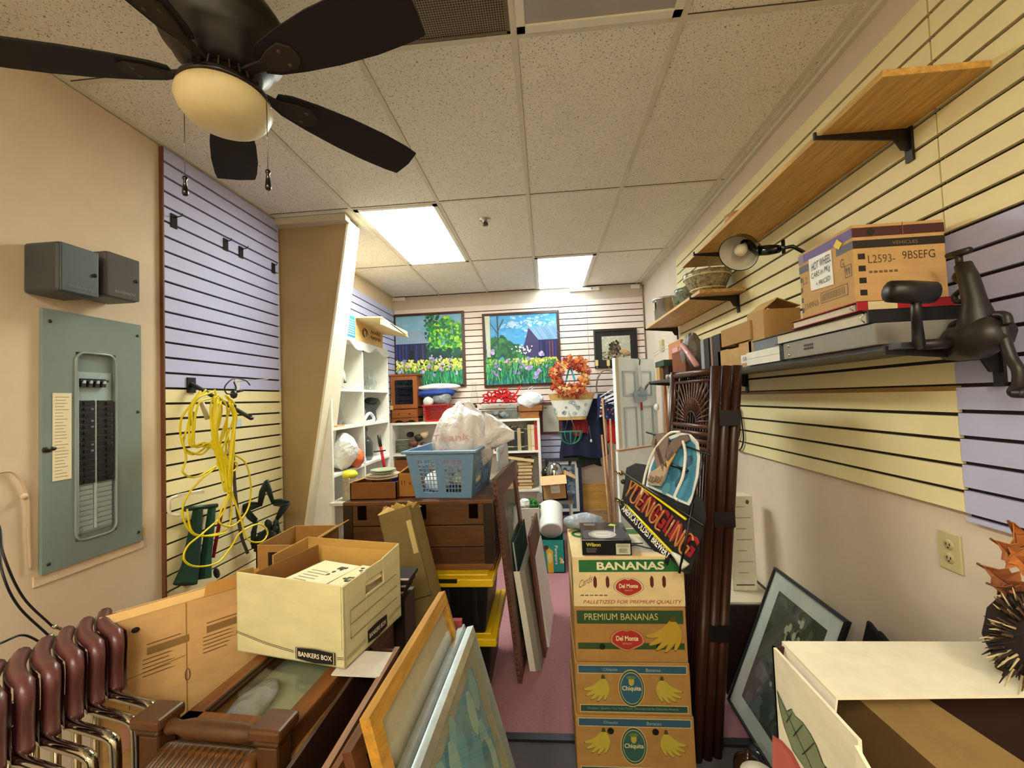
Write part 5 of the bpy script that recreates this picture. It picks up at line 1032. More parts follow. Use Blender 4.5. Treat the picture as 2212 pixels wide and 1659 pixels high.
# large flat cardboard box standing by the wall
c0,c1=V((-1.281,1.099,0)),V((-1.02,1.40,0)); u=(c1-c0).normalized(); bk=V((-u.y,u.x,0)); zt=1.02
t=T('flat_carton','large flat brown cardboard carton standing behind the chrome chairs','cardboard box',(c0+c1)/2)
b=B(); 
def wall4(b,P,z0,z1,th,cols):
    for k in range(4): b.slab([P[k]+V((0,0,z0)),P[k]+V((0,0,z1)),P[(k+1)%4]+V((0,0,z1)),P[(k+1)%4]+V((0,0,z0))],th,cols[k%len(cols)])
P=[c0,c1,c1+bk*.10,c0+bk*.10]; wall4(b,P,0,zt,.006,['#cfa56c']); b.build('body','card',t)
b=B(); b.slab([c0+V((0,0,zt)),c1+V((0,0,zt)),c1+bk*.04+V((0,0,zt+.012)),c0+bk*.04+V((0,0,zt+.012))],.004,'#d2a768'); b.slab([c1+u*-.16+V((0,0,zt)),c1+V((0,0,zt)),c1+bk*.02+V((0,0,zt+.04)),c1+u*-.15+bk*.02+V((0,0,zt+.035))],.004,'#b8863e'); b.build('top_flap','card',t)
p=PL(c0+V((0,0,0)),u,(0,0,1)); f=p.n.dot(V((0,-1,0)));
b=B()
for (x0_,z0_,w_) in ((.10,.90,.10),(.245,.905,.11)):
    b.flat(p.pt(0,0),p.U,p.W,[(x0_,z0_),(x0_+w_,z0_),(x0_+w_,z0_+.022),(x0_,z0_+.022)],'#8a6a3c',lift=.0015)
    for k in range(5): b.flat(p.pt(0,0),p.U,p.W,[(x0_-.01,z0_-.012-k*.012),(x0_+w_*random.uniform(.4,1.1),z0_-.012-k*.012),(x0_+w_*.5,z0_-.009-k*.012),(x0_-.01,z0_-.009-k*.012)],'#7a5c34',lift=.0015)
    b.flat(p.pt(0,0),p.U,p.W,[(x0_,z0_+.03),(x0_+w_*.8,z0_+.03),(x0_+w_*.8,z0_+.033),(x0_,z0_+.033)],'#7a5c34',lift=.0015)
b.tube([p.pt(.195+.006*math.cos(q),.80+.018*math.sin(q),.002) for q in [i*.7 for i in range(10)]],.001,'#6a4a24',4)
b.tube([p.pt(.065+.004*math.cos(q),.77+.018*math.sin(q),.002) for q in [i*.5 for i in range(8)]],.001,'#6a4a24',4)
b.flat(p.pt(0,0),p.U,p.W,[(.0,.845),(.19,.86),(.19,.862),(.0,.847)],'#8a6a3c',lift=.0015)
b.flat(p.pt(0,0),p.U,p.W,[(.192,.02),(.1945,.02),(.1945,zt),(.192,zt)],'#9a7238',lift=.0012); b.build('print','printed',t)
b=B(); b.flat(p.pt(0,0),p.U,p.W,[(.045,.66),(.13,.66),(.13,.715),(.045,.72)],'#d8a090',lift=.002,t=.001); b.build('pink_label','printed',t)
b=B(); b.ball(p.pt(.075,.985,.002),.010,.010,.008,'#1c0e08',8); b.build('hole','matte',t)
# cabinet lying with glass top; gallery end towards the viewer
Mc=Matrix.Translation(V((-.795,.97,0)))@Matrix.Rotation(math.radians(-4),4,'Z')
t=T('curio_cabinet','carved brown curio cabinet lying on its back with a long glass door facing up','cabinet',(-.80,1.3,0))
WD='#6b4220'
cw=.158; cl=.58; ct=.853
b=B(Mc); b.box(-cw,cw,.0,cl,.0,ct-.075,'#4a2a14'); b.box(-cw,-cw+.02,0,cl,ct-.08,ct-.012,WD); b.box(cw-.02,cw,0,cl,ct-.08,ct-.012,WD); b.box(-cw,cw,cl-.02,cl,ct-.08,ct-.012,WD); b.box(-cw,cw,0,.02,ct-.08,ct-.012,WD); b.build('case','wood_y',t,bevel=.003)
b=B(Mc); 
for q in ((-cw,-cw+.05,.0,cl),(cw-.05,cw,.0,cl),(-cw,cw,0,.05),(-cw,cw,cl-.05,cl)): b.box(*q,ct-.018,ct,'#7a4a22')
d=b.build('door','wood_y',t,bevel=.004)
b=B(Mc); b.box(-cw+.045,cw-.045,.04,cl-.04,ct-.012,ct-.009,'#ffffff'); b.build('glass_pane','pane',d)
b=B(Mc); b.box(-cw+.046,-cw+.054,.05,cl-.05,ct-.004,ct+.002,'#1c120a'); b.build('door_seal','satin',d)
b=B(Mc); b.box(-cw+.03,cw-.03,.03,cl-.03,ct-.075,ct-.068,'#98957a'); b.box(-cw+.02,cw-.02,.40,.41,ct-.07,ct-.02,'#3c3426'); b.build('lining','matte',t)
# gallery: caps, rails, rolls
Y0=-.02
for x in (-cw+.005,cw-.005):
    b=B(Mc); b.box(x-.026,x+.026,-.062,-.012,.6,.875,'#4a2c12'); b.box(x-.040,x+.040,-.072,.0,.888,.915,'#4e2f14'); b.box(x-.033,x+.033,-.066,-.006,.872,.888,'#38200c'); b.build('post','lacquer',t,bevel=.007)
b=B(Mc); b.lathe((-cw+.04,-.043,.885),[(.012,0),(.017,.01),(.013,.03),(.019,.06),(.020,.13),(.019,.20),(.013,.235),(.017,.255),(.012,.265)],'#4a2c12',16,M=Matrix.Rotation(pi/2,4,'Y')); b.build('top_rail','lacquer',t)
b=B(Mc)
n=26
for k in range(n):
    x0=-cw+.045+k*(2*cw-.09)/n; b.tube([(x0,-.105,.79),(x0,-.095,.835),(x0,-.05,.848),(x0,-.02,.83)],.0055,'#5e3c18' if k%2 else '#3e260e',6)
b.tube([(-cw+.04,-.055,.82),(cw-.04,-.055,.82)],.03,'#6a4018',12); b.build('beaded_moulding','wood_x',t)
b=B(Mc); b.tube([(-cw+.035,-.085,.745),(cw-.035,-.085,.745)],.055,'#8f5e26',24); b.build('roll_moulding','lacquer',t)
b=B(Mc); b.box(-cw+.03,cw-.03,-.11,-.01,.0,.70,'#5c3618'); b.build('base_panel','wood_x',t)
b=B(Mc); b.box(cw-.02,cw+.012,-.06,.30,.60,.80,'#a8702c'); b.build('side_moulding','wood_z',t,bevel=.006)
cloth_heap('plastic_wrap','clear plastic wrap lying in the left end of the glass topped cabinet',(-.84,1.10,ct-.045),.05,.12,.018,'#8d8a94',5,.3,'bag',cat='plastic wrap')
# bankers box
F0,F1=V((-1.0,1.262,0)),V((-.607,1.182,0)); U_=(F1-F0).normalized(); K_=V((-U_.y,U_.x,0)); W1=.401; D1=.305; zb,zt=.862,1.100
t=T('storage_box','white cardboard storage box full of books on top of the glass topped cabinet','cardboard box',F0+U_*W1/2+K_*D1/2+V((0,0,zb)))
def bp(a,c,z): return F0+U_*a+K_*c+V((0,0,z))
SB='#d2ca9c'
b=B()
# front with slightly bowed rim, sides
def wl(a0,c0_,a1,c1_,ztop,ztop2,col):
    p0,p1=bp(a0,c0_,zb),bp(a1,c1_,zb); q0,q1=bp(a0,c0_,ztop),bp(a1,c1_,ztop2); b.slab([p0,q0,q1,p1],.005,col)
wl(0,0,W1,0,zt+.008,zt-.004,SB); 
wl(W1,0,W1,D1*.34,zt-.004,zt,SB); wl(W1,D1*.66,W1,D1,zt+.004,zt+.018,SB)
def ws(c0_,c1_,z0,z1): b.slab([bp(W1,c0_,z0),bp(W1,c0_,z1),bp(W1,c1_,z1),bp(W1,c1_,z0)],.005,SB)
ws(D1*.34,D1*.66,zb,zt-.075); ws(D1*.34,D1*.66,zt-.035,zt+.002); 
wl(W1,D1,0,D1,zt+.018,zt+.02,'#b98f4a'); wl(0,D1,0,D1*.45,zt+.02,zt+.01,'#b98f4a'); wl(0,D1*.45,0,D1*.2,zt-.03,zt-.03,'#b98f4a'); wl(0,D1*.2,0,0,zt+.0,zt+.012,'#b98f4a')
b.slab([bp(0,0,zb),bp(W1,0,zb),bp(W1,D1,zb),bp(0,D1,zb)],.005,SB); b.build('body','card',t,bevel=.0015)
b=B(); 
for (a0,c0_,a1,c1_) in ((.008,D1-.008,W1-.008,D1-.008),(W1-.008,.0,W1-.008,D1*.33)): b.slab([bp(a0,c0_,zb+.05),bp(a0,c0_,zt-.006),bp(a1,c1_,zt-.006),bp(a1,c1_,zb+.05)],.002,'#c29a52')
b.slab([bp(W1-.008,D1*.67,zb+.05),bp(W1-.008,D1*.67,zt),bp(W1-.008,D1-.008,zt+.008),bp(W1-.008,D1-.008,zb+.05)],.002,'#c29a52')
b.slab([bp(.06,.02,zt-.06),bp(.06,.02,zt+.004),bp(.075,D1-.03,zt+.004),bp(.075,D1-.03,zt-.06)],.003,'#8a5c2c'); b.build('inner_liner','card',t)
fp=PL(bp(0,0,0),U_,(0,0,1)); sp=PL(bp(W1,0,0),K_,(0,0,1))
fo=fp.n; b=B()
for q in (0,.0045): 
    b.flat(fp.O,fp.U,fp.W,[(.004,zb+.062+q),(.12,zb+.040+q),(.225,zb+.028+q),(.225,zb+.0295+q),(.12,zb+.0415+q),(.004,zb+.0635+q)],'#1c1a18',lift=.0062); b.flat(fp.O,fp.U,fp.W,[(.378,zb+.028+q),(.40,zb+.030+q),(.40,zb+.0315+q),(.378,zb+.0295+q)],'#1c1a18',lift=.0062)
lg=[(.232,zb+.012),(.30,zb+.005),(.372,zb+.010),(.372,zb+.046),(.30,zb+.050),(.232,zb+.046)]
b.flat(fp.O,fp.U,fp.W,lg,'#17120f',lift=.0062); ins=lambda L,s:[((x-.302)*s+.302,(y-zb-.028)*s+zb+.028) for x,y in L]
b.flat(fp.O,fp.U,fp.W,ins(lg,.95),'#e9dcae',lift=.0064); b.flat(fp.O,fp.U,fp.W,ins(lg,.92),'#17120f',lift=.0066)
b.text('BANKERS BOX',fp.pt(0,0,0),fp.U,fp.W,.243,zb+.021,.118,.014,'#f1e8cc',lift=.0070,bold=.012)
L0=sp
def sflat(pts,c,l=.0062): b.flat(sp.O,sp.U,sp.W,pts,c,lift=l)
for (c0_,c1_,z) in ((.02,.27,zb+.155),(.02,.27,zb+.115),(.02,.27,zb+.075)): sflat([(c0_,z),(c1_,z+.005),(c1_,z+.007),(c0_,z+.002)],'#3a3630')
sflat([(.02,zb+.075),(.0215,zb+.075),(.0215,zb+.155),(.02,zb+.155)],'#3a3630'); 
for q in (0,.006): sflat([(.0,zb+.026+q),(.09,zb+.03+q),(.09,zb+.0315+q),(.0,zb+.0275+q)],'#1c1a18'); sflat([(.215,zb+.03+q),(.30,zb+.04+q),(.30,zb+.0415+q),(.215,zb+.0315+q)],'#1c1a18')
sl=[(.10,zb+.018),(.155,zb+.012),(.205,zb+.016),(.205,zb+.055),(.155,zb+.058),(.10,zb+.055)]; sflat(sl,'#17120f',.0062)
b.text('BANKERS BOX',sp.pt(0,0,0),sp.U,sp.W,.108,zb+.028,.09,.014,'#f1e8cc',lift=.0066,bold=.012)
b.build('print','printed',t)
def book(name,lab,a,c,w,d,ang,z,h,col,pg='#e8dcae',art=None,grp='books in the white storage box'):
    Mx=Matrix.Translation(bp(a,c,z))@Matrix.Rotation(math.atan2(U_.y,U_.x)+math.radians(ang),4,'Z'); t=T(name,lab,'book',bp(a,c,z),grp)
    b=B(Mx); b.box(0,w,0,d,h-.003,h,col); b.box(0,w,0,d,0,.003,col); b.box(0,.003,0,d,0,h,col); b.build('cover','printed',t)
    b=B(Mx); b.box(.003,w-.003,.003,d-.003,.003,h-.003,pg); b.build('pages','matte',t)
    if art: b=B(Mx); art(b,w,d,h); b.build('cover_print','printed',t)
def art1(b,w,d,h):
    for k in range(6): b.box(.03,.03+.10*random.uniform(.5,1),.03+k*.018,.034+k*.018,h,h+.0004,'#8a8468')
    for k in range(9): b.ball(V((w-.04+random.uniform(-.015,.015),d-.06+random.uniform(-.03,.03),h)),.008,.010,.0006,'#3a3226',6)
def art2(b,w,d,h):
    b.box(.0,w,.0,.045,h,h+.0004,'#c85a64'); b.text('NERS',(0,0,h),(1,0,0),(0,1,0),.012,.008,w-.03,.028,'#f0dcd0',lift=.0008)
    for k in range(16): b.ball(V((random.uniform(.02,w-.02),random.uniform(.07,d-.02),h)),.010,.008,.0006,random.choice(['#3a3a2a','#5c5c3a','#2c2c22']),6)
book('book','brown cover book under the cream booklets in the white storage box',.09,.03,.28,.24,0,zb+.125,.05,'#6a3c24')
book('book','cream booklet with small plant drawing lying left in the white storage box',.10,.045,.17,.20,-8,zb+.178,.022,'#efe6bc',art=art1)
book('book','cream and red booklet lying right in the white storage box',.272,.035,.10,.20,-6,zb+.178,.020,'#e8dfb0',art=art2)
book('book','reddish book edge showing at the left inside the white storage box',.072,.05,.05,.20,4,zb+.12,.03,'#9a4a30')
b=B(); b.box(0,0,0,0,0,0) if 0 else None
# white card under the box
b=B(); b.slab([(-.640,1.165,.8545),(-.497,1.158,.8545),(-.50,1.27,.8545),(-.64,1.28,.8545)],.004,'#d6cfc4'); one(b,'white_card','white card sticking out under the right corner of the storage box','card','matte')
# open dark wooden box right of the cabinet
t=T('open_crate','dark open wooden drawer box between the glass topped cabinet and the frames','drawer box',(-.55,1.05,0))
b=B(); x0,x1,y0,y1=-.585,-.490,.84,1.30; D2='#3c2110'
for q in ((x0,x0+.01,y0,y1),(x1-.01,x1,y0,y1),(x0,x1,y0,y0+.01),(x0,x1,y1-.01,y1)): b.box(*q,0,.852,D2)
b.build('sides','wood_y',t); b=B(); b.box(x1-.014,x1+.002,y0,y1,.845,.858,'#8a5c2a'); b.build('edge_trim','wood_y',t)
b=B(); b.slab([(x0+.02,y0+.02,.55),(x1-.02,y0+.02,.70),(x1-.02,y0+.25,.72),(x0+.02,y0+.25,.60)],.006,'#7a6038'); b.build('inner_board','card',t)
# frames leaning
def plain(col,c2=None):
    def art(b,O,U,W):
        b.flat(O,U,W,[(0,0),(1,0),(1,1),(0,1)],col)
        if c2: b.flat(O,U,W,[(.12,.12),(.88,.12),(.88,.88),(.12,.88)],c2,lift=.0006)
    return art
def portrait(b,O,U,W):
    rnd=random.Random(5); b.flat(O,U,W,[(0,0),(1,0),(1,1),(0,1)],'#6f9fae')
    for k in range(80): b.disc(O,U,W,rnd.uniform(.08,.92),rnd.uniform(.08,.95),.07,.09,rnd.choice(['#6597a8','#8db8b4','#74acb8','#a4c4b8','#5a8c9c']),7,lift=.0003+k*.00001)
    b.flat(O,U,W,[(.38,.62),(.46,.55),(.54,.58),(.60,.72),(.52,.80),(.43,.76)],'#8a9884',lift=.0013)
    b.flat(O,U,W,[(.30,.30),(.36,.50),(.44,.60),(.55,.58),(.64,.50),(.70,.35),(.74,.2),(.26,.2)],'#37424a',lift=.0014)
    for k in range(14): b.disc(O,U,W,rnd.uniform(.34,.66),rnd.uniform(.25,.52),.05,.04,rnd.choice(['#2c363c','#48545c','#3a4a50']),7,lift=.0016+k*.00001)
def framed(lab,xb,xt,zt,y0,y1,fw,fd,fc,art,matt='satin',matw=.05,matcol='#a89c80',name='framed_picture',glass='pane',skew=0,grp='frames leaning in the foreground'):
    O=V((xb,y0,0)); Wv=V((xt-xb,0,zt)); h=Wv.length; t=T(name,lab,'picture',(xb,(y0+y1)/2,0),grp)
    U=V((skew,1,0)).normalized(); picture(t,O,U,Wv.normalized(),y1-y0,h,fw,fd,fc,art,mat_=matt,glass=glass,matw=matw,matcol=matcol,back=.012); return t
framed('gold wooden frame with beige mat, tallest of the frames leaning beside the storage box',-.150,-.402,.985,.835,1.39,.03,.028,'#b8862e',plain('#c2b698','#7d8474'),'wood_y',.085,'#c4b796',skew=.035)
framed('rear silver metal frame leaning directly behind the front silver frame',-.118,-.346,.855,.80,1.43,.020,.026,'#c6cfd0',plain('#a89c88'),'metal',.03,'#9a917e',glass=None,skew=.03)
framed('front silver metal frame with blue green portrait print, nearest the aisle',-.085,-.318,.850,.80,1.43,.022,.028,'#dde6e8',portrait,'metal',.06,'#a8a48c',skew=.03)
framed('brown wooden frame leaning behind the gold frame',-.190,-.432,.93,.82,1.30,.035,.025,'#5a3216',plain('#3c2818'),'wood_y',.02,'#6a5434',glass=None,skew=.03)
framed('dark brown wooden frame furthest left of the leaning frames',-.235,-.470,.88,.80,1.28,.04,.022,'#6a3c1a',plain('#2a1c12'),'wood_y',.02,'#4a3420',glass=None,skew=.03)
b=B(); a=A(985,1356,Y=1.43); b.box(a.x-.012,a.x+.02,1.425,1.445,.80,.872,'#8a3a3c'); one(b,'corner_protector','small dark red corner piece on the rear silver frame','corner protector','matte')
# stack of dark frames / albums behind the storage box, carton
a0,a1=A(852,1250,Y=1.62).x,A(893,1250,Y=1.62).x
for k in range(3):
    z=A(880,1275-k*14,Y=1.58).z; b=B(); b.box(a0-.12,a1-.012*(2-k),1.56,1.68,z-.016,z-.003,'#1e1410'); b.box(a0-.121,a1-.012*(2-k)+.001,1.558,1.57,z-.003,z,'#b8aca0'); one(b,'picture_frame',f'dark flat picture frame with pale edge, {["lowest","middle","top"][k]} of three stacked behind the storage box','picture frame','matte','stacked flat frames')
zc=A(880,1282,Y=1.6).z
b=B(); b.box(a0-.14,a1-.02,1.57,1.69,0,zc-.014,'#2a1a10'); one(b,'brown_crate','dark brown crate under the stacked flat frames','crate','wood_x')
x0,x1=A(553,1200,Y=1.80).x,A(660,1200,Y=1.80).x; zc=A(600,1178,Y=1.80).z
t=T('open_carton','brown open cardboard carton behind the storage box near the tan wall','cardboard box',((x0+x1)/2,1.95,0))
b=B(); CC='#a87a3c'
for q in ((x0,x1,1.80,1.806),(x0,x1,2.09,2.096),(x0,x0+.006,1.80,2.096),(x1-.006,x1,1.80,2.096)): b.box(*q,0,zc,CC)
b.build('body','card',t); b=B(); b.box(x0+.06,x1,1.796,1.80,zc-.10,zc-.03,'#1c100a'); b.build('hand_hole','matte',t)
b=B(); b.slab([(x1,1.80,zc),(x1,2.09,zc),(x1+.06,2.09,zc+.03),(x1+.06,1.80,zc+.03)],.005,CC); b.build('flap','card',t)
# chrome framed stacking chairs with maroon backs
def chair(y,lab,first):
    e0=V((-1.205,y,0)); d=V((-.82,.572,0)); nn=V((.572,.82,0))
    t=T('stacking_chair',lab,'chair',e0,'stacked chrome chairs at lower left')
    b=B(); n=10
    def fn(u,v):
        w=.20*(1-u)+.02*u*(max(0,v-.8)/.2)**2+.010*math.sin(v*pi*1.5)*u; e=.012*math.sin(u*pi)
        p=e0+d*w-nn*e; return V((p.x,p.y,.868+v*.152))
    def back(u,v): return V(fn(u,v))+nn*.042
    b.grid(fn,n,10,'#4e2226'); b.grid(back,n,10,'#4c2024')
    edge=[V(fn(1,j/10)) for j in range(11)]+[V(fn(1-i/n,1)) for i in range(1,n+1)]
    b.tube([e+nn*.020 for e in edge],.0165,'#5e3433',10); b.build('backrest','leather',t)
    b=B(); b.box(-1.50,-1.15,y+.02,y+.06,.44,.47,'#6a2c30'); b.build('seat','leather',t,bevel=.01)
    b=B(); b.tube(curve([(-1.225,y+.012,.93),(-1.215,y+.006,.885),(-1.17,y-.004,.872),(-1.10,y-.014,.866),(-1.055,y-.020,.858),(-1.042,y-.022,.83),(-1.040,y-.022,.7)],6)+[V((-1.040,y-.022,.0))],.0120,'#b8b4a4',10); b.build('arm_tube','chrome',t)
    b=B(); q=e0+d*.22; b.tube([(q.x,q.y,0),(q.x,q.y,.90)],.0105,'#b8b4a4',8); b.build('leg','chrome',t)
for k in range(6): chair(.80+k*.050,f'maroon backed chrome stacking chair, {["nearest the viewer","second from the viewer","third from the viewer","fourth from the viewer","fifth from the viewer","furthest from the viewer beside the carton"][k]}',k==0)
cloth_heap('cream_cushion','cream cloth lump at the bottom left corner under the chrome tubes',(-1.02,.66,.80),.13,.05,.03,'#e6dca0',4,.15)
# ================================================================ BANANA BOXES
YB0=1.85; YB1=2.24
def bananas(b,O,U,W,cx,cy,s,flip,col,out):
    f=-1 if flip else 1
    for k,(a,L) in enumerate(((-148,1.05),(-134,1.15),(-120,1.15),(-105,1.10),(-88,1.0))):
        a=math.radians(a if flip else -180-a); d=(math.cos(a),math.sin(a)); pr=(-d[1],d[0]); bend=-.16*f; P=[];Q=[]
        for i in range(9):
            q=i/8; x=cx+d[0]*L*s*q+pr[0]*bend*s*math.sin(pi*q)*1.0; y=cy+d[1]*L*s*q+pr[1]*bend*s*math.sin(pi*q); w=s*.11*math.sin(pi*min(1,.15+q*.80))**.6
            P.append((x+pr[0]*w,y+pr[1]*w)); Q.append((x-pr[0]*w,y-pr[1]*w))
        big=[((x-cx)*1.03+cx,(y-cy)*1.03+cy) for x,y in P+Q[::-1]]
        b.flat(O,U,W,big,out,lift=.0010+k*.0003); b.flat(O,U,W,P+Q[::-1],col,lift=.00115+k*.0003)
    b.flat(O,U,W,[(cx-.1*s,cy-.05*s),(cx+.1*s,cy-.05*s),(cx+.06*s,cy+.14*s),(cx-.06*s,cy+.14*s)],out,lift=.003)
def shield(b,O,U,W,cx,cy,s,edge,bg):
    pts=[]; 
    for k in range(48):
        a=2*pi*k/48; r=1+.10*math.cos(2*a)+.07*math.cos(4*a+.3)*(1 if math.sin(a)<0 else .3)-(.14 if abs(a-pi/2)<.22 else 0); pts.append((r*math.cos(a),r*math.sin(a)*.78))
    for q,c,l in ((1.12,edge,.0010),(1.08,bg,.0012),(.97,'#a82a24',.0014)): b.flat(O,U,W,[(cx+x*s*q,cy+y*s*q) for x,y in pts],c,lift=l)
    b.text('Del Monte',O,U,W,cx-.80*s,cy-.10*s,1.60*s,.36*s,'#ecdcae',lift=.0017,bold=.02); b.text('QUALITY',O,U,W,cx-.34*s,cy-.38*s,.68*s,.14*s,'#d8b888',lift=.0017)
    b.flat(O,U,W,[(cx-.008*s,cy+.6*s),(cx+.03*s,cy+.6*s),(cx+.03*s,cy+.8*s),(cx,cy+.78*s)],edge,lift=.001)
BZ=[(.0,.255),(.257,.476),(.478,.708),(.710,.925)]; xs0=[.070,.078,.084,.086]; xs1=[.566,.560,.556,.558]
def banana(k,lab,base,front):
    z0,z1=BZ[k]; x0,x1=xs0[k],xs1[k]; t=T('banana_box',lab,'cardboard box',((x0+x1)/2,2.04,z0),'stacked banana boxes')
    b=B(); b.box(x0,x1,YB0,YB1,z0,z1,base); b.build('body','card',t,bevel=.004)
    b=B(); front(b,(x0,YB0,z0),x1-x0,z1-z0); b.build('print','printed',t); return t,x0,x1,z0,z1
U0,W0=(1,0,0),(0,0,1); CG='#1e6a34'; TAN='#e2ca98'; TN2='#a87c3e'
def R4(b,O,x0,x1,y0,y1,c,l=.0008): b.flat(O,U0,W0,[(x0,y0),(x1,y0),(x1,y1),(x0,y1)],c,lift=l)
def f_top(b,O,w,h):
    R4(b,O,.028,w-.002,h-.066,h-.014,CG); b.text('BANANAS',O,U0,W0,.105,h-.057,.285,.034,'#e8dfb4',lift=.0012,bold=.03)
    for x in (.095,.148,.335,.386):
        b.disc(O,U0,W0,x,h-.108,.0075,.026,'#5a2214',14,lift=.0012); R4(b,O,x-.0075,x+.0075,h-.125,h-.092,'#5a2214',.0011)
    shield(b,O,U0,W0,w*.50,h*.40,.050,'#4a4a24','#e2ca98'); b.text('PALLETIZED FOR PREMIUM QUALITY',O,U0,W0,.04,.012,w-.055,.018,'#9a2a24',lift=.0012,ital=.3)
    [R4(b,O,.03+k*.02,.045+k*.02,.048,.053,'#7a6a44',.0012) for k in range(6)]
    b.text('Cards',O,U0,W0,.025,.080,.06,.03,'#7a6a44',lift=.0012,ital=.4,shear=.5)
def f_prem(b,O,w,h):
    R4(b,O,.012,w-.012,h-.068,h-.012,'#2c4a26'); b.text('PREMIUM BANANAS',O,U0,W0,.045,h-.052,.31,.028,'#c9bc74',lift=.0013)
    R4(b,O,.012,w-.012,.055,.082,'#2f4a22'); shield(b,O,U0,W0,w*.47,h*.42,.058,'#8a2a1c','#b98a48')
    for x in (.115,.355): b.disc(O,U0,W0,x,.066,.013,.013,'#0e0806',14,lift=.0016)
    bananas(b,O,U0,W0,.415,h-.052,.125,True,'#b8942a','#5a4a14')
def f_chq(top):
    def f(b,O,w,h):
        R4(b,O,.012,w-.012,h-.046,h-.010,'#c9b984',.0008); R4(b,O,.015,w-.015,h-.043,h-.013,'#2f5468',.0010)
        b.text('Chiquita',O,U0,W0,.12,h-.036,.06,.014,'#9db0a0',lift=.0013); b.text('Bananas',O,U0,W0,.30,h-.036,.06,.014,'#9db0a0',lift=.0013)
        R4(b,O,.015,w-.015,.012,.044,'#c9b984',.0008); R4(b,O,.018,w-.018,.015,.041,'#27483f',.0010); b.text('Chiquita. Quality You Can Trust. Distributed by Chiquita Brands',O,U0,W0,.045,.022,w-.10,.012,'#7f9a84',lift=.0013)
        cx,cy=w*.49,h*.52
        for q,c,l in ((1.06,'#b8a868',.0014),(1.0,'#274a46',.0016),(.90,'#c0b070',.0018),(.86,'#2c5a70' if top else '#2f584c',.0020)): b.disc(O,U0,W0,cx,cy,.052*q,.074*q,c,28,lift=l)
        b.disc(O,U0,W0,cx,cy+.030,.012,.020,'#b8a040',12,lift=.0022); b.disc(O,U0,W0,cx,cy+.045,.020,.008,'#5a7a3a',12,lift=.0023); b.text('Chiquita',O,U0,W0,cx-.040,cy-.014,.080,.024,'#d8cfa0',lift=.0024,bold=.02)
        bananas(b,O,U0,W0,.118,h-.062,.092,True,'#b8a43a','#4a4414'); bananas(b,O,U0,W0,w-.118,h-.066,.092,False,'#b8a43a','#4a4414')
        for x in (.148,.335): b.disc(O,U0,W0,x,h-.062,.014,.014,'#a87c40' if top else '#140a06',14,lift=.0030)
    return f
banana(0,'lowest banana box in the aisle stack, with two open round holes',TN2,f_chq(False))
banana(1,'second banana box from the bottom of the aisle stack, blue oval logo',TN2,f_chq(True))
banana(2,'second banana box from the top of the aisle stack, reading PREMIUM BANANAS',TN2,f_prem)
t,x0,x1,z0,z1=banana(3,'topmost pale banana box with green band reading BANANAS',TAN,f_top)
b=B(); b.flat((x0,YB0,z0),(0,1,0),(0,0,1),[(.04,.03),(.35,.03),(.35,.20),(.04,.20)],'#e2ca98',lift=-.002)
b.flat((x0-.0012,YB1,z0),(0,-1,0),(0,0,1),[(.03,.08),(.38,.02),(.38,.17),(.03,.19)],CG); b.text('BANANAS',(x0-.002,YB1,z0),(0,-1,0),(0,0,1),.05,.10,.30,.06,'#e8dfb4',lift=.001); 
b.disc((x0,YB0,z1),(1,0,0),(0,1,0),.07,.30,.055,.06,CG,20,lift=.001); b.disc((x0,YB0,z1),(1,0,0),(0,1,0),.07,.30,.04,.03,'#d8d4a8',16,lift=.0015)
b.flat((x0,YB0,z1),(1,0,0),(0,1,0),[(.27,.05),(.45,.02),(.46,.20),(.30,.26)],'#d6cfbc',lift=.001)
for k in range(8): b.flat((x0,YB0,z1),(1,0,0),(0,1,0),[(.30,.05+k*.012),(.40,.04+k*.012),(.40,.043+k*.012),(.30,.053+k*.012)],'#6a665a',lift=.0016)
b.disc((x0,YB0,z1),(1,0,0),(0,1,0),.33,.33,.07,.04,CG,20,lift=.001); b.build('top_print','printed',t)
# baseball box
Mw=Matrix.Translation(V((.133,1.862,.927)))@Matrix.Rotation(math.radians(-2),4,'Z')
t=T('baseball_box','flat black baseball box with yellow lettering on the top banana box','product box',(.24,1.98,.927))
b=B(Mw); b.box(0,.212,0,.255,0,.066,'#0d0e10'); b.build('body','gloss',t,bevel=.002)
b=B(Mw)
b.text('Wilson',(0,0,0),U0,W0,.018,.038,.062,.016,'#c9c02c',lift=.001,bold=.03)
for k in range(6): b.flat((0,0,0),U0,W0,[(.018,.030-k*.0035),(.018+.05*random.uniform(.6,1),.030-k*.0035),(.06,.0312-k*.0035),(.018,.0312-k*.0035)],'#6c6c6a',lift=.0006)
b.flat((0,0,0),U0,W0,[(.145,.004),(.206,.004),(.206,.05),(.145,.05)],'#c9c8b0',lift=.0006)
for k in range(11): b.flat((0,0,0),U0,W0,[(.158+k*.0032,.010),(.1595+k*.0032,.010),(.1595+k*.0032,.030),(.158+k*.0032,.030)],'#26241e',lift=.001)
for k in range(3): b.flat((0,0,0),U0,W0,[(.150,.036+k*.004),(.20,.036+k*.004),(.20,.0375+k*.004),(.150,.0375+k*.004)],'#4a483c',lift=.001)
Z=(0,0,.066); b.flat(Z,(1,0,0),(0,1,0),[(.01,.02),(.20,.02),(.20,.15),(.01,.13)],'#2e2d30',lift=.0004)
b.disc(Z,(1,0,0),(0,1,0),.095,.075,.062,.055,'#b9b6b2',26,lift=.0007); b.disc(Z,(1,0,0),(0,1,0),.095,.075,.040,.030,'#d4d0ca',22,lift=.0009)
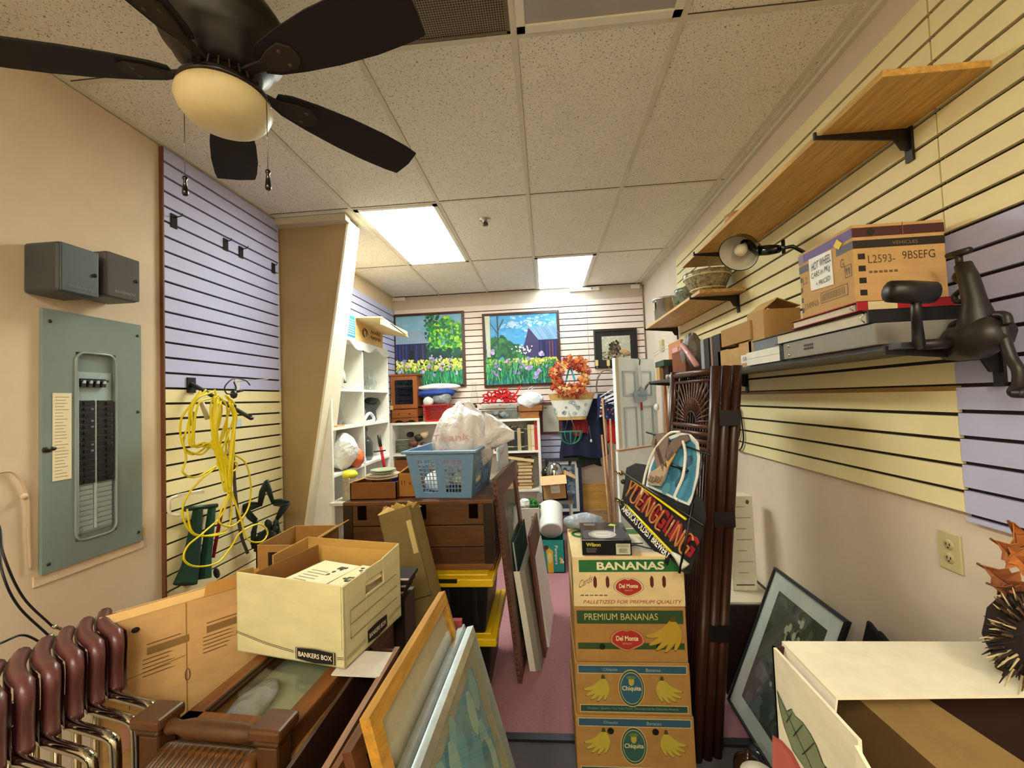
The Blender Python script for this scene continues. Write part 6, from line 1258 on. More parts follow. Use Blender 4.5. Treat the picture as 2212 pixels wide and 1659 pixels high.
for k in range(18): a=pi*.4+k*.16; b.flat(Z,(1,0,0),(0,1,0),[(.095+.050*math.cos(a),.075+.042*math.sin(a)),(.095+.060*math.cos(a),.075+.052*math.sin(a)),(.095+.060*math.cos(a+.06),.075+.052*math.sin(a+.06)),(.095+.050*math.cos(a+.06),.075+.042*math.sin(a+.06))],'#8a4050',lift=.0011)
b.text('Wilson',Z,(1,0,0),(0,1,0),.066,.068,.06,.016,'#2c2826',lift=.0012,ital=.2)
for k in range(3): b.flat(Z,(1,0,0),(0,1,0),[(.02,.205+k*.012),(.075,.205+k*.012),(.075,.211+k*.012),(.02,.211+k*.012)],'#8f9498',lift=.0006)
b.flat(Z,(1,0,0),(0,1,0),[(.150,.10),(.156,.10),(.168,.20),(.164,.20)],'#b9b8b4',lift=.0006); b.build('print','printed',t)
b=B(Mw); b.flat(Z,(1,0,0),(0,1,0),[(.135,.20),(.165,.19),(.175,.215),(.15,.228)],'#c9c83a',lift=.0010,t=.0006); b.build('price_sticker','printed',t)
# ================================================================ NEON BEER SIGN
p0=A(1340,1100,Y=2.15); p1=A(1462,1225,Y=1.80); top=A(1478,935,Y=1.97)
S=PL(p0,p1-p0,top-(p0+p1)/2)
t=T('neon_sign','unlit neon beer sign with eagle and horseshoe leaning against the rattan screen on banana boxes','neon sign',p1)
def sp_(px,py,l=0): u,w=S(px,py); return S.pt(u,w,l)
b=B(); S.poly(b,[(1340,1092),(1352,1010),(1372,1000),(1440,1010),(1520,1085),(1522,1120),(1490,1238),(1478,1240)],'#1c1c1f',lift=-.012,t=.008); b.build('back_panel','satin',t)
b=B(); S.poly(b,[(1338,1088),(1344,1112),(1443,1222),(1450,1198)],'#0b0b0c',lift=.002,t=.004)
u0,w0=S(1341,1108); u1,w1=S(1445,1217)
q0=S(1343,1104); q1=S(1445,1213); h0=S(1343,1090)
ang=math.atan2(q1[1]-q0[1],q1[0]-q0[0]); UU=(S.U*math.cos(ang)+S.W*math.sin(ang)); WW=(S.W*math.cos(ang)-S.U*math.sin(ang)); Lt=math.hypot(q1[0]-q0[0],q1[1]-q0[1])
b.text("AMERICA'S OLDEST BREWERY",S.pt(q0[0],q0[1],.0065),UU,WW,.0,.006,Lt*.985,.034,'#f2f0ea',lift=.001,bold=.02); b.build('slogan_strip','printed',t)
b=B(); 
m0=S(1362,1052); m1=S(1500,1185); an2=math.atan2(m1[1]-m0[1],m1[0]-m0[0]); U2_=(S.U*math.cos(an2)+S.W*math.sin(an2)); W2_=(S.W*math.cos(an2)-S.U*math.sin(an2)); L2=math.hypot(m1[0]-m0[0],m1[1]-m0[1])
hh=.085
b.text('YUENGLING',S.pt(m0[0],m0[1],-.002),U2_,W2_,0.004,-.047,L2,hh+.004,'#a8202c',lift=.0,bold=.035); b.build('red_lettering','printed',t)
# glass letter tubes
GL={'Y':[[(0,1),(.5,.5),(1,1)],[(.5,.5),(.5,0)]],'U':[[(0,1),(0,.2),(.3,0),(.7,0),(1,.2),(1,1)]],'E':[[(1,1),(.1,1),(0,.9),(0,.1),(.1,0),(1,0)],[(0,.5),(.8,.5)]],'N':[[(0,0),(0,1),(.9,0),(1,1)]],'G':[[(1,.85),(.7,1),(.25,1),(0,.75),(0,.25),(.25,0),(.75,0),(1,.2),(1,.45),(.6,.45)]],'L':[[(0,1),(0,0),(.9,0)]],'I':[[(.5,1),(.5,0)]]}
b=B(); n=9
for i,ch in enumerate('YUENGLING'):
    for s_ in GL[ch]:
        P=[S.pt(m0[0],m0[1],.022)+U2_*(L2*(i+.12+.72*x)/n)+W2_*(-.044+hh*y) for x,y in s_]
        b.tube(curve(P,5) if len(P)>2 else P,.0048,'#b87848',7)
b.build('letter_tubes','gloss',t)
b=B(); b.tube([sp_(1366,1034,.02),sp_(1489,1124,.02)],.0055,'#f0e020',8); b.build('yellow_tube','gloss',t)
b=B(); b.tube([sp_(1350,1083,.02),sp_(1459,1196,.02)],.0055,'#f0e020',8); b.build('yellow_tube','gloss',t)
b=B(); b.tube([sp_(1459,1196,.02),sp_(1470,1205,.018),sp_(1484,1226,.010)],[.007,.014,.022],'#d8d8cc',8); b.build('tube_end','satin',t)
# wire frame
for k,(q,r,rad) in enumerate((((1352,1022),(1530,1138),.006),((1338,1078),(1368,1092),.005),((1508,1090),(1478,1240),.005),((1415,940),(1540,985),.004),((1400,935),(1440,945),.005),((1530,975),(1490,1120),.003),((1418,978),(1455,990),.006),((1440,1000),(1490,1018),.006))):
    b=B(); b.tube([sp_(*q,.03 if k<3 else .012),sp_(*r,.03 if k<3 else .012)],rad,'#0c0c0d',6); b.build('wire_frame','satin',t)
# horseshoe plate
def hs(sc,off=0): 
    C_=(1452,1020); return [(C_[0]+(x-C_[0])*sc+off,C_[1]+(y-C_[1])*sc) for x,y in ((1395,1050),(1402,1010),(1415,975),(1440,945),(1468,934),(1492,938),(1508,955),(1512,985),(1508,1030),(1498,1075),(1488,1092),(1470,1085),(1440,1070))]
b=B(); S.poly(b,hs(1.0),'#dfe6e4',lift=-.004,t=.004); S.poly(b,hs(.90),'#3f86a8',lift=.0008,t=.001)
for k in range(10): x=1420+random.uniform(-10,70); y=random.uniform(960,1060); q=S(x,y); b.disc(S.O,S.U,S.W,q[0],q[1],.02,.03,random.choice(['#2c6a8c','#5fa4c0','#1f4e68']),9,lift=.0022+k*.00003)
b.build('horseshoe_plate','printed',t)
b=B(); b.tube(curve([sp_(1392,1072,.02),sp_(1402,1020,.02),sp_(1420,975,.02),sp_(1450,940,.02),sp_(1475,935,.02)]),.006,'#e8e4d6',8); b.build('white_tube','gloss',t)
b=B(); b.tube(curve([sp_(1482,955,.02),sp_(1487,985,.02),sp_(1482,1030,.02),sp_(1470,1060,.02),sp_(1464,1075,.02),sp_(1470,1082,.02)]),.0065,'#e8e4d6',8); b.build('white_tube','gloss',t)
# eagle
eg='#7d6a5e'
b=B(); S.poly(b,[(1415,955),(1425,940),(1440,937),(1450,950),(1448,975),(1446,1000),(1436,1020),(1424,1010),(1420,985),(1424,968),(1414,966)],eg,lift=.010,t=.012)
S.poly(b,[(1446,975),(1456,958),(1475,943),(1492,941),(1496,952),(1478,964),(1462,985),(1450,1000),(1444,990)],'#6f5c50',lift=.012,t=.010)
for k in range(12): q=S(1424+k*1.6,950+k*5); b.tube([S.pt(*q,.023),S.pt(q[0]+.012,q[1]-.03,.024)],.0022,'#5a483c',4)
b.build('wing','matte',t)
b=B(); S.poly(b,[(1425,1015),(1438,1004),(1448,1015),(1440,1040),(1432,1052),(1412,1050),(1405,1038),(1412,1022)],'#b09a82',lift=.012,t=.012)
for k in range(7): q=S(1414+k*4,1030+2*(k%3)); b.tube(curve([S.pt(*q,.026),S.pt(q[0]+.008,q[1]-.014,.030),S.pt(q[0]+.003,q[1]-.026,.026)],4),.0035,'#8f7a64',5)
S.poly(b,[(1446,1000),(1458,975),(1466,982),(1456,1000),(1448,1016)],'#c29a5c',lift=.016,t=.006); b.build('body','matte',t)
b=B(); b.ball(sp_(1352,1042,.02),.012,.012,.014,'#4a2c20',10); b.build('knob','gloss',t)
b=B(); b.tube(curve([V((.33,1.93,.935)),V((.38,1.96,.934)),V((.43,1.92,.934)),V((.50,1.88,.935))]),.003,'#0c0c0c',6); b.tube(curve([V((.31,2.02,.935)),V((.36,1.98,.935)),V((.42,1.98,.935))]),.003,'#0c0c0c',6); b.build('power_cord','satin',t)
# ================================================================ RATTAN SCREEN
t=T('folding_screen','dark brown folded rattan screen with sunburst panel standing in the aisle','folding screen',(.68,2.15,0))
RT='#3a1c12'; H=1.735
def rp(k,u,z):   # k panel, u along the panel (0 near), z height
    f=z/H; return V((.600+.047*k+f*(.178+.004*k)-u*.05,1.95+u*.44+.012*k,z))
for k in range(3):
    b=B()
    for u in (0,1):
        zz=[0,.25,.252,.6,.602,1.0,1.002,1.4,1.402,H]; b.tube([rp(k,u,z) for z in zz],[.0225,.0225,.0235,.0235,.022,.022,.0235,.0225,.022,.0225],RT,12)
    b.build('post','lacquer',t)
    for z in (.06,.55,1.38,H-.02) if k else (.06,H-.02): b=B(); b.tube([rp(k,0,z),rp(k,1,z)],.016,'#4a2618',10); b.build('rail','lacquer',t)
k=0
b=B(); zb_=1.46; zt_=H-.06
b.tube([rp(0,.06,zt_),rp(0,.95,zt_)],.008,'#4a2618',8); b.tube([rp(0,.06,zb_),rp(0,.06,zt_)],.008,'#4a2618',8); b.tube([rp(0,.95,zb_),rp(0,.95,zt_)],.008,'#4a2618',8)
for i in range(19):
    a=pi*(i+.5)/19; c_=(.5,zb_+.01); r0=.055
    ex=math.cos(a);ez=math.sin(a); L_=min(.42*.44/max(abs(ex),.01),(zt_-zb_-.01)/max(ez,.01)); P=[rp(0,c_[0]+ex*r/.44,c_[1]+ez*r) for r in (r0,L_*.45,L_*.5,L_*.55,L_*.96)]
    b.tube(P,[.004,.005,.0075,.005,.005],'#54301e',6)
for r in (.055,.12): b.tube([rp(0,.5+math.cos(pi*i/16)*r/.44,zb_+.01+math.sin(pi*i/16)*r) for i in range(17)],.004,'#54301e',6)
b.build('sunburst','lacquer',t)
for z in (1.455,1.42,1.385,1.35): b=B(); b.tube([rp(0,.05,z),rp(0,.95,z-.004)],.012,'#5c3424',8); b.build('cross_rail','lacquer',t)
for i in range(16): b=B(); u=.08+.84*i/15; b.tube([rp(0,u,.08),rp(0,u,1.34)],.0065,'#40221a',6); b.build('spindle','lacquer',t)
for k in (1,2):
    b=B()
    for i in range(14): u=.08+.84*i/13; b.tube([rp(k,u,.08),rp(k,u,H-.04)],.0065,'#32180f',6)
    b.build('spindles','lacquer',t)
for z in (.55,1.05,1.50): b=B(); p_=rp(1,0,z)-V((0,.02,0)); b.box(p_.x-.03,p_.x+.06,p_.y-.006,p_.y,z-.035,z+.035,'#15100d'); b.build('hinge','satin',t)
# ================================================================ RIGHT WALL SHELVES
def bracket(t,y,z,x0=.93,col='#120f0e'):
    b=B(); b.add([(x0,y-.003,z),(XR+.0,y-.003,z),(XR,y-.003,z-.075),(XR-.03,y-.003,z-.07),(XR-.05,y-.003,z-.035),(x0,y-.003,z-.012),(x0,y+.003,z),(XR,y+.003,z),(XR,y+.003,z-.075),(XR-.03,y+.003,z-.07),(XR-.05,y+.003,z-.035),(x0,y+.003,z-.012)],[(0,1,2,3,4,5),(11,10,9,8,7,6)]+[(i,i+6,(i+1)%6+6,(i+1)%6) for i in range(6)],col)
    b.box(x0-.008,x0,y-.004,y+.004,z-.012,z+.012,col); b.box(XR-.008,XR,y-.014,y+.014,z-.11,z+.005,col); b.build('bracket','satin',t)
def shelf(lab,y0,y1,z,x0,col,m,br,zt=.02,grp='shelves on the right wall'):
    t=T('wall_shelf',lab,'shelf',((x0+XR)/2,(y0+y1)/2,z),grp); b=B(); b.box(x0,XR-.003,y0,y1,z,z+zt,col); b.build('board',m,t,bevel=.002)
    for y in br: bracket(t,y,z-.0005,x0-.015)
    return t
shelf('empty pine shelf highest on the right wall',1.175,2.84,2.455,.948,'#d8a856','wood_y',(1.43,2.56))
shelf('pine shelf in the middle carrying the pot and patterned bowls',2.56,3.91,2.215,.95,'#dcae6c','wood_y',(2.67,3.86))
shelf('long grey black shelf lowest on the right wall full of boxes and binders',1.19,3.93,1.715,.955,'#4a4a4c','satin',(1.215,2.62,3.80),.018)
b=B(); a=A(1590,468,X=1.0); b.lathe((1.03,a.y+.05,2.476),[(0,0),(.04,0),(.06,.02),(.065,.05),(.05,.06),(0,.06)],'#b98a5c',18); one(b,'wooden_bowl','small tan bowl on the far end of the highest shelf','bowl','satin')
Z2=2.236
c=V((1.075,3.62,Z2)); t=T('stock_pot','aluminium stock pot with lid rim on the far end of the middle shelf','pot',c); hp=A(1420,640,Y=3.5).z-Z2
b=B(); b.lathe(c,[(0,.0),(.105,0),(.112,.01),(.115,hp-.02),(.125,hp-.015),(.125,hp),(.10,hp+.005),(.0,hp+.01)],'#b9b7ae',32); b.build('body','metal',t)
b=B(); b.bar(c+V((-.118,-.02,hp-.10)),c+V((-.118,-.02,hp-.03)),.02,.006,'#d2d0c8',up=(1,0,0)); b.build('handle','chrome',t)
b=B(); b.lathe((1.10,3.30,Z2),[(0,0),(.05,0),(.07,.03),(.085,.12),(.09,.17)],'#ffffff',20); one(b,'glass_vase','pale green glass vase beside the stock pot','vase','glass')
b=B(); 
for k in range(9): b.ball(V((1.08+random.uniform(-.03,.04),3.28+random.uniform(-.06,.05),Z2+.05+random.uniform(0,.07))),.03,.03,.025,'#3f6a38',6,amp=.4,seed=k)
b.tube([(1.08,3.28,Z2),(1.08,3.28,Z2+.06)],.008,'#3f6a38',5); one(b,'green_plant','small green artificial plant between pot and bowls','plant','foliage')
c=V((1.07,3.02,Z2)); b=B(); b.lathe(c,[(0,0),(.05,0),(.08,.02),(.115,.09),(.12,.115),(.116,.115),(.11,.09),(.04,.012),(0,.01)],'#7f8a70',28); one(b,'patterned_bowl','smaller dark patterned bowl behind the large one on the middle shelf','bowl','glaze')
c=V((1.065,2.735,Z2+.0)); t=T('serving_bowl','large wide bowl with brown and cream pattern at the near end of the middle shelf','bowl',c)
b=B(); b.lathe(c,[(0,0),(.07,0),(.075,.012),(.10,.03),(.138,.11),(.145,.14),(.140,.143),(.13,.11),(.06,.02),(0,.018)],'#a39674',36); b.build('body','glaze',t)
b=B(); b.lathe(c,[(.1395,.108),(.1425,.110),(.1425,.116),(.1405,.118)],'#d8c8a0',36); b.lathe(c,[(.102,.030),(.104,.032),(.106,.038),(.104,.038)],'#d8c8a0',36); b.build('band','gloss',t)
# clip lamp
t=T('clip_lamp','black clip lamp with white lined shade and bulb in front of the highest shelf','lamp',A(1735,545,X=1.10))
lc=A(1597,545,X=.965); el=A(1650,545,X=1.0); ax=(lc-el).normalized(); ax=V((-.62,-.45,-.62)).normalized(); Q=V((0,0,1)).rotation_difference(ax).to_matrix().to_4x4(); bc=lc-ax*.065
b=B(); b.lathe(bc,[(0,-.045),(.02,-.045),(.03,-.02),(.055,.0),(.078,.03),(.090,.075),(.092,.08)],'#0e0d0d',32,M=Q); b.build('shade','gloss',t)
b=B(); b.lathe(bc,[(.026,-.015),(.05,.004),(.074,.032),(.0885,.078)],'#c9c5b6',32,M=Q); b.build('shade_lining','satin',t)
b=B(); b.lathe(bc,[(0,.075),(.016,.072),(.028,.058),(.030,.042),(.022,.020),(.013,.0),(.013,-.02)],'#e2d8bc',20,M=Q); b.build('bulb','gloss',t)
s0=bc-ax*.04; e1=A(1640,542,X=1.04); e2=A(1682,538,X=1.07); e3=A(1712,532,X=1.10); e4=A(1737,545,X=1.15)
b=B(); b.tube([s0,s0.lerp(e1,.5),e1,e1.lerp(e2,.5),e2],[.03,.026,.024,.024,.018],'#0e0d0d',12); b.build('socket','gloss',t)
b=B(); b.tube([e2,e3,e4,A(1745,560,X=1.21)],.008,'#0e0d0d',8); b.cyl(e2.lerp(e3,.35)+V((0,0,-.025)),e2.lerp(e3,.35)+V((0,0,.035)),.008,'#0e0d0d',8); b.build('arm','gloss',t)
# shelf 3 items
Z3=1.734
hb=(.93,1.185,1.30,1.56,1.868,2.10)
t=T('toy_car_box','cardboard box with purple band and handwritten white note on the dark shelf','cardboard box',(1.06,1.43,1.868))
b=B(); x0,x1,y0,y1,z0,z1=hb; b.box(x0,x1,y0,y1,z0,z1,'#c9a26a'); b.build('body','card',t,bevel=.003)
b=B(); 
def fr(u0,u1,w0,w1,c,l=.0006): b.flat((x0,y0,z0),(1,0,0),(0,0,1),[(u0,w0),(u1,w0),(u1,w1),(u0,w1)],c,lift=l)
fw=x1-x0; fh=z1-z0
fr(0,fw,fh-.038,fh-.010,'#4a1c20'); fr(.14,.142,fh-.04,fh,'#8a6038',.0012); fr(0,fw,fh-.072,fh-.048,'#241a14'); b.text('BANDAI',(x0,y0,z0),U0,W0,.03,fh-.030,.04,.012,'#8a5a4a',lift=.001) if 0 else None
b.text('VEHICLES',(x0,y0,z0),U0,W0,.11,fh-.066,.07,.010,'#8a7250',lift=.001)
b.disc((x0,y0,z0),U0,W0,.052,fh-.024,.012,.011,'#1e0e10',12,lift=.001)
for k in range(4): fr(.012,.032,fh-.105-k*.036,fh-.088-k*.036,'#1e1612')
b.text('L2593-',(x0,y0,z0),U0,W0,.04,fh-.118,.075,.024,'#6a4a28',lift=.001); b.text('9BSEFG',(x0,y0,z0),U0,W0,.135,fh-.112,.09,.024,'#5a3e22',lift=.001)
[fr(.04+k*.014,.050+k*.014,fh-.148,fh-.141,'#7a5830') for k in range(6)]
OS=(x0,y1,z0); US=(0,-1,0)
def sr(u0,u1,w0,w1,c,l=.0006): b.flat(OS,US,W0,[(u0,w0),(u1,w0),(u1,w1),(u0,w1)],c,lift=l)
sd=y1-y0
sr(0,sd,fh-.038,fh-.010,'#5c3c8a'); sr(0,.03,fh-.038,fh-.010,'#7a6a8a',.001); sr(.0,.05,fh-.072,fh-.048,'#4a4a52'); sr(.19,sd,fh-.072,fh-.048,'#4a4a52'); b.text('TOYS',OS,US,W0,.15,fh-.030,.03,.012,'#8a74b0',lift=.001)
for k in range(4): sr(.004,.014,fh-.105-k*.036,fh-.088-k*.036,'#3a3028')
b.text('3349N3',OS,US,W0,.016,.028,.075,.020,'#8a6a44',lift=.001); b.text('G',OS,US,W0,.205,fh-.115,.016,.028,'#6a4a28',lift=.001); b.text('L2',OS,US,W0,.018,fh-.115,.024,.024,'#8a6a44',lift=.001)
for q in ((.105,.23,.030,.032),(.105,.23,.064,.066),(.105,.107,.030,.066),(.228,.23,.030,.066)): sr(*q,'#5a4228')
for k in range(18): sr(.112+k*.006,.1145+k*.006,.036,.060,'#6a5236')
for q in ((.222,.250,.082,.084),(.222,.250,.118,.120),(.222,.224,.082,.12),(.248,.25,.082,.12)): sr(*q,'#4a3420')
for u_ in (.228,.238): b.flat(OS,US,W0,[(u_+.001,.09),(u_+.004,.09),(u_+.004,.104),(u_+.007,.104),(u_+.0025,.114),(u_-.002,.104),(u_+.001,.104)],'#4a3420',lift=.001)
b.build('print','printed',t)
b=B(); b.flat(OS,US,W0,[(.060,.085),(.172,.078),(.170,.190),(.058,.195)],'#efeeea',lift=.0012,t=.001); 
b.text('HOT WHEEL',OS,US,W0,.072,.150,.096,.026,'#17171a',lift=.0030,shear=.05,ital=.1); b.text('CARS in PKg',OS,US,W0,.068,.118,.094,.024,'#17171a',lift=.0030,shear=.05,ital=.1); b.text('+ PRICED',OS,US,W0,.090,.092,.07,.016,'#17171a',lift=.0030,shear=.05,ital=.1); b.build('handwritten_note','printed',t)
b=B(); b.flat(OS,US,W0,[(.182,.196),(.205,.178),(.222,.192),(.200,.212)],'#e8c81c',lift=.0016,t=.001); b.build('yellow_tag','printed',t)
def binder(lab,x0,x1,y0,y1,z0,h,col,spine_near=True,grp='binders on the dark shelf'):
    t=T('ring_binder',lab,'binder',((x0+x1)/2,(y0+y1)/2,z0),grp); b=B(); b.box(x0,x1,y0,y1,z0,z0+.003,col); b.box(x0,x1,y0,y1,z0+h-.003,z0+h,col); b.box(x0,x1,y0,y0+.004,z0,z0+h,col); b.build('cover','satin',t,bevel=.001)
    b=B(); b.box(x0+.008,x1-.01,y0+.02,y1-.01,z0+.004,z0+h-.005,'#d8d2c0'); b.build('pages','matte',t)
    b=B(); b.tube([(x0+.004,y0+.02,z0+.006),(x0-.002,y0+.03,z0+h/2),(x0+.004,y0+.02,z0+h-.006)],.002,'#d8d8d8',5); b.build('ring','chrome',t); return t
tb=binder('red ring binder with white label directly under the purple banded cardboard box',.92,1.19,1.285,1.62,1.838,.029,'#a81420')
b=B(); b.flat((.92,1.285,1.838),U0,W0,[(.03,.002),(.11,.002),(.11,.027),(.03,.027)],'#d8c89a',lift=.0006); b.build('label','printed',tb)
binder('black ring binder under the red binder',.93,1.195,1.26,1.75,1.797,.040,'#111114')
t=T('silver_case','brushed silver flat case lying on the dark shelf','case',(1.07,1.5,Z3)); b=B(); b.box(.935,1.20,1.245,1.70,Z3,1.796,'#8f8c84'); b.build('body','satin',t,bevel=.003)
b=B(); [b.flat((.935,1.70,Z3),US,W0,[(.13+k*.011,z_),(.138+k*.011,z_),(.138+k*.011,z_+.008),(.13+k*.011,z_+.008)],'#2c2a28',lift=.001) for k in range(5) for z_ in (.022,.034)]; b.build('marking','printed',t)
for q in (.048,.014): b=B(); b.ball(V((.934,1.66,Z3+q)),.004,.006,.006,'#c9c0a4',8); b.build('rivet','chrome',t)
for k,l in enumerate(('lower white box file at the far end of the silver case','upper white box file at the far end of the silver case')):
    b=B(); b.box(.945,1.19,1.715,2.02,Z3+k*.03,Z3+.029+k*.03,'#eceae2'); b.box(.9445,.96,1.715,1.745,Z3+k*.03,Z3+.0292+k*.03,'#16161a'); one(b,'box_file',l,'box file','satin','white box files')
b=B(); b.box(.96,1.19,1.76,1.98,Z3+.061,Z3+.105,'#7a8088'); b.box(.958,1.19,1.756,1.984,Z3+.104,Z3+.108,'#17181a'); one(b,'paper_stack','black covered stack of paper on the white box files','paper stack','matte')
def carton(lab,px0,px1,pyt,pyb,X,d,col='#b8935c',flap=False,lbl=False):
    y1=A(px0,pyb,X=X).y; y0=A(px1,pyb,X=X).y; ym=(y0+y1)/2; zt=A((px0+px1)/2,pyt,X=X).z; zb=Z3 if pyb>770 else A((px0+px1)/2,pyb,X=X).z
    t=T('small_carton',lab,'cardboard box',(X+d/2,ym,zb),'small cartons on the dark shelf'); b=B(); b.box(X,X+d,y0,y1,zb,zt,col); b.build('body','card',t,bevel=.003)
    if flap: b=B(); b.slab([(X,y0,zt),(X,y1,zt),(X+d*.4,y1,zt+.05),(X+d*.4,y0,zt+.05)],.004,'#c9a468'); b.slab([(X+d*.4,y1,zt+.05),(X+d,y1,zt+.01),(X+d,y0,zt+.01),(X+d*.4,y0,zt+.05)],.004,'#b08a52'); b.build('flap','card',t)
    if lbl: b=B(); b.flat((X,y1,zb),US,W0,[((y1-y0)*.15,.02),((y1-y0)*.75,.02),((y1-y0)*.75,.06),((y1-y0)*.15,.06)],'#ece8de',lift=.001); b.text('58',(X,y1,zb),US,W0,(y1-y0)*.3,.03,(y1-y0)*.3,.02,'#7a7468',lift=.002); b.build('label','printed',t)
carton('tall narrow brown carton with open flap, beside the white box files',1619,1655,672,785,.985,.16,flap=True)
carton('lower small carton with white label left of the tall carton',1598,1626,738,790,.985,.16,'#c29c64',lbl=True)
carton('lower small plain carton left of the labelled one',1574,1599,752,792,.985,.15,'#c09a62')
carton('leftmost lower small carton beside the dark books',1552,1575,756,795,.985,.15,'#b8935c')
carton('upper brown carton lying across the small lower cartons',1558,1622,702,742,.975,.17,'#a8824c')
for k,(px,w_,c_,l) in enumerate(((1517,.05,'#8f949a','grey spined upright book on the dark shelf'),(1526,.06,'#101012','black upright book between grey and brown spines on the dark shelf'),(1538,.03,'#8a6a58','brown spined upright book on the dark shelf'),(1544,.10,'#0c0c0e','thick black upright book beside the small cartons'))):
    y=A(px,790,X=.99).y; b=B(); b.box(.985,1.15,y-w_,y,Z3,Z3+.21,c_); one(b,'book',l,'book','printed','upright books on the dark shelf',bevel=.002)
cloth_heap('plastic_bag','clear bag of grey metal odds and ends beside the upright books',(1.05,3.02,Z3+.16),.08,.11,.15,'#6a625c',9,.25,'bag',cat='plastic bag')
b=B(); b.tube([A(1474,745,X=.97),A(1505,790,X=.97)],.018,'#d8a0a0',6); one(b,'pink_strap','pink plastic zip edge of the clear bag','bag edge','gloss')
b=B(); y=A(1452,810,X=.98).y; b.box(.98,1.16,y-.32,y-.30,Z3,Z3+.19,'#6a3414'); b.box(.98,1.0,y-.30,y-.02,Z3,Z3+.19,'#7a4018'); b.box(.98,1.16,y-.30,y-.02,Z3,Z3+.02,'#a85a28'); one(b,'wooden_stand','brown wooden angled stand near the far end of the dark shelf','stand','wood_z')
b=B(); b.box(1.06,1.2,3.30,3.62,Z3,Z3+.30,'#c98a60'); b.box(1.055,1.06,3.36,3.50,Z3+.18,Z3+.25,'#d8a8a0'); one(b,'orange_carton','orange brown cardboard box behind the wooden stand','cardboard box','card')
b=B(); b.box(.97,1.05,3.60,3.70,Z3,Z3+.11,'#b8945c'); one(b,'small_box','small tan box at the far end of the dark shelf','box','card',bevel=.003)
b=B(); b.box(.97,1.12,3.46,3.72,Z3+.112,Z3+.16,'#24443c'); b.box(1.0,1.12,3.45,3.59,Z3,Z3+.112,'#18120f'); one(b,'dark_green_box','dark green lidded box on the small tan box','box','satin')
for k in range(3): b=B(); b.lathe((.985,3.42-k*.05,Z3),[(0,0),(.016,0),(.018,.02),(.012,.035),(0,.036)],['#b8a8a8','#8a6a5c','#c8c0b8'][k],12); one(b,'figurine',['leftmost','middle','rightmost'][k]+' tiny ceramic piece in front of the dark green box','figurine','gloss','tiny ceramic pieces')
b=B(); b.tube([(.955,3.93,1.72),(.955,4.06,1.67),(.955,4.07,1.70)],.010,'#8a8884',6); one(b,'shelf_hook','grey metal hook sticking out beyond the far end of the dark shelf','hook','metal')
b=B(); 
for z in (0,.03): b.tube([A(1412,770,X=1.05)+V((0,0,z)),A(1440,752,X=1.18)+V((0,0,z)),A(1470,750,X=1.15)+V((0,0,z))],.004,'#e8ecec',6)
one(b,'wire_rack','white wire rack behind the dark green box by the door','wire rack','satin')
# ---- meat grinder clamped at the near end
t=T('meat_grinder','black cast iron meat grinder clamped to the near end of the dark shelf','meat grinder',(1.12,1.10,1.70))
IR='#26211c'; X_=1.12
def gp(px,py,x=X_): return A(px,py,X=x)
b=B(); b.tube([gp(2080,572),gp(2092,600),gp(2105,650),gp(2112,700),gp(2110,745)],[.018,.021,.024,.040,.048],IR,14); b.tube([gp(2070,742),gp(2110,735),gp(2150,715),gp(2168,705)],[.048,.050,.044,.030],IR,16); b.build('body','satin',t)
b=B(); b.tube([gp(2047,553),gp(2068,548),gp(2095,540)],[.008,.010,.009],IR,8); b.cyl(gp(2070,550),gp(2073,572),.008,IR,8); b.build('top_screw','satin',t)
b=B(); b.tube(curve([gp(2100,600),gp(2075,590),gp(2066,600),gp(2085,612)]),.009,IR,8); b.tube(curve([gp(2100,640),gp(2070,652),gp(2062,640),gp(2078,625)]),.007,IR,8); b.build('clamp_jaw','satin',t)
b=B(); b.tube(curve([gp(2165,705),gp(2172,740),gp(2185,775),gp(2200,800),gp(2200,830),gp(2190,848),gp(2215,850)]),[.012]*49,IR,8); b.build('crank','satin',t)
b=B(); b.tube([gp(2100,745),gp(2070,765),gp(2040,768)],[.03,.02,.012],'#12100f',10); b.build('foot','satin',t)
b=B(); q0,q1=A(1922,630,Y=1.06),A(2014,632,Y=1.06); b.tube([q0+(q0-q1)*.08,q0,q0.lerp(q1,.5),q1,q1+(q1-q0)*.08],[.010,.026,.028,.026,.010],'#080605',14); b.build('wooden_handle','satin',t)
b=B(); b.tube([A(1978,640,Y=1.06),A(1980,690,Y=1.06),gp(1985,745,1.0)],[.010,.010,.014],'#15100e',8); b.tube([gp(1985,745,1.0),gp(2040,742,1.06),gp(2080,735)],.014,'#15100e',8); b.build('handle_stem','satin',t)
b=B(); b.tube(curve([gp(2090,690),gp(2060,700),gp(2055,715),gp(2075,722)]),.008,IR,8); b.build('thumb_screw','satin',t); b=B(); b.tube(curve([gp(2150,680),gp(2172,682),gp(2178,700)]),.010,IR,8); b.build('thumb_screw','satin',t)
b=B(); b.tube(curve([A(1598,885,X=XR-.01),A(1603,915,X=XR-.01),A(1606,950,X=XR-.01),A(1598,972,X=XR-.01),A(1585,960,X=XR-.01),A(1592,930,X=XR-.01),A(1596,900,X=XR-.01)]),.005,'#121010',6); b.tube(curve([A(1596,880,X=XR-.01),A(1598,930,X=XR-.01),A(1590,965,X=XR-.01)]),.005,'#121010',6)
one(b,'cable_loop','black cable loop hanging on the cream slats behind the rattan screen','cable','satin')
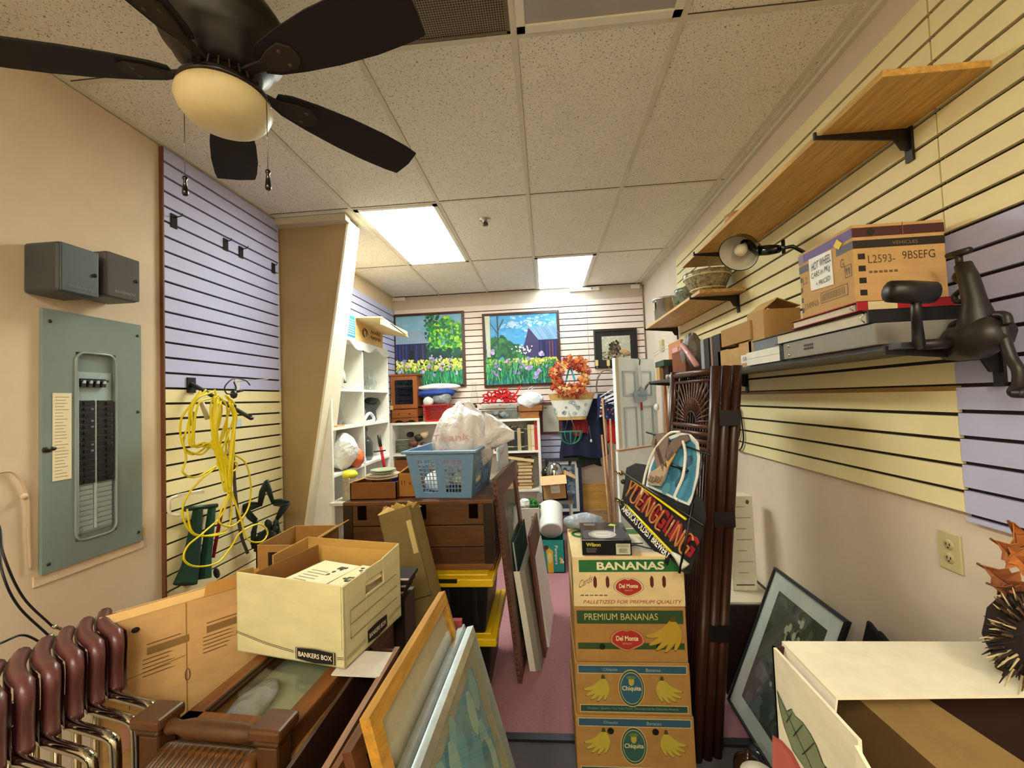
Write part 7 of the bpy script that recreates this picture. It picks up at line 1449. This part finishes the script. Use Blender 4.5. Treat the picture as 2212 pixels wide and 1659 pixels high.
# outlet
o0,o1=A(2024,1142,X=XR+.02),A(2088,1253,X=XR+.02); yc=(o0.y+o1.y)/2; zc=(A(2024,1178,X=XR+.02).z+A(2088,1206,X=XR+.02).z)/2
t=T('wall_outlet','ivory duplex wall outlet on the bare right wall','outlet',(XR+.02,yc,zc-.06))
b=B(); b.box(XR+.014,XR+.02,yc-.036,yc+.036,zc-.059,zc+.059,'#c9bd8c'); b.build('cover_plate','satin',t,bevel=.002)
for dz in (-.021,.021):
    b=B(); b.lathe((XR+.014,yc,zc+dz),[(0,.002),(.015,.002),(.017,0)],'#bfb27e',20,M=Matrix.Rotation(-pi/2,4,'Y')); b.build('socket','satin',t)
    b=B(); 
    for dy in (-.006,.006): b.box(XR+.011,XR+.0118,yc+dy-.0012,yc+dy+.0012,zc+dz-.002,zc+dz+.006,'#1a140c')
    b.box(XR+.011,XR+.0118,yc-.002,yc+.002,zc+dz-.010,zc+dz-.006,'#1a140c'); b.build('slots','matte',t)
# ================================================================ RIGHT FOREGROUND
# dark cabinet with tall printed white box
t=T('dark_cabinet','dark brown low cabinet behind the rattan screen by the right wall','cabinet',(1.06,2.55,0)); b=B(); b.box(.90,1.235,2.36,2.75,0,.468,'#1e110c'); b.build('body','wood_y',t,bevel=.003)
b=B(); b.box(.90,1.20,2.37,2.74,.469,.480,'#cfc6ae'); one(b,'white_tray','flat cream board on the dark low cabinet','board','matte')
t=T('tall_box','tall narrow white printed box standing by the right wall','box',(1.09,2.56,.481)); b=B(); b.box(1.02,1.155,2.50,2.60,.481,1.015,'#ddd5c0'); b.build('body','matte',t,bevel=.003)
b=B(); O_=(1.02,2.50,.481)
for k in range(7): b.flat(O_,U0,W0,[(.035,.10+k*.062),(.09+.03*(k%2),.10+k*.062),(.09+.03*(k%2),.104+k*.062),(.035,.104+k*.062)],'#8a8270',lift=.0008)
b.flat(O_,U0,W0,[(.02,.03),(.12,.03),(.12,.037),(.02,.037)],'#3a342c',lift=.0008); b.disc(O_,U0,W0,.105,.50,.010,.012,'#5a4438',12,lift=.0008); b.build('print','printed',t)
# leaning black framed print
def bwp(b,O,U,W):
    rnd=random.Random(8); b.flat(O,U,W,[(0,0),(1,0),(1,1),(0,1)],'#46503f')
    for k in range(40): b.disc(O,U,W,rnd.uniform(.1,.9),rnd.uniform(.05,.4),.09,.06,rnd.choice(['#5c6a66','#6f7f7c','#4c5854']),8,lift=.0004+k*.00001)
    for k in range(60): b.disc(O,U,W,rnd.gauss(.58,.1),rnd.gauss(.72,.11),.035,.04,rnd.choice(['#23261e','#9a9c80','#c2c2a4','#2c3026','#6a6c54']),6,lift=.001+k*.00001)
    b.disc(O,U,W,.45,.32,.03,.02,'#b8ccd0',10,lift=.0018)
O_=V((.885,2.29,.02)); Wv=V((1.16,2.29,.695))-O_
t=T('framed_print','black framed print with wide grey mat leaning against the right wall','picture',(.9,2.03,0))
picture(t,O_,(0,-1,0),Wv.normalized(),.53,Wv.length,.012,.02,'#141519',bwp,mat_='satin',matw=.075,matcol='#dde6e2',glass='pane')
b=B(); 
for k in range(2):
    a=V((1.12,1.70-k*.06,.0)); b=B(); b.slab([(1.00,1.72-k*.05,0),(1.0,1.45-k*.05,0),(1.17,1.45-k*.05,.64),(1.19,1.70-k*.05,.735-k*.01)],.02,'#101012'); one(b,'folded_board',['black flat board leaning on the right wall, far one of two','black flat board leaning on the right wall, near one of two'][k],'board','satin','black boards by the right wall',bevel=.008)
b=B(); b.tube(curve([(1.17,1.52,.72),(1.18,1.44,.735),(1.17,1.36,.71),(1.15,1.33,.62)]),.010,'#9a9c9e',8); b.tube([(1.15,1.33,.62),(1.12,1.33,0)],.010,'#9a9c9e',8); one(b,'chrome_tube','bent chrome tube beside the black boards','tube','chrome')
# apple box on crate
t=T('dark_crate','dark wooden crate under the white apple box','crate',(.85,.98,0)); b=B(); b.box(.60,1.16,.66,1.16,0,.618,'#20130d'); b.build('body','wood_x',t)
t=T('apple_box','white cardboard apple box with leaf print and open top at lower right','cardboard box',(.85,.92,.62))
AB='#efe6cc'; x0,x1,y0,y1,z0,z1=.563,1.19,.62,1.16,.62,.95
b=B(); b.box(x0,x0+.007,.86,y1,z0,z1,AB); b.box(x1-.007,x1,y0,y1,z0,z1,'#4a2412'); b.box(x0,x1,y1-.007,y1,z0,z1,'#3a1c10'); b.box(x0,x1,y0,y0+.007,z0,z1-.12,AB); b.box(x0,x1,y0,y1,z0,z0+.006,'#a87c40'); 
b.slab([(x0,.86,z0),(x0,.86,z1-.01),(x0+.01,.62,z1-.16),(x0+.01,.62,z0)],-.007,AB); b.build('body','card',t)
b=B(); b.slab([(x0+.03,.965,z1),(x1+.02,.985,z1+.004),(x1+.02,y1+.006,z1+.006),(x0+.028,y1+.006,z1+.003)],.006,AB); b.slab([(x0+.0285,y1+.006,z1+.003),(x0+.030,.965,z1),(x0+.024,.965,z1-.035),(x0+.022,y1+.006,z1-.03)],.004,'#f2ead6'); b.build('top_flap','card',t)
b=B(); b.slab([(x0+.008,.87,z1-.004),(x0+.008,y1-.01,z1-.004),(x0+.012,y1-.01,z0+.01),(x0+.012,.87,z0+.01)],.003,'#8a6c3a'); b.slab([(x0+.10,y1-.02,z1-.03),(x0+.22,y1-.02,z1-.02),(x1-.12,.70,z1-.17),(x1-.30,.66,z1-.22)],.005,'#8a7040'); b.slab([(x0+.10,y1-.02,z1-.03),(x1-.30,.66,z1-.22),(x1-.30,.66,z0+.01),(x0+.10,y1-.02,z0+.01)],.004,'#5c4420'); b.build('inner_divider','card',t)
b=B(); ap=PL((x0,y1,z0),(0,-1,0),(0,0,1))
lf=[(1678,1488),(1700,1535),(1710,1530),(1718,1545),(1735,1560),(1752,1585),(1765,1610),(1780,1650),(1788,1659),(1760,1690),(1738,1659),(1712,1620),(1694,1570),(1684,1530)]
ap.poly(b,lf,'#46503c',lift=.0006); ap.poly(b,[((x-1725)*.93+1725,(y-1590)*.95+1590) for x,y in lf],'#85906e',lift=.0009)
for q in ((1680,1495,1760,1670),(1700,1560,1712,1540),(1715,1590,1735,1565),(1735,1630,1760,1605)):
    a_=ap(q[0],q[1]); c_=ap(q[2],q[3]); b.tube([ap.pt(*a_,.0014),ap.pt(*c_,.0014)],.0012,'#2c3424',4)
ap.poly(b,[(1669,1588),(1690,1600),(1712,1625),(1730,1659),(1738,1700),(1669,1700)],'#c25a54',lift=.0005); ap.poly(b,[(1669,1595),(1686,1606),(1706,1630),(1722,1662),(1728,1700),(1669,1700)],'#cf6c62',lift=.0008)
b.build('print','printed',t)
# sunflower / autumn leaves
t=T('autumn_flower','large dried sunflower with orange leaves standing on the apple box at right edge','artificial flower',(1.05,1.04,.96))
fc=A(2222,1372,Y=1.0); b=B(); b.tube([fc+V((0,.03,0)),fc+V((0,.05,-.06)),V((fc.x,1.06,.957))],.012,'#4a3018',8); b.build('stem','matte',t)
b=B(); b.ball(fc,.088,.03,.088,'#1a0e0a',20,amp=.06); b.build('seed_head','cloth',t)
b=B()
for k in range(280):
    a=random.uniform(0,2*pi); r0=random.uniform(.05,.085); r1=r0+random.uniform(.02,.04); d=V((math.cos(a),0,math.sin(a))); y_=random.uniform(-.03,.0); b.tube([fc+d*r0+V((0,y_,0)),fc+d*r1+V((0,y_-.004,random.uniform(-.006,.006)))],[.0028,.0008],random.choice(['#3a2418','#1c100a','#c9b88a','#5a4026']),5)
b.build('bristles','matte',t)
def leaf(tip,base,wd,col,seed):
    rnd=random.Random(seed); d=(tip-base); L_=d.length; d.normalize(); s=d.cross(V((0,1,.2))).normalized(); pts=[]; b=B()
    prof=[(0,.02),(.15,.5),(.3,.42),(.42,.85),(.52,.5),(.66,.62),(.78,.28),(1,0)]
    ctr=[base+d*L_*q+V((0,.012*math.sin(q*5),0)) for q,_ in prof]; l=[ctr[i]+s*w*wd+V((0,-.01,0)) for i,(q,w) in enumerate(prof)]; r=[ctr[i]-s*w*wd*.9+V((0,-.012,0)) for i,(q,w) in enumerate(prof)]
    n=len(prof); b.add(ctr+l+r,[(i,i+1,n+i+1,n+i) for i in range(n-1)]+[(i+1,i,2*n+i,2*n+i+1) for i in range(n-1)],col); b.tube(ctr,.002,'#7a4420',5)
    b.build('leaf','foliage',t,solid=.0015)
leaf(A(2165,1122,Y=1.0),A(2240,1250,Y=1.03),.045,'#c87a34',1); leaf(A(2100,1213,Y=.98),A(2235,1290,Y=1.02),.042,'#a8653a',2); leaf(A(2128,1160,Y=1.0),A(2245,1235,Y=1.03),.04,'#b87036',3); leaf(A(2120,1255,Y=.99),A(2240,1300,Y=1.02),.03,'#8a5230',4)
b=B(); b.tube([fc,A(2245,1250,Y=1.03)],.005,'#6a4422',6); b.build('twig','matte',t)
# small things bottom between screen and apple box
b=B(); c=V((.93,2.05,0)); b.lathe((.78,1.86,0),[(0,0),(.05,0),(.06,.03),(.055,.07),(.03,.09),(.012,.10),(.012,.12),(0,.12)],'#4a3428',16); one(b,'brown_vase','small brown round vase on the floor right of the rattan screen','vase','gloss')
b=B(); b.lathe((.88,1.93,0),[(0,0),(.06,0),(.075,.03),(.05,.055),(0,.06)],'#ffffff',18); one(b,'glass_dish','clear glass dish on the floor under the leaning black framed print','dish','glass')
b=B(); b.tube([(.72,1.70,.0),(.62,1.42,.35)],.012,'#7a5a3a',8); one(b,'wooden_stick','wooden stick leaning between screen and apple box','stick','wood_z')
b=B(); a=A(1640,1668,Z=.40); b.lathe(V((a.x,a.y,.0)),[(0,0),(.05,0),(.06,.35),(.055,.39),(.03,.41),(0,.415)],'#e8e2d0',20); one(b,'white_jug','white rounded container beside the apple box at the bottom edge','container','satin')
for o in bpy.data.objects:
    if '_o' in o: del o['_o']
